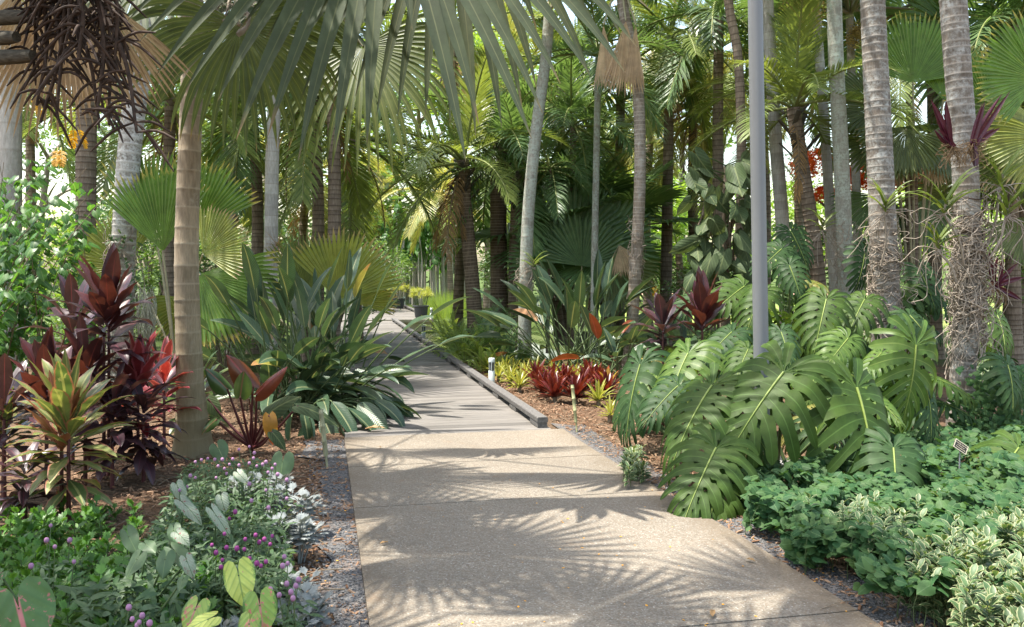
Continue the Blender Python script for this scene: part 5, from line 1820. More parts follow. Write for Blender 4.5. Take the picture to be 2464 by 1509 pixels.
# ---------------------------------------------------------------- bird of paradise clumps
def paddle(parent, base, az, el, pl, bl, bw, mat, droop=0.5, off=0.15, hang=0.6):
    mb = MB()
    o = Vector((math.cos(az), math.sin(az), 0))
    p = Vector(base) + o * off + Vector((U(-.06, .06), U(-.06, .06), 0))
    d = o * math.cos(el) + Vector((0, 0, math.sin(el)))
    n = 10
    pts = []
    for i in range(n + 1):
        pts.append(p.copy())
        p = p + d * pl / n
        d = d + Vector((0, 0, -droop / n * (0.3 + 1.4 * i / n)))
        d.normalize()
    tube(mb, pts, [0.013 - 0.0006 * i for i in range(n + 1)], 6, 1)
    nrm = Vector((0, 0, 1)) - o * 0.6 + Vector((U(-.9, .9), U(-.9, .9), 0))
    blade(mb, pts[-1], d, nrm, bl, bw, 10, 'lance', hang, 1.0, U(0.22, 0.5), 5, 0, None, 0.05)
    return mb.build('leaf', [mat, 'stem_green' if mat != 'strelitzia_dry' else 'fibre'], parent)


bs = G(725, 985)
t = thing('bird_of_paradise_clump', 'large clump of blue green paddle leaves spilling onto the left of the boardwalk', 'bird of paradise', bs)
for i in range(118):
    f = i / 118
    if i % 3 == 0:
        az = U(-1.2, 0.1)          # to the right, over the deck
        el = RAD(U(12, 58))
        pl, dr = U(0.5, 0.75), U(0.4, 1.0)
    else:
        az = U(-3.14, 3.14)
        el = RAD(U(32, 86))
        pl, dr = U(0.85, 1.5), U(0.1, 0.55)
    mt = 'strelitzia' if i % 40 else 'strelitzia_old'
    paddle(t, bs + Vector((U(-.45, .45), U(-.3, .4), 0)), az, el, pl, U(0.46, 0.62), U(0.13, 0.175), mt, dr, U(0, .1), U(0.2, 0.9))
for i in range(34):
    paddle(t, bs + Vector((U(-.4, .5), U(-.45, .3), 0)), U(-3.14, 3.14) if i % 2 else U(-1.6, .3), RAD(U(28, 75)), U(.35, .75), U(.46, .62), U(.14, .19), 'strelitzia', U(.2, .9), 0, U(.3, 1.1))
for i in range(10):
    paddle(t, bs + Vector((U(-.3, .5), U(-.3, .3), 0)), U(-1.8, 0.6), RAD(U(0, 35)), U(0.6, 0.9), 0.38, 0.10, 'strelitzia_dry', 1.4, 0.05, 1.5)
for (sx, sy, dd, az, el, pl) in ((850, 985, 9.0, -0.75, 25, 0.55), (905, 980, 9.2, -0.55, 30, 0.6), (830, 1000, 8.9, -1.3, 15, 0.5), (890, 930, 9.6, -0.4, 35, 0.7), (930, 900, 9.9, -0.15, 40, 0.6)):
    for q in range(4):
        paddle(t, Vector((W(sx, sy, dd).x - 0.45, dd, 0.15)), az + U(-.4, .4), RAD(el + U(-12, 14)), pl * U(.55, .85), U(.42, .58), U(.14, .19), 'strelitzia', U(.8, 1.4), 0, U(.8, 1.4))
bs2 = Vector(((1385 - CX) / F * 13.6, 13.6, 0))
t = thing('bird_of_paradise_clump', 'clump of upright paddle leaves right of the boardwalk below the pale leaning trunk', 'bird of paradise', bs2)
for i in range(58):
    az = U(-3.14, 3.14)
    el = RAD(U(30, 86))
    paddle(t, bs2 + Vector((U(-.35, .35), U(-.3, .3), 0)), az, el, U(0.75, 1.35), U(0.52, 0.72), U(0.17, 0.23), 'strelitzia', U(.1, .8), U(0, .1), U(.2, .9))
for (az, el, mt) in ((3.0, 30, 'cord_pink'), (-2.6, 20, 'strelitzia_dry'), (2.4, 60, 'strelitzia_dry'), (-2.9, 5, 'strelitzia_old'), (-0.4, 30, 'strelitzia_old')):
    paddle(t, bs2, az, RAD(el), 1.0, .6, .16, mt, .8, .1, .6)
for (px, D, n, lab) in ((790, 14.4, 26, 'paddle leaf clump with dry leaves farther along the left of the boardwalk'), (1660, 13.5, 18, 'low paddle leaf plant behind the right hand maroon cordyline'), (1490, 12.6, 18, 'broad green leaf clump with bronze leaves at the foot of the dead fan trunk')):
    bq = Vector(((px - CX) / F * D, D, 0))
    t = thing('bird_of_paradise_clump', lab, 'bird of paradise', bq)
    for i in range(n):
        mt = 'strelitzia'
        if D == 14.4 and i % 4 == 0:
            mt = 'strelitzia_dry'
        if D == 12.6 and i % 4 == 0:
            mt = 'philo_red'
        paddle(t, bq + Vector((U(-.3, .3), U(-.3, .3), 0)), U(-3.1, 3.1), RAD(U(15, 80)), U(.4, .8), U(.4, .55), U(.12, .19), mt, U(.2, .9), .05, U(.3, 1.0))

# ---------------------------------------------------------------- cordylines, bromeliads, ferns
def cordyline(label, base, z, mat, n, L, Wd, e0=86, e1=-15, h=0.3, group='red cordylines', g=0.7, name='cordyline', stems=1, wav=0.15):
    base = Vector(base)
    t = thing(name, label, 'cordyline', (base.x, base.y, 0), group)
    ms, ml = MB(), MB()
    for q in range(stems):
        dx = Vector((U(-.14, .14), U(-.14, .14), 0)) * (stems > 1)
        zz = z * (1 - 0.22 * q)
        c = Vector((base.x, base.y, zz)) + dx
        tube(ms, spline([Vector((base.x, base.y, -0.03)), Vector((base.x, base.y, zz * .5)) + dx * .7, c + Vector((0, 0, h * .8))], 8), [0.017 - 0.0008 * i for i in range(9)], 7)
        if n > 11:
            rosette(ml, c - Vector((0, 0, zz * .42)), int(n * .4), L * .95, Wd * 1.3, 35, -25, g * 1.3, 'cord', zz * .35, .22, 9, 0, wav, 5)
        rosette(ml, c, int(n * 1.25), L * 1.02, Wd * 1.4, e0, e1, g * 1.15, 'cord', h * 1.6, 0.22, 9, 0, wav, 5)
    ms.build('stem', 'stem_maroon', t)
    ml.build('leaves', mat, t)
    return t


def at(px, py, D):
    v = W(px, py, D)
    return v


def cordy(label, px, py, D, mat, n, L, Wd, **kw):
    v = W(px, py, D)
    return cordyline(label, (v.x, v.y, 0), v.z, mat, n, L, Wd, **kw)


cordy('tallest maroon cordyline at the left with broad dark leaves', 262, 800, 6.9, 'cord_maroon', 15, 0.47, 0.098, e1=35, h=0.14, g=0.45)
cordy('purple brown cordyline with drooping leaves just below the tallest maroon one', 250, 860, 6.8, 'cord_purple', 16, 0.46, 0.082, e0=45, e1=-25, h=0.2, g=0.9)
cordy('maroon cordyline with upright leaves at the left edge behind the yellow green one', 112, 990, 6.3, 'cord_maroon', 16, 0.40, 0.090, e0=88, e1=20, h=0.14, g=0.4)
cordy('maroon cordyline spreading at the left edge', 10, 1050, 6.1, 'cord_purple', 18, 0.42, 0.075, e0=60, e1=-10, h=0.15)
cordy('bright red cordyline just left of the tan ringed trunk', 332, 985, 6.95, 'cord_red', 22, 0.38, 0.075, e0=86, e1=0, h=0.18, g=0.7)
cordy('dull purple cordyline with drooping leaves below the bright red one', 345, 1075, 6.7, 'cord_purple', 24, 0.36, 0.072, e0=55, e1=-30, h=0.2, g=1.0)
cordy('yellow green and pink cordyline in front of the maroon ones', 165, 1120, 5.6, 'cord_var', 30, 0.44, 0.078, e0=88, e1=-12, h=0.22, g=0.75)
cordy('salmon striped cordyline shoot inside the yellow green one', 148, 1085, 5.65, 'cord_pink', 11, 0.36, 0.066, e0=86, e1=45, h=0.1, g=0.4)
cordy('small brown purple cordyline at the lower left under the yellow green one', 60, 1190, 5.6, 'cord_purple', 20, 0.30, 0.05, e0=50, e1=-20, h=0.12, g=1.0)
cordy('yellow green cordyline at the very left edge', 8, 1090, 6.2, 'cord_var', 22, 0.32, 0.05, e0=85, e1=0, h=0.12)
cordy('dark red cordyline with upright leaves among the split leaves right of the rosettes', 1690, 800, 8.6, 'cord_maroon', 16, 0.42, 0.098, e0=88, e1=25, h=0.14, g=0.35)
cordy('purple cordyline with spreading leaves just left of the dark red one', 1595, 825, 8.8, 'cord_purple', 16, 0.36, 0.085, e0=75, e1=0, h=0.14, g=0.6)
cordy('dull green cordyline in the gap below the tan ringed trunk', 470, 1010, 8.4, 'philo_dark', 20, 0.4, 0.085, e0=75, e1=-10, h=0.2, group='green cordylines')

cordy('wide maroon cordyline filling the bed behind the yellow green one', 205, 1010, 6.6, 'cord_maroon', 18, 0.44, 0.085, e0=80, e1=0, h=0.25, g=0.9)
cordy('low purple cordyline between the yellow green one and the red one', 270, 1070, 6.5, 'cord_purple', 18, 0.38, 0.08, e0=70, e1=-20, h=0.22, g=1.1)
cordy('low brown purple cordyline under the tallest maroon one', 175, 900, 7.3, 'cord_purple', 18, 0.42, 0.085, e0=75, e1=-15, h=0.3, g=1.1)
cordy('reddish cordyline half hidden behind the tan trunk', 395, 985, 7.5, 'cord_red', 16, 0.36, 0.07, e0=80, e1=0, h=0.2, g=0.9)


def brom(label, px, py, D, mat, n=22, L=0.24, Wd=0.05, e0=82, e1=2, g=0.5, zoff=0.0, group=None, wav=0.0):
    b = Vector(((px - CX) / F * D, D, zoff))
    t = thing('bromeliad', label, 'bromeliad', b, group)
    mb = MB()
    rosette(mb, b + Vector((0, 0, 0.03)), n, L, Wd, e0, e1, g, 'strap', 0.05, 0.35, 6, 0, wav, 3)
    mb.build('leaves', mat, t)
    mb = MB()
    tube(mb, [b + Vector((0, 0, -0.04)), b + Vector((0, 0, 0.07))], [0.03, 0.022], 8)
    mb.build('stem', 'twig', t)
    return t


RB = [(1307, 940, 11.1, 'red rosette nearest the bamboo stake on its left'), (1360, 912, 11.6, 'red rosette behind the front red ones, highest of them'), (1290, 915, 11.9, 'red rosette at the left end of the red group'),
      (1402, 938, 11.2, 'red rosette behind the bamboo stake'), (1435, 920, 11.6, 'brownish red rosette right of the bamboo stake'), (1335, 962, 10.7, 'small red rosette lowest in the red group'),
      (1325, 925, 11.4, 'red rosette in the middle of the red group'), (1385, 960, 10.6, 'red rosette just left of the foot of the bamboo stake'), (1460, 945, 11.0, 'red rosette beside the hanging split leaf'), (1415, 905, 12.1, 'dark red rosette at the back behind the bamboo stake')]
for (px, py, D, lab) in RB:
    brom(lab, px, py, D, 'brom_red', 28, 0.30, 0.062, zoff=0.03 if py < 930 else 0.0, group='red bromeliads by the boardwalk', e1=12)
YB = [(1200, 905, 12.6, 'yellow rosette right of the pale bollard light'), (1228, 918, 12.2, 'yellow green rosette in front of the others by the bollard light'), (1235, 890, 13.1, 'yellow green rosette under the paddle leaf clump'),
      (1262, 905, 12.5, 'yellow rosette between the bollard light and the red group'), (1180, 885, 13.6, 'yellow green rosette behind the bollard light'), (1330, 895, 12.6, 'yellow green rosette behind the red group'),
      (1385, 890, 12.6, 'pale yellow rosette at the back right of the red group'),
      (1215, 900, 13.4, 'yellow green rosette at the back left under the paddle leaves'), (1290, 890, 13.2, 'yellow green rosette in the row behind the red group, left end'), (1250, 925, 11.6, 'yellow rosette nearest the kerb left of the red group'), (1430, 885, 13.0, 'yellow green rosette at the right end of the back row')]
for (px, py, D, lab) in YB:
    brom(lab, px, py, D, 'brom_yellow', 24, 0.26, 0.036, g=1.2, group='yellow bromeliads by the boardwalk', e1=5)
brom('cream green rosette on the mulch right of the bamboo stake', 1440, 965, 10.4, 'brom_yellow', 26, 0.26, 0.04, g=0.9)
brom('small yellow green rosette at the edge of the hanging split leaf', 1468, 1000, 9.3, 'brom_yellow', 18, 0.2, 0.03, g=1.0)
brom('orange dying leaf rosette behind the red group at the right', 1462, 915, 11.4, 'brom_orange', 10, 0.26, 0.08, g=0.8)


def fernclump(label, px, D, n, L, mat, group='ferns by the boardwalk', name='fern', nl=30, ll=0.07, lw=0.02, e=(20, 85), droop=1.3):
    b = Vector(((px - CX) / F * D, D, 0))
    if b.dot(RV) < 2.62:
        b.x += (2.62 - b.dot(RV)) / 0.977
    t = thing(name, label, 'fern', b, group)
    mb = MB()
    for i in range(n):
        pinnate(mb, b + Vector((U(-.18, .18), U(-.18, .18), 0)), U(0, 6.28), RAD(U(*e)), L * U(.7, 1.1), nl=nl, ll=ll, lw=lw, droop=droop * U(.6, 1.3), lg=0.3, rr=0.005, ang=80, lrows=2, start=0.08)
    mb.build('fronds', [mat, 'rachis_green'], t)


fernclump('yellow green sword fern clump beside the kerb, nearest the deck', 1092, 15.2, 46, 0.72, 'fern')
fernclump('sword fern clump at the left of the fern bank by the kerb', 1060, 16.8, 40, 0.72, 'fern')
fernclump('sword fern clump behind the nearest ferns under the dark trunk', 1120, 16.2, 40, 0.85, 'fern')
fernclump('low sword fern at the right of the fern bank', 1128, 13.8, 26, 0.5, 'fern')
fernclump('pale sword fern in the middle of the fern bank', 1085, 18.5, 36, 0.95, 'fern')
fernclump('dark cycad like fern with shiny fronds right of the fern bank', 1180, 15.2, 22, 1.15, 'fern_dark', nl=26, ll=0.2, lw=0.022, e=(25, 80), name='cycad')
fernclump('dark cycad like fern behind the fern bank at the thick dark trunk', 1185, 16.8, 20, 1.3, 'fern_dark', nl=26, ll=0.22, lw=0.022, e=(25, 80), name='cycad')
fernclump('low green fern under the paddle leaf clump right of the boardwalk', 1250, 14.2, 26, 0.5, 'fern_dark')
fernclump('low green fern in the deep shade of the bank of split leaves', 1560, 12.5, 26, 0.55, 'fern_dark')

# bronze arrow leaved philodendron right of the tan trunk
b = G(602, 1078)
t = thing('bronze_philodendron', 'philodendron with bronze red arrow leaves and dark red stalks right of the tan trunk', 'philodendron', b)
for i, (ax, ay, tx, ty, D, mt, wd, fc) in enumerate([
        (609, 930, 548, 852, 7.7, 'philo_red', 0.55, (0.5, -0.9, 0.3)), (618, 948, 684, 880, 7.6, 'philo_red', 0.42, (-0.5, -0.9, 0.35)), (547, 936, 496, 884, 7.7, 'philo_dark', 0.6, (0.5, -0.8, 0.5)),
        (578, 955, 585, 895, 7.5, 'philo_dark', 0.7, (0.1, -0.9, 0.4)), (717, 977, 815, 996, 7.4, 'philo_green', 0.42, (0.1, -0.5, 0.9)), (640, 1000, 700, 945, 7.7, 'philo_green', 0.6, (-0.2, -0.8, 0.6)),
        (500, 960, 530, 1000, 7.8, 'philo_green', 0.7, (0.1, -0.8, 0.6)), (655, 1040, 690, 1075, 7.3, 'philo_green', 0.6, (0.1, -0.6, 0.8)), (648, 1000, 655, 1070, 7.5, 'brom_orange', 0.5, (0.2, -0.9, 0.2)),
        (520, 1010, 480, 1040, 7.5, 'philo_dark', 0.55, (0.1, -0.8, 0.5))]):
    mb = MB()
    A_, T_ = W(ax, ay, D), W(tx, ty, D - 0.05)
    hv = heart(1, wd, 0.14, 12, 0.12 if i < 4 else 0.4, 0.9 if i < 4 else 0.3, 0.02, i)
    m_ = np.array(frame(A_, T_, fc))
    V_ = hv[0] @ m_[:3, :3].T + m_[:3, 3]
    mb.add(V_, hv[1], np.concatenate([hv[2], np.full((len(V_), 1), rng.random())], 1), 0)
    petiole(mb, b + Vector((U(-.05, .05), U(-.05, .05), 0)), A_, 0.015, 0.009, -0.04, 7, 1)
    mb.build('leaf', [mt, 'stem_maroon'], t)
mb = MB()
tube(mb, spline([b + Vector((0, 0, -.03)), b + Vector((0.02, 0, .15)), W(600, 960, 7.8)], 8), [0.028, 0.026, 0.024, 0.02, 0.016, 0.013, 0.01, 0.007, 0.004], 8)
mb.build('stem', 'brom_red', t)

# ---------------------------------------------------------------- split leaf monsteras
MON = {}
for mt in ('monstera', 'monstera_light', 'monstera_dark', 'monstera_old'):
    MON[mt] = [monstera(s + {'monstera': 0, 'monstera_light': 10, 'monstera_dark': 20, 'monstera_old': 30}[mt]).mesh('leaf', [mt, 'midrib']) for s in range(6)]


def mleaf(parent, pbase, A_, T_, face, mt, wide=1.0):
    me = rng.choice(MON[mt])
    m_ = frame(A_, T_, face, 1.0)
    m_ = m_ @ Matrix.Diagonal((wide * .88, 1, 1, 1))
    o = put('leaf', me, parent, m_)
    if pbase is not None:
        mb = MB()
        petiole(mb, pbase, A_, 0.015, 0.009, -0.03, 6)
        s = mb.mesh('stalk', ['stem_green'], world_loc(parent))
        link('stalk', s, parent)
    return o


HERO = [  # attachment px, tip px, depth there, depth at tip, kind, width
    (1884, 898, 1722, 1100, 6.4, 6.05, 'monstera', 1.0, (-0.25, -0.75, 0.7)),
    (2062, 936, 2150, 1205, 6.45, 5.95, 'monstera', 1.12, (0.1, -0.8, 0.65)),
    (2204, 832, 2192, 1040, 7.3, 7.1, 'monstera_light', 0.95, (-0.05, -1, -0.1)),
    (1722, 1080, 1632, 1252, 5.95, 5.5, 'monstera', 1.0, (-0.3, -0.7, 0.75)),
    (1735, 1140, 1705, 1268, 5.85, 5.5, 'monstera', 1.25, (0.2, -0.8, 0.6)),
    (1655, 852, 1585, 985, 7.6, 7.2, 'monstera_light', 1.0, (-0.4, -0.8, 0.4)),
    (1540, 880, 1486, 1050, 7.9, 7.5, 'monstera_dark', 0.8, (-0.6, -0.8, 0.3)),
    (1712, 930, 1592, 1100, 6.6, 6.15, 'monstera', 1.0, (-0.4, -0.7, 0.6)),
    (1630, 930, 1540, 1010, 7.2, 6.9, 'monstera_dark', 1.0, (-0.4, -0.7, 0.6)),
    (2150, 1080, 2165, 1240, 6.1, 5.7, 'monstera_dark', 1.1, (0.0, -0.8, 0.6)),
    (2450, 1080, 2368, 1190, 6.6, 6.2, 'monstera', 1.0, (-0.2, -0.7, 0.7)),
    (1988, 722, 1960, 838, 9.3, 8.9, 'monstera', 1.0, (-0.1, -0.7, 0.7)),
    (2080, 722, 2035, 800, 9.6, 9.2, 'monstera', 0.95, (-0.2, -0.7, 0.7)),
    (1960, 905, 1940, 985, 7.6, 7.4, 'monstera_light', 1.0, (0.0, -0.8, 0.6)),
    (1900, 640, 1930, 712, 11.0, 10.7, 'monstera_dark', 1.0, (0.1, -0.8, 0.6)),
    (1880, 600, 1820, 650, 11.4, 11.1, 'monstera_dark', 1.0, (-0.2, -0.8, 0.6)),
    (1790, 690, 1715, 740, 10.0, 9.6, 'monstera', 1.0, (-0.2, -0.7, 0.7)),
    (1832, 705, 1790, 800, 9.3, 9.0, 'monstera', 0.9, (-0.3, -0.8, 0.5)),
    (1695, 715, 1610, 748, 10.2, 9.9, 'monstera_dark', 1.0, (-0.1, -0.7, 0.8)),
    (1905, 560, 1950, 640, 11.8, 11.5, 'monstera_dark', 1.0, (0.1, -0.9, 0.4)),
    (2080, 612, 2070, 700, 10.9, 10.7, 'monstera_dark', 0.9, (0.0, -0.9, 0.4)),
    (2215, 655, 2260, 740, 10.6, 10.3, 'monstera_dark', 1.1, (0.2, -0.7, 0.7)),
    (2190, 760, 2262, 830, 9.6, 9.2, 'monstera_dark', 1.1, (0.2, -0.7, 0.8)),
    (2400, 760, 2440, 850, 8.9, 8.5, 'monstera', 1.0, (0.1, -0.7, 0.7)),
    (2425, 880, 2458, 980, 7.9, 7.6, 'monstera_dark', 1.0, (0.1, -0.8, 0.6)),
    (2380, 900, 2345, 980, 8.9, 8.7, 'monstera_dark', 1.0, (0, -0.9, 0.4)),
    (2040, 815, 1985, 880, 8.1, 7.8, 'monstera_light', 1.0, (-0.2, -0.7, 0.7)),
    (2120, 850, 2070, 905, 7.9, 7.6, 'monstera_light', 0.8, (-0.2, -0.6, 0.8)),
    (1800, 842, 1762, 915, 7.2, 6.9, 'monstera', 1.0, (-0.2, -0.7, 0.7)),
    (2005, 955, 1965, 1090, 6.9, 6.7, 'monstera_light', 0.6, (-0.5, -0.8, 0.2)),
    (1960, 1020, 2000, 1130, 7.0, 6.7, 'monstera_dark', 0.9, (0.1, -0.9, 0.4)),
    (2230, 940, 2262, 1060, 7.4, 7.1, 'monstera_dark', 0.8, (0.2, -0.9, 0.3)),
    (1760, 800, 1690, 860, 8.2, 7.9, 'monstera_dark', 1.0, (-0.2, -0.7, 0.7)),
    (1880, 800, 1905, 870, 8.0, 7.7, 'monstera_dark', 0.9, (0.1, -0.7, 0.7)),
]
MB_ = [(1745, 6.7, 'split leaf plant at the path edge, one leaf lying on the concrete'), (1885, 7.0, 'split leaf plant with the big leaf in front of the grey pole'), (2055, 7.2, 'split leaf plant with the largest drooping leaf in front of the ground cover'),
       (2215, 7.7, 'split leaf plant with a pale leaf seen from below beside the root tangled palm'), (1620, 8.4, 'split leaf plant with hanging leaves behind the bamboo stake'), (2440, 8.6, 'split leaf plant at the right edge behind the root tangled palm'),
       (1720, 10.4, 'split leaf plant in the back row left of the pole'), (1850, 9.9, 'split leaf plant in the back row at the pole'), (2000, 9.8, 'split leaf plant in the back row below the lichen trunk'), (2215, 10.8, 'split leaf plant with bluish leaves between the two stout palms'),
       (1900, 11.8, 'highest split leaf plant in the bank, right of the pole'), (2075, 11.2, 'split leaf plant climbing at the foot of the lichen trunk'), (2110, 8.6, 'split leaf plant hiding the foot of the left stout palm'), (1960, 8.2, 'split leaf plant with young yellow green leaves in the middle of the bank')]
plants = []
for (px, D, lab) in MB_:
    b = Vector(((px - CX) / F * D, D, 0))
    plants.append((thing('monstera', lab, 'monstera', b, 'split leaf monsteras on the right'), b))
for (ax, ay, tx, ty, Da, Dt, mt, wd, fc) in HERO:
    A_, T_ = W(ax, ay, Da), W(tx, ty, Dt)
    pl = min(plants, key=lambda q: (q[1].x - A_.x) ** 2 + ((q[1].y - A_.y - 0.3) * 0.8) ** 2)
    mleaf(pl[0], pl[1] + Vector((U(-.06, .06), U(-.06, .06), 0.0)), A_, T_, Vector(fc) + Vector((U(-.4, .4), U(-.15, .15), U(-.2, .2))), mt, wd)
for (t, b) in plants:
    D = b.y
    hmax = 0.55 if D < 7.5 else (0.75 if D < 9 else (1.0 if D < 10.5 else 1.35))
    for i in range(2 if D == 7.0 else 5 if D < 7.5 else 9 if D < 9 else 13):
        a = U(0, 6.28)
        o = Vector((math.cos(a), math.sin(a), 0))
        h = hmax * U(0.35, 1.1)
        A_ = b + o * U(0.1, 0.45) + Vector((0, 0.25 if D < 9 else 0, h))
        L_ = U(0.26, 0.66)
        T_ = A_ + o * L_ * U(0.6, 0.9) + Vector((0, 0, -L_ * U(0.15, 0.7)))
        if T_.dot(RV) < 2.75 and T_.y < 8.5:
            continue
        mleaf(t, b, A_, T_, Vector((0, -0.35, 1)) + o * 0.5, rng.choice(['monstera', 'monstera_dark', 'monstera_dark', 'monstera_light'] if rng.random() < .9 else ['monstera_old']), U(0.75, 1.15))
    mb = MB()
    for i in range(3):
        e = b + Vector((U(-.3, .3), U(-.2, .2), U(.15, .4)))
        tube(mb, spline([b + Vector((0, 0, -.03)), b.lerp(e, .6) + Vector((U(-.1, .1), 0, 0)), e], 6), 0.02, 7)
    mb.build('stem', 'stem_green', t)

# climbing arrow leaf philodendron
b = Vector(((1745 - CX) / F * 12.4, 12.6, 0))
t = thing('climbing_philodendron', 'climbing vine with large dull green arrow leaves hiding a trunk left of the pole', 'philodendron', b)
for i in range(64):
    f = i / 64
    py = 375 + 320 * f ** 0.95
    wdt = 78 if 420 < py < 560 else 62
    px = 1738 + U(-wdt, wdt) + (12 if py < 430 else 0) - (15 if py > 560 else 0)
    if i % 3 == 0:
        px = 1738 + rng.choice((-1, 1)) * wdt * U(.75, 1.05)
    D = 12.1 + U(-.2, .2) + abs(px - 1740) / 300
    L_ = U(0.24, 0.38)
    A_ = W(px, py, D)
    T_ = A_ + Vector((U(-.9, .9) * L_, U(-.35, .05), -L_ * U(.35, 1)))
    T_ = A_ + (T_ - A_).normalized() * L_
    mb = MB()
    hv = heart(1, U(.62, .80), 0.32, 12, U(.1, .5), U(.2, .7), 0.05, i)
    m_ = np.array(frame(A_, T_, (U(-1.0, 1.0), -1, U(0.0, 1.1))))
    mb.add(hv[0] @ m_[:3, :3].T + m_[:3, 3], hv[1], np.concatenate([hv[2], np.full((len(hv[0]), 1), rng.random())], 1), 0)
    petiole(mb, W(1745, min(690, py + U(10, 50)), 12.7), A_, 0.012, 0.008, 0.05, 5, 1)
    mb.build('leaf', ['philo_green', 'stem_green'], t)
mb = MB()
for i in range(26):
    p = W(1740 + U(-45, 45), U(430, 700), 12.5)
    q = p + Vector((U(-.2, .2), U(-.1, .1), -U(.4, 1.0)))
    q.z = max(q.z, 0)
    tube(mb, spline([p, p.lerp(q, .5) + Vector((U(-.1, .1), 0, 0)), q], 6), U(.008, .022), 5)
tube(mb, spline([b, W(1745, 600, 12.7), W(1750, 400, 12.8)], 12), 0.05, 8)
mb.build('stem', 'twig', t)


# ---------------------------------------------------------------- orchids, roots and bromeliads on the two stout palms
# a few brown fallen leaves on the path
for (s_, t_, lab) in ((4.4, 2.28, 'curled brown leaf fallen near the right edge of the path'), (3.7, 1.75, 'small brown leaf fallen in the middle of the near path'), (5.1, .33, 'brown leaf fallen at the left edge of the path'), (7.9, .5, 'brown leaf fallen near the start of the boardwalk')):
    mb = MB()
    a = U(0, 6.28)
    blade(mb, ST(s_, t_, .012), (math.cos(a), math.sin(a), .12), (0, 0, 1), U(.05, .09), .026, 5, 'lance', .7, 1, .5, 3, wav=.3)
    tag(mb.build('fallen_leaf', 'feather_brown', None), lab, 'leaf')


def vanda(label, px, py, D, n, L, stem=None, az0=0.0):
    c = W(px, py, D)
    t = thing('vanda_orchid', label, 'orchid', c, 'strap leaved orchids tied to the palms')
    mb = MB()
    top = c + Vector((0.02, -0.02, 0.12))
    for i in range(n):
        f = i / n
        sg = 1 if i % 2 else -1
        p = c.lerp(top, f) + Vector((U(-.01, .01), U(-.01, .01), 0))
        d = Vector((sg * U(.55, 1.0), -0.35 + U(-.5, .4), 0.55 + 0.7 * f))
        blade(mb, p, d, (0, -.3, 1), L * U(.75, 1.1), .040, 8, 'strap', 1.1 * U(.7, 1.3), 1.0, .5, 3)
    mb.build('leaves', 'orchid', t)
    mb = MB()
    q = stem if stem is not None else c + Vector((U(-.1, .1), .1, -.45))
    tube(mb, spline([top, c, c.lerp(q, .5) + Vector((.03, -.03, 0)), q], 10), .011, 6)
    for i in range(12):
        e = c + Vector((U(-.4, .4), U(-.12, .2), U(-.55, .05)))
        tube(mb, spline([c, c.lerp(e, .4) + Vector((U(-.1, .1), -.05, .05)), c.lerp(e, .8) + Vector((U(-.1, .1), 0, U(-.1, .1))), e], 9), .0045, 4)
    mb.build('roots', 'root', t)


vanda('strap leaved orchid low on the front of the left stout palm', 2128, 510, 9.95, 13, 0.40, W(2120, 640, 10.1))
vanda('strap leaved orchid reaching left of the root tangled palm', 2272, 515, 8.1, 12, 0.42, W(2320, 640, 8.2))
vanda('upper strap leaved orchid on an arching stem right of the root tangled palm', 2405, 450, 8.4, 10, 0.42, W(2362, 620, 8.4))
vanda('strap leaved orchid lower at the right of the root tangled palm', 2420, 520, 8.3, 10, 0.40, W(2368, 640, 8.3))
vanda('strap leaved orchid at the left foot of the root tangle', 2255, 600, 8.2, 10, 0.30, W(2300, 680, 8.2))
vanda('yellowing orchid right of the pole between the trunks', 1978, 555, 12.0, 9, 0.32, W(1985, 640, 12.2))
vanda('small orchid on the pale leaning trunk by the boardwalk', 1282, 645, 14.75, 9, 0.34, W(1268, 690, 14.85))


def rootmass(label, axis, r, y0, y1, n, D, hang=0.25, name='root_tangle'):
    ko = (r / .152) if D < 11 else 0.15
    t = thing(name, label, 'aerial roots', W(axis(y1), y1, D))
    mb = MB()
    for i in range(n):
        py = y0 + (y1 - y0) * rng.betavariate(2.2, 1.9)
        a = U(0, 6.28)
        c = W(axis(py), py, D)
        rr_ = r * U(1.0, 1.10)
        pts = []
        z = c.z
        da, dz = U(-.35, .35), U(-.06, .045)
        for j in range(9):
            pts.append(Vector((c.x + math.cos(a) * rr_, c.y + math.sin(a) * rr_, z)))
            a += da + U(-.25, .25)
            z += dz + U(-.03, .02)
            rr_ = max(r * 1.01, rr_ + U(-.02, .024))
        tube(mb, spline(pts, 18), U(.0025, .006), 4)
    for i in range(n // 8):
        py = U(y0, y1)
        c = W(axis(py), py, D)
        a = U(2.2, 6.8)
        p = Vector((c.x + math.cos(a) * r, c.y - abs(math.sin(a)) * r, c.z))
        q = p + Vector((math.cos(a) * U(.05, .35) * ko, U(-.12, .05), -U(.05, .5) * hang * 4))
        tube(mb, spline([p, p.lerp(q, .4) + Vector((math.cos(a) * .14 * ko, -.04 * ko, .03)), p.lerp(q, .75) + Vector((U(-.06, .06), 0, 0)), q], 10), U(.002, .0045), 4)
    mb.build('roots', 'root', t)


rootmass('dense tangle of grey aerial roots round the nearest right hand palm', lambda y: 2330 if y > 420 else 2322, 0.128, 470, 850, 420, 8.4, 0.3)
rootmass('tangle of brown aerial roots round the left stout palm', lambda y: 2128, 0.155, 540, 800, 200, 10.3, 0.2)
rootmass('dry roots at the foot of the lichen trunk', lambda y: 2036, 0.128, 520, 720, 90, 12.5, 0.2)
rootmass('thin dark roots tied round the dead fan trunk', lambda y: 1530, 0.097, 520, 660, 40, 14, 0.15)
rootmass('wiry roots round the pale leaning trunk', lambda y: 1264, 0.115, 620, 720, 40, 15, 0.15)
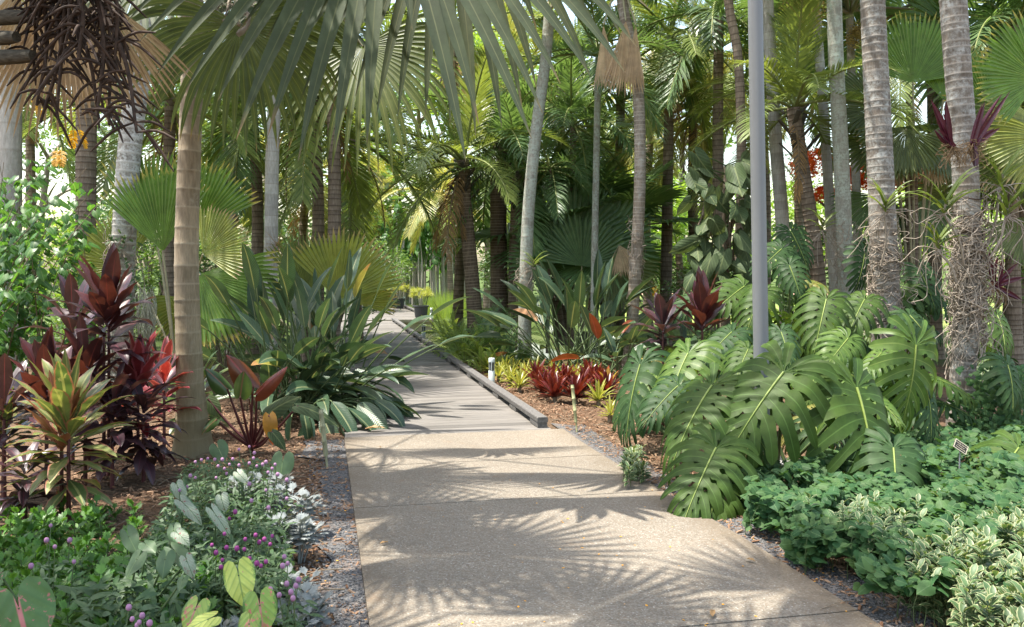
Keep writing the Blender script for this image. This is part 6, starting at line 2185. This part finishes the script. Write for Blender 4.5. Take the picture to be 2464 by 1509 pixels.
# wires that hold them
for (axis, D, r, ys, lab) in ((lambda y: 2330, 8.4, 0.126, (480, 520, 560, 610), 'dark wires tied round the root tangled palm'), (lambda y: 2126, 10.3, 0.158, (505, 620, 770), 'dark wires tied round the left stout palm')):
    mb = MB()
    for y in ys:
        c = W(axis(y), y, D)
        tube(mb, [c + Vector((math.cos(a) * r, math.sin(a) * r, 0.01 * math.sin(3 * a + y))) for a in np.linspace(0, 6.283, 25)], .0045, 4, cap=False)
    tag(mb.build('tie_wire', 'dark_stalk', None), lab, 'wire')

for (px, py, D, lab, lst) in (
    (2288, 355, 8.15, 'purple spotted tube bromeliad on the front left of the nearest right hand palm', [(-0.45, 0.9, 0.62), (-0.16, 1.0, 0.55), (-0.7, 0.7, 0.3), (-0.3, 0.95, 0.42)]),
    (2338, 350, 8.15, 'purple spotted tube bromeliad on the front right of the nearest right hand palm', [(0.22, 1.0, 0.52), (0.55, 0.95, 0.72), (0.8, 0.6, 0.34), (0.05, -1.0, 0.30)]),
    (2392, 690, 8.6, 'reddish purple bromeliad low at the right of the root tangle', [(-0.2, 1, 0.45), (0.7, 0.8, 0.4), (0.8, -0.4, 0.35), (0.1, 1, 0.4), (-0.6, -0.5, 0.3), (0.5, 0.2, 0.36)])):
    c = W(px, py, D)
    t = thing('tube_bromeliad', lab, 'bromeliad', c, 'purple tube bromeliads')
    for (dx, dz, L_) in lst:
        mb = MB()
        blade(mb, c + Vector((U(-.02, .02), -.03, 0)), (dx, -0.12, dz), (U(-.3, .3), -1, .2), L_ * .8, .046, 9, 'strap', .15, 1, .9, 5)
        blade(mb, c + Vector((U(-.02, .02), -.01, 0)), (dx * .95, -0.1, dz), (U(-.3, .3), 1, .2), L_ * .77, .044, 9, 'strap', .15, 1, .9, 5)
        mb.build('leaf', 'brom_purple', t)
    mb = MB()
    for i in range(70):
        e = c + Vector((U(-.13, .13), U(-.08, .06), U(-.22, .05)))
        tube(mb, spline([c, c.lerp(e, .5) + Vector((U(-.06, .06), -.03, U(-.04, .04))), e], 5), .003, 4)
    mb.build('roots', 'fibre', t)
t = thing('dead_air_plant', 'dry brown air plant tied to the straight white trunk at the left', 'air plant', W(668, 600, 13.8))
mb = MB()
rosette(mb, W(668, 590, 13.8), 22, 0.42, .022, 75, -60, 1.0, 'taper', 0, .3, 6)
mb.build('leaves', 'feather_brown', t)


# ---------------------------------------------------------------- flower bed at the left
def clump_batch(name, T3, P, nr, S, mat, parent=None, yaw=None, seed=0):
    rs = np.random.RandomState(seed)
    n = len(P)
    mb = MB()
    scatter(mb, T3[0], T3[1], T3[2], np.array(P), rotmats(n, np.array(nr), rs.rand(n) * 6.28 if yaw is None else np.array(yaw), 0), np.array(S), rs.rand(n))
    return mb


LOB = tmpl_lobed(0.7, 3, 0.25)
LOB2 = tmpl_lobed(0.85, 5, 0.3, 0.085)
OVAL = tmpl_leaf(1, 0.55, 'oval', 4, 0.25, 0.25)
LANC = tmpl_leaf(1, 0.28, 'lance', 4, 0.3, 0.25)
ROUND = heart(1, 0.95, 0.12, 6, 0.2, 0.25)

for k, (px, py, z, sc, lab) in enumerate([(640, 1165, .24, 1.1, 'silver leaved dusty miller at the back of the flower bed'), (568, 1180, .22, .9, 'silver dusty miller left of the back one, beside white arrow leaves'), (702, 1205, .20, 1.0, 'silver dusty miller on the mulch edge, upper one'),
                                          (716, 1262, .18, 1.0, 'silver dusty miller at the mulch edge in the middle'), (690, 1400, .16, .9, 'silver dusty miller among pink globe flowers near the lime leaf'), (712, 1470, .14, 1.0, 'silver dusty miller at the bottom right of the bed'),
                                          (588, 1345, .15, .7, 'small silver dusty miller in the middle of the bed'), (470, 1308, .15, .6, 'small silver dusty miller below the white arrow leaves'), (545, 1505, .14, .8, 'silver dusty miller at the bottom edge beside the pink splashed leaf')]):
    c = G(px, py, z)
    t = thing('dusty_miller', lab, 'dusty miller', (c.x, c.y, 0), 'silver dusty millers')
    P, nr, S, yw = [], [], [], []
    ms = MB()
    for i in range(12):
        a, r = U(0, 6.28), 0.13 * math.sqrt(rng.random()) * sc
        p = Vector((c.x + math.cos(a) * r, c.y + math.sin(a) * r, z * U(.7, 1.15)))
        tube(ms, [Vector((c.x + math.cos(a) * r * .4, c.y + math.sin(a) * r * .4, -.03)), p], .004, 4)
        for j in range(13):
            aa = j * 2.4 + a
            o = Vector((math.cos(aa), math.sin(aa), 0))
            P.append(p + o * .012 + Vector((0, 0, -0.012 * j * .5)))
            e = 1.2 - 0.09 * j
            nr.append(tuple(Vector((0, 0, 1)) * max(.15, math.cos(e)) - o * math.sin(e) * .8))
            yw.append(aa)
            S.append(U(.055, .085) * sc)
    clump_batch('leaves', LOB2, P, nr, S, 'silver', t, yw, k).build('leaves', 'silver', t)
    ms.build('stems', 'silver', t)

# globe flower plants: leafy stems, each flower head a part
sph = MB()
lathe(sph, (0, 0, 0), [(0.0, -1.0), (0.55, -0.85), (0.9, -0.4), (1.0, 0.1), (0.85, 0.6), (0.5, 0.95), (0.0, 1.08)], 10)
FLP = sph.mesh('flower', ['flower_pink'])
FLU = sph.mesh('flower', ['flower_purple'])
GOM = [('pink globe flowers at the foot of the tan trunk', .34, 'p', [(470, 1112), (485, 1107), (500, 1104), (517, 1106), (535, 1106), (552, 1118), (525, 1122), (540, 1128), (560, 1105), (575, 1120), (600, 1115), (610, 1103)]),
       ('pink globe flowers behind the silver leaves', .34, 'p', [(640, 1112), (632, 1118), (618, 1122), (655, 1128), (645, 1137), (668, 1142), (690, 1155), (612, 1090), (662, 1118), (600, 1075), (575, 1082)]),
       ('lilac globe flowers left of the silver leaves', .30, 'p', [(432, 1180), (450, 1172), (470, 1150), (458, 1145), (545, 1140), (520, 1150), (600, 1165), (640, 1180), (605, 1205), (646, 1222), (690, 1200)]),
       ('magenta globe flowers in the middle of the bed', .28, 'u', [(552, 1248), (566, 1232), (540, 1285), (590, 1298), (615, 1288), (624, 1305), (636, 1298), (570, 1320), (588, 1322), (545, 1318), (600, 1345)]),
       ('magenta globe flowers nearer the mulch edge', .26, 'u', [(520, 1330), (535, 1348), (618, 1356), (628, 1362), (640, 1352), (600, 1378), (560, 1365), (532, 1365), (510, 1312), (650, 1310), (655, 1290)]),
       ('pink globe flowers in front of the lower silver leaves', .26, 'p', [(684, 1340), (692, 1356), (680, 1362), (690, 1405), (700, 1425), (718, 1395), (705, 1440), (672, 1432), (650, 1420), (712, 1410)]),
       ('lilac globe flowers at the bottom edge', .26, 'p', [(318, 1490), (342, 1482), (330, 1505), (360, 1500), (310, 1462), (335, 1498)]),
       ('scattered lilac globe flowers in the lush green at the left', .30, 'p', [(122, 1265), (75, 1362), (178, 1352), (112, 1300), (132, 1316), (168, 1300)])]
for k, (lab, z, col, lst) in enumerate(GOM):
    z += .06
    pc_ = [G(x, y, z + U(-.03, .04)) for (x, y) in lst]
    cen = sum(pc_, Vector((0, 0, 0))) / len(pc_)
    t = thing('globe_amaranth', lab, 'globe amaranth', (cen.x, cen.y, 0), 'globe amaranths')
    ms = MB()
    P, nr, S = [], [], []
    for p in pc_:
        o = link('flower', FLP if col == 'p' else FLU, t, p - Vector((cen.x, cen.y, 0)))
        s = U(.0085, .0120)
        o.scale = (s, s, s * 1.1)
        base = Vector((cen.x + (p.x - cen.x) * .7, cen.y + (p.y - cen.y) * .7, -.03))
        sp = spline([base, base.lerp(p, .5) + Vector((U(-.03, .03), U(-.03, .03), 0)), p], 8)
        tube(ms, sp, .0022, 4)
        for j in range(26):
            q = sp[rng.randint(1, 6)] + Vector((U(-.06, .06), U(-.06, .06), U(-.04, .02)))
            P.append(q)
            nr.append((U(-.6, .6), U(-.7, .4), 1))
            S.append(U(.035, .075))
    ms.build('stems', 'stem_green', t)
    clump_batch('leaves', LANC, P, nr, S, 'herb', t, None, k).build('leaves', 'herb', t)

# caladiums and other arrow leaves
CAL = [('lime arrow leaf caladium blotched pink at the front of the bed', 'cal_lime', [(574, 1383, 588, 1462, 4.05, .78, (0, -.75, .65)), (500, 1490, 440, 1515, 3.85, .7, (0, -.5, .8))]),
       ('green and pink caladium overlapping the lime one', 'cal_pink', [(625, 1455, 634, 1535, 3.9, .85, (.1, -.8, .6)), (600, 1500, 590, 1560, 3.8, .8, (0, -.8, .6))]),
       ('pink splashed caladium at the bottom of the bed', 'cal_pink', [(470, 1466, 442, 1530, 3.9, .85, (-.1, -.8, .6))]),
       ('large dark green caladium splashed pink in the lower left corner', 'cal_dark', [(45, 1462, 75, 1590, 3.85, .95, (.1, -.75, .65)), (-10, 1460, -60, 1540, 3.9, .8, (0, -.7, .7)), (0, 1380, -30, 1400, 4.3, .8, (0, -.7, .7))]),
       ('white caladium with red flecks and two upright lobes', 'cal_white', [(428, 1172, 446, 1215, 5.4, .8, (.1, -.8, .6)), (430, 1285, 460, 1310, 4.8, .8, (0, -.6, .8)), (446, 1215, 500, 1268, 5.1, .5, (.2, -.7, .6)), (450, 1350, 470, 1400, 4.5, .7, (.1, -.7, .7))]),
       ('white caladium turned face on in the middle of the bed', 'cal_white', [(533, 1200, 540, 1240, 5.2, .95, (0, -.95, .3)), (520, 1240, 570, 1310, 4.95, .4, (.2, -.8, .5)), (575, 1140, 600, 1165, 5.6, .7, (0, -.8, .6))]),
       ('plain green caladium in the middle left of the bed', 'cal_green', [(310, 1290, 330, 1335, 4.75, .6, (-.2, -.7, .7)), (352, 1310, 372, 1325, 4.7, .7, (0, -.5, .9)), (398, 1345, 388, 1392, 4.5, .75, (0, -.8, .6)), (425, 1330, 470, 1372, 4.55, .5, (.1, -.6, .8)), (330, 1345, 300, 1390, 4.5, .7, (-.1, -.6, .8)), (418, 1275, 420, 1310, 4.9, .7, (0, -.9, .4)), (440, 1395, 430, 1420, 4.35, .6, (0, -.7, .7))]),
       ('dark green round leaf behind the pink globe flowers', 'cal_green', [(680, 1110, 672, 1160, 6.3, .9, (0, -.9, .4)), (525, 1078, 540, 1110, 6.4, .9, (0, -.9, .5))])]
for k, (lab, mt, lst) in enumerate(CAL):
    c0 = G(lst[0][0], lst[0][1], .37)
    b = Vector((c0.x, c0.y + .05, 0))
    t = thing('caladium', lab, 'caladium', b, 'caladiums in the flower bed')
    for i, (ax, ay, tx, ty, D, wd, fc) in enumerate(lst):
        D = F * (EYE - .37) / (ay - HY)
        A_ = W(ax, ay, D)
        T_ = W(tx, ty, D - .05)
        mb = MB()
        if mt == 'cal_white':
            T_ = A_.lerp(T_, .72)
        hv = heart(1, wd * 1.25, 0.50, 18, 0.18 if mt != 'cal_white' else .5, 0.22, 0.05, i + k * 9)
        m_ = np.array(frame(A_, T_, fc))
        V_ = hv[0] @ m_[:3, :3].T + m_[:3, 3]
        mb.add(V_, hv[1], np.concatenate([hv[2], np.full((len(V_), 1), rng.random())], 1), 0)
        petiole(mb, (b.x + (A_.x - b.x) * .3, A_.y + .1, -.03), A_, .006, .004, -.03, 6, 1)
        mb.build('leaf', [mt, 'stem_green'], t)


def cover(name, T3, n, fn, size, mat, seed, up=(0.0, -0.25, 1.0), spread=0.6, stems=None):
    """ground cover that nobody could count: one object of many leaves"""
    rs = np.random.RandomState(seed)
    P, nr, S = [], [], []
    while len(P) < n:
        p = fn()
        if p is None:
            continue
        P.append(p)
        nr.append((up[0] + U(-spread, spread), up[1] + U(-spread, spread), up[2]))
        S.append(U(*size))
    mb = clump_batch(name, T3, P, nr, S, mat, None, None, seed)
    if stems:
        for i in range(stems):
            p = Vector(P[rng.randint(0, n - 1)])
            q = Vector((p.x + U(-.06, .06), p.y + U(-.03, .06), -.03))
            tube(mb, spline([q, q.lerp(p, .5) + Vector((U(-.03, .03), 0, 0)), p], 4), .0025, 3, 1, cap=False)
    o = mb.build(name, mat if isinstance(mat, list) else [mat], None)
    return tag(o, kind='stuff')


def bump2(x, y, s):
    return 0.5 + 0.25 * math.sin(x * 5.1 / s + 1.3 * math.sin(y * 3.7 / s)) + 0.25 * math.sin(y * 6.3 / s + 1.7 * math.sin(x * 2.9 / s))


def lushfn():
    px, py = U(-30, 520), U(1215, 1530)
    if py < 1290 - 0.0 * px and px > 330:
        return None
    z = U(0.02, 0.26) * (0.55 + 0.45 * bump2(px / 100, py / 100, 1))
    p = G(px, py, z)
    return p


# lush lobed rosettes: leafy shoots, many leaves each
Pl = []
for i in range(330):
    p = lushfn()
    if p is not None:
        Pl.append(p)
P, nr, S, yw = [], [], [], []
for p in Pl:
    for j in range(14):
        a = j * 2.4 + p.x * 9
        o = Vector((math.cos(a), math.sin(a), 0))
        e = 1.25 - .07 * j
        P.append(p + o * .008 + Vector((0, 0, -.009 * j)))
        nr.append(tuple(Vector((0, 0, 1)) * max(.2, math.cos(e)) - o * math.sin(e)))
        yw.append(a)
        S.append(U(.05, .085))
mb = clump_batch('lush', LOB, P, nr, S, 'lush', None, yw, 5)
for p in Pl:
    tube(mb, [p + Vector((0, 0, .0)), Vector((p.x + U(-.03, .03), p.y + U(0, .05), -.03))], .003, 4, 1, cap=False)
tag(mb.build('lush_ground_cover', ['lush', 'stem_green'], None), kind='stuff')


def herbfn():
    px, py = U(290, 690), U(1105, 1420)
    if px > 655 + (py - 1105) * .18 or px < 470 - (py - 1080) * 0.55:
        return None
    z = U(.02, .26)
    return G(px, py, z)


cover('herb_ground_cover', LANC, 5200, herbfn, (.03, .075), ['herb', 'stem_green'], 8, spread=.8, stems=260)


def edgefn():
    px, py = U(600, 760), U(1300, 1500)
    if px > 690 + (py - 1300) * .25:
        return None
    return G(px, py, U(.01, .10))


cover('low_green_creeper', OVAL, 900, edgefn, (.02, .045), ['leaf_mid', 'stem_green'], 9, stems=40)
cover('narrow_leaf_ground_cover', LANC, 900, lambda: G(U(180, 480), U(1400, 1540), U(.05, .27)), (.05, .11), ['herb', 'stem_green'], 10, spread=1.0, stems=60)


# right hand ground cover
def rc(px):      # front edge of the planting in the picture
    return 1262 + (px - 1800) * 0.62 if px > 1800 else 1200 + (1800 - px) * .25


def greenfn():
    px = U(1760, 2500)
    py = U(1000, 1470)
    lo = 1130 - (px - 1800) * .22
    if py < lo or py > rc(px) + 10 or py > 1420:
        return None
    if px > 2050 and py > 1290 + max(0, 2280 - px) * .5 and rng.random() < .45:
        return None
    e = min(1, (rc(px) + 30 - py) / 110)
    z = (0.02 + 0.27 * e * (0.45 + .55 * bump2(px / 130, py / 90, 1))) * U(.35, 1.0) ** .6
    p = G(px, py, z)
    return p if p.dot(RV) > 2.52 + .10 * math.sin(p.y * 9) + U(0, .14) else None


cover('round_leaf_ground_cover', ROUND, 6400, greenfn, (.040, .078), ['round_leaf', 'stem_green'], 11, up=(0, -.35, 1), spread=.85, stems=420)


def creamfn():
    px, py = U(1920, 2520), U(1190, 1540)
    lo = 1470 - (px - 1990) * .50
    if py < lo - 40 or py > rc(px) + 45:
        return None
    if py < lo and rng.random() < .75:
        return None
    e = min(1, max(.1, (rc(px) + 60 - py) / 130))
    z = (0.02 + .36 * e * (.5 + .5 * bump2(px / 110, py / 80, 1))) * U(.35, 1.0) ** .6
    p = G(px, py, z)
    return p if p.dot(RV) > 2.56 + .10 * math.sin(p.y * 7) + U(0, .14) else None


CRM = tmpl_leaf(1, 0.5, 'oval', 4, 0.3, 0.35)
# variegated shoots: pairs of leaves round little stems
Pc = []
while len(Pc) < 700:
    p = creamfn()
    if p is not None:
        Pc.append(p)
for i in range(80):
    px = U(1830, 2300)
    q_ = G(px, U(1190, min(1330, rc(px))), U(.18, .34))
    if q_.dot(RV) > 2.7:
        Pc.append(q_)
for i in range(40):
    Pc.append(G(U(1505, 1550), U(1075, 1130), U(.02, .2)))
P, nr, S, yw = [], [], [], []
for p in Pc:
    for j in range(14):
        a = j * 2.1 + p.x * 17
        o = Vector((math.cos(a), math.sin(a), 0))
        e = 1.1 - .11 * min(j, 8)
        zz = -.012 * j if j < 8 else -p.z * U(.25, .85)
        P.append(p + o * .006 + Vector((0, 0, zz)))
        nr.append(tuple(Vector((0, -.15, 1)) * max(.25, math.cos(e)) - o * math.sin(e) * .9))
        yw.append(a)
        S.append(U(.036, .066))
mb = clump_batch('cream', CRM, P, nr, S, 'cream_leaf', None, yw, 12)
for p in Pc:
    tube(mb, [p, Vector((p.x + U(-.04, .04), p.y + U(0, .06), -.03))], .0022, 3, 1, cap=False)
tag(mb.build('variegated_ground_cover', ['cream_leaf', 'stem_green'], None), kind='stuff')


# creeper climbing the root tangled palm
def climbfn():
    px, py = U(2240, 2480), U(880, 1090)
    if px < 2290 and py < 1040:
        return None
    if 2290 < px < 2350 and py < 950 and rng.random() < .8:
        return None
    return W(px, py, 8.1 + U(-.2, .2))


cover('climbing_creeper', ROUND, 800, climbfn, (.035, .06), ['round_leaf', 'stem_green'], 13, up=(0, -1, .5), spread=.5, stems=40)


# ---------------------------------------------------------------- mulch, gravel, petals, twigs
def chips(name, n, fn, size, mat, seed, asp=0.28):
    rs = np.random.RandomState(seed)
    T_ = np.array([(-asp / 2, 0, 0), (asp / 2, 0, 0), (asp / 2, 1, 0), (-asp / 2, 1, 0), (-asp / 3, .1, .16), (asp / 3, .1, .16), (asp / 3, .9, .16), (-asp / 3, .9, .16)])
    T_ = T_ - np.array([0, .5, 0])
    Q_ = np.array([(4, 5, 6, 7), (0, 1, 5, 4), (1, 2, 6, 5), (2, 3, 7, 6), (3, 0, 4, 7)])
    L2 = np.array([(0, .5)] * 8)
    P = []
    while len(P) < n:
        p = fn()
        if p is not None:
            P.append(p)
    nr = np.stack([rs.normal(size=n) * .3, rs.normal(size=n) * .3, np.ones(n)], 1)
    mb = MB()
    scatter(mb, T_, Q_, L2, np.array(P), rotmats(n, nr, rs.rand(n) * 6.28, 0), size[0] + (size[1] - size[0]) * rs.rand(n), rs.rand(n) * .999)
    return tag(mb.build(name, mat, None, False), kind='stuff')


def mulchfn():
    if rng.random() < .5:
        s, t_ = U(2.6, 11), U(-1.9, -0.02) if rng.random() < .88 else -.04 + .24 * rng.random() ** 1.6
    else:
        s, t_ = U(3.2, 14), U(2.42, 4.4) if rng.random() < .8 else U(2.45, 2.85)
    if s > S0 and t_ < .2 and t_ > -.1 and s > 9:
        return None
    return ST(s, t_, -.028 + U(0, .02))


chips('mulch_chips', 15000, mulchfn, (.014, .055), 'chip_a', 31)


def gravfn():
    if rng.random() < .55:
        s, t_ = U(2.4, 8.4), U(-.10, .205)
        if t_ < .0 and rng.random() < .5:
            return None
    else:
        s, t_ = U(2.8, 8.7), U(2.44, 2.74)
        if t_ < redge(s) + .005 or t_ > redge(s) + .28:
            return None
    return ST(s, t_, -.015 + U(0, .008))


chips('gravel_stones', 9000, gravfn, (.006, .014), 'gravel_a', 32, 0.8)
mb = MB()
for i in range(260):
    s, t_ = (U(3.0, 8), U(-1.3, .0)) if i % 3 else (U(3.2, 10), U(2.5, 3.6))
    p = ST(s, t_, -.005)
    a = U(0, 6.28)
    q = p + Vector((math.cos(a), math.sin(a), 0)) * U(.06, .3)
    tube(mb, spline([p, p.lerp(q, .5) + Vector((U(-.02, .02), U(-.02, .02), U(.0, .03))), q], 5), U(.0015, .004), 4)
tag(mb.build('twig_litter', 'twig', None), kind='stuff')

pm = MB()
V = [(-.5, 0, 0), (0, -.32, .02), (.5, 0, 0.06), (0, .32, .02), (0, 0, .10)]
pm.add(V, [(0, 1, 4), (1, 2, 4), (2, 3, 4), (3, 0, 4)], [(0, .3, .5)] * 5)
pme = pm.mesh('petal', ['petal'])
PX = []
for i in range(150):
    if i < 95:
        s, t_ = 2.6 + 3.9 * rng.random() ** 1.5, U(.3, 2.4)
    elif i < 125:
        s, t_ = U(2.8, 7.5), U(-.15, .2)
    else:
        s, t_ = U(3, 6), U(2.45, 2.75)
    p = ST(s, t_, 0.003 if .22 < t_ < 2.4 else .004)
    o = link('petal', pme, None, p)
    o.rotation_euler = (U(-.2, .2), U(-.2, .2), U(0, 6.28))
    sc = U(.011, .021)
    o.scale = (sc, sc, sc)
    on = .22 < t_ < 2.4
    tag(o, 'tiny orange petal fallen on the concrete path' if on else 'tiny orange petal fallen on the gravel beside the path', 'petal', 'orange petals on the path' if on else 'orange petals on the gravel')
# dry leaf on the deck
mb = MB()
blade(mb, ST(8.72, 0.42, .03), (1, .25, .1), (0, 0, 1), .2, .07, 6, 'lance', .6, 1, .4, 3, wav=.3)
tag(mb.build('dry_leaf', 'strelitzia_dry', None), 'curled tan dry leaf lying on the deck under the paddle leaves', 'leaf')
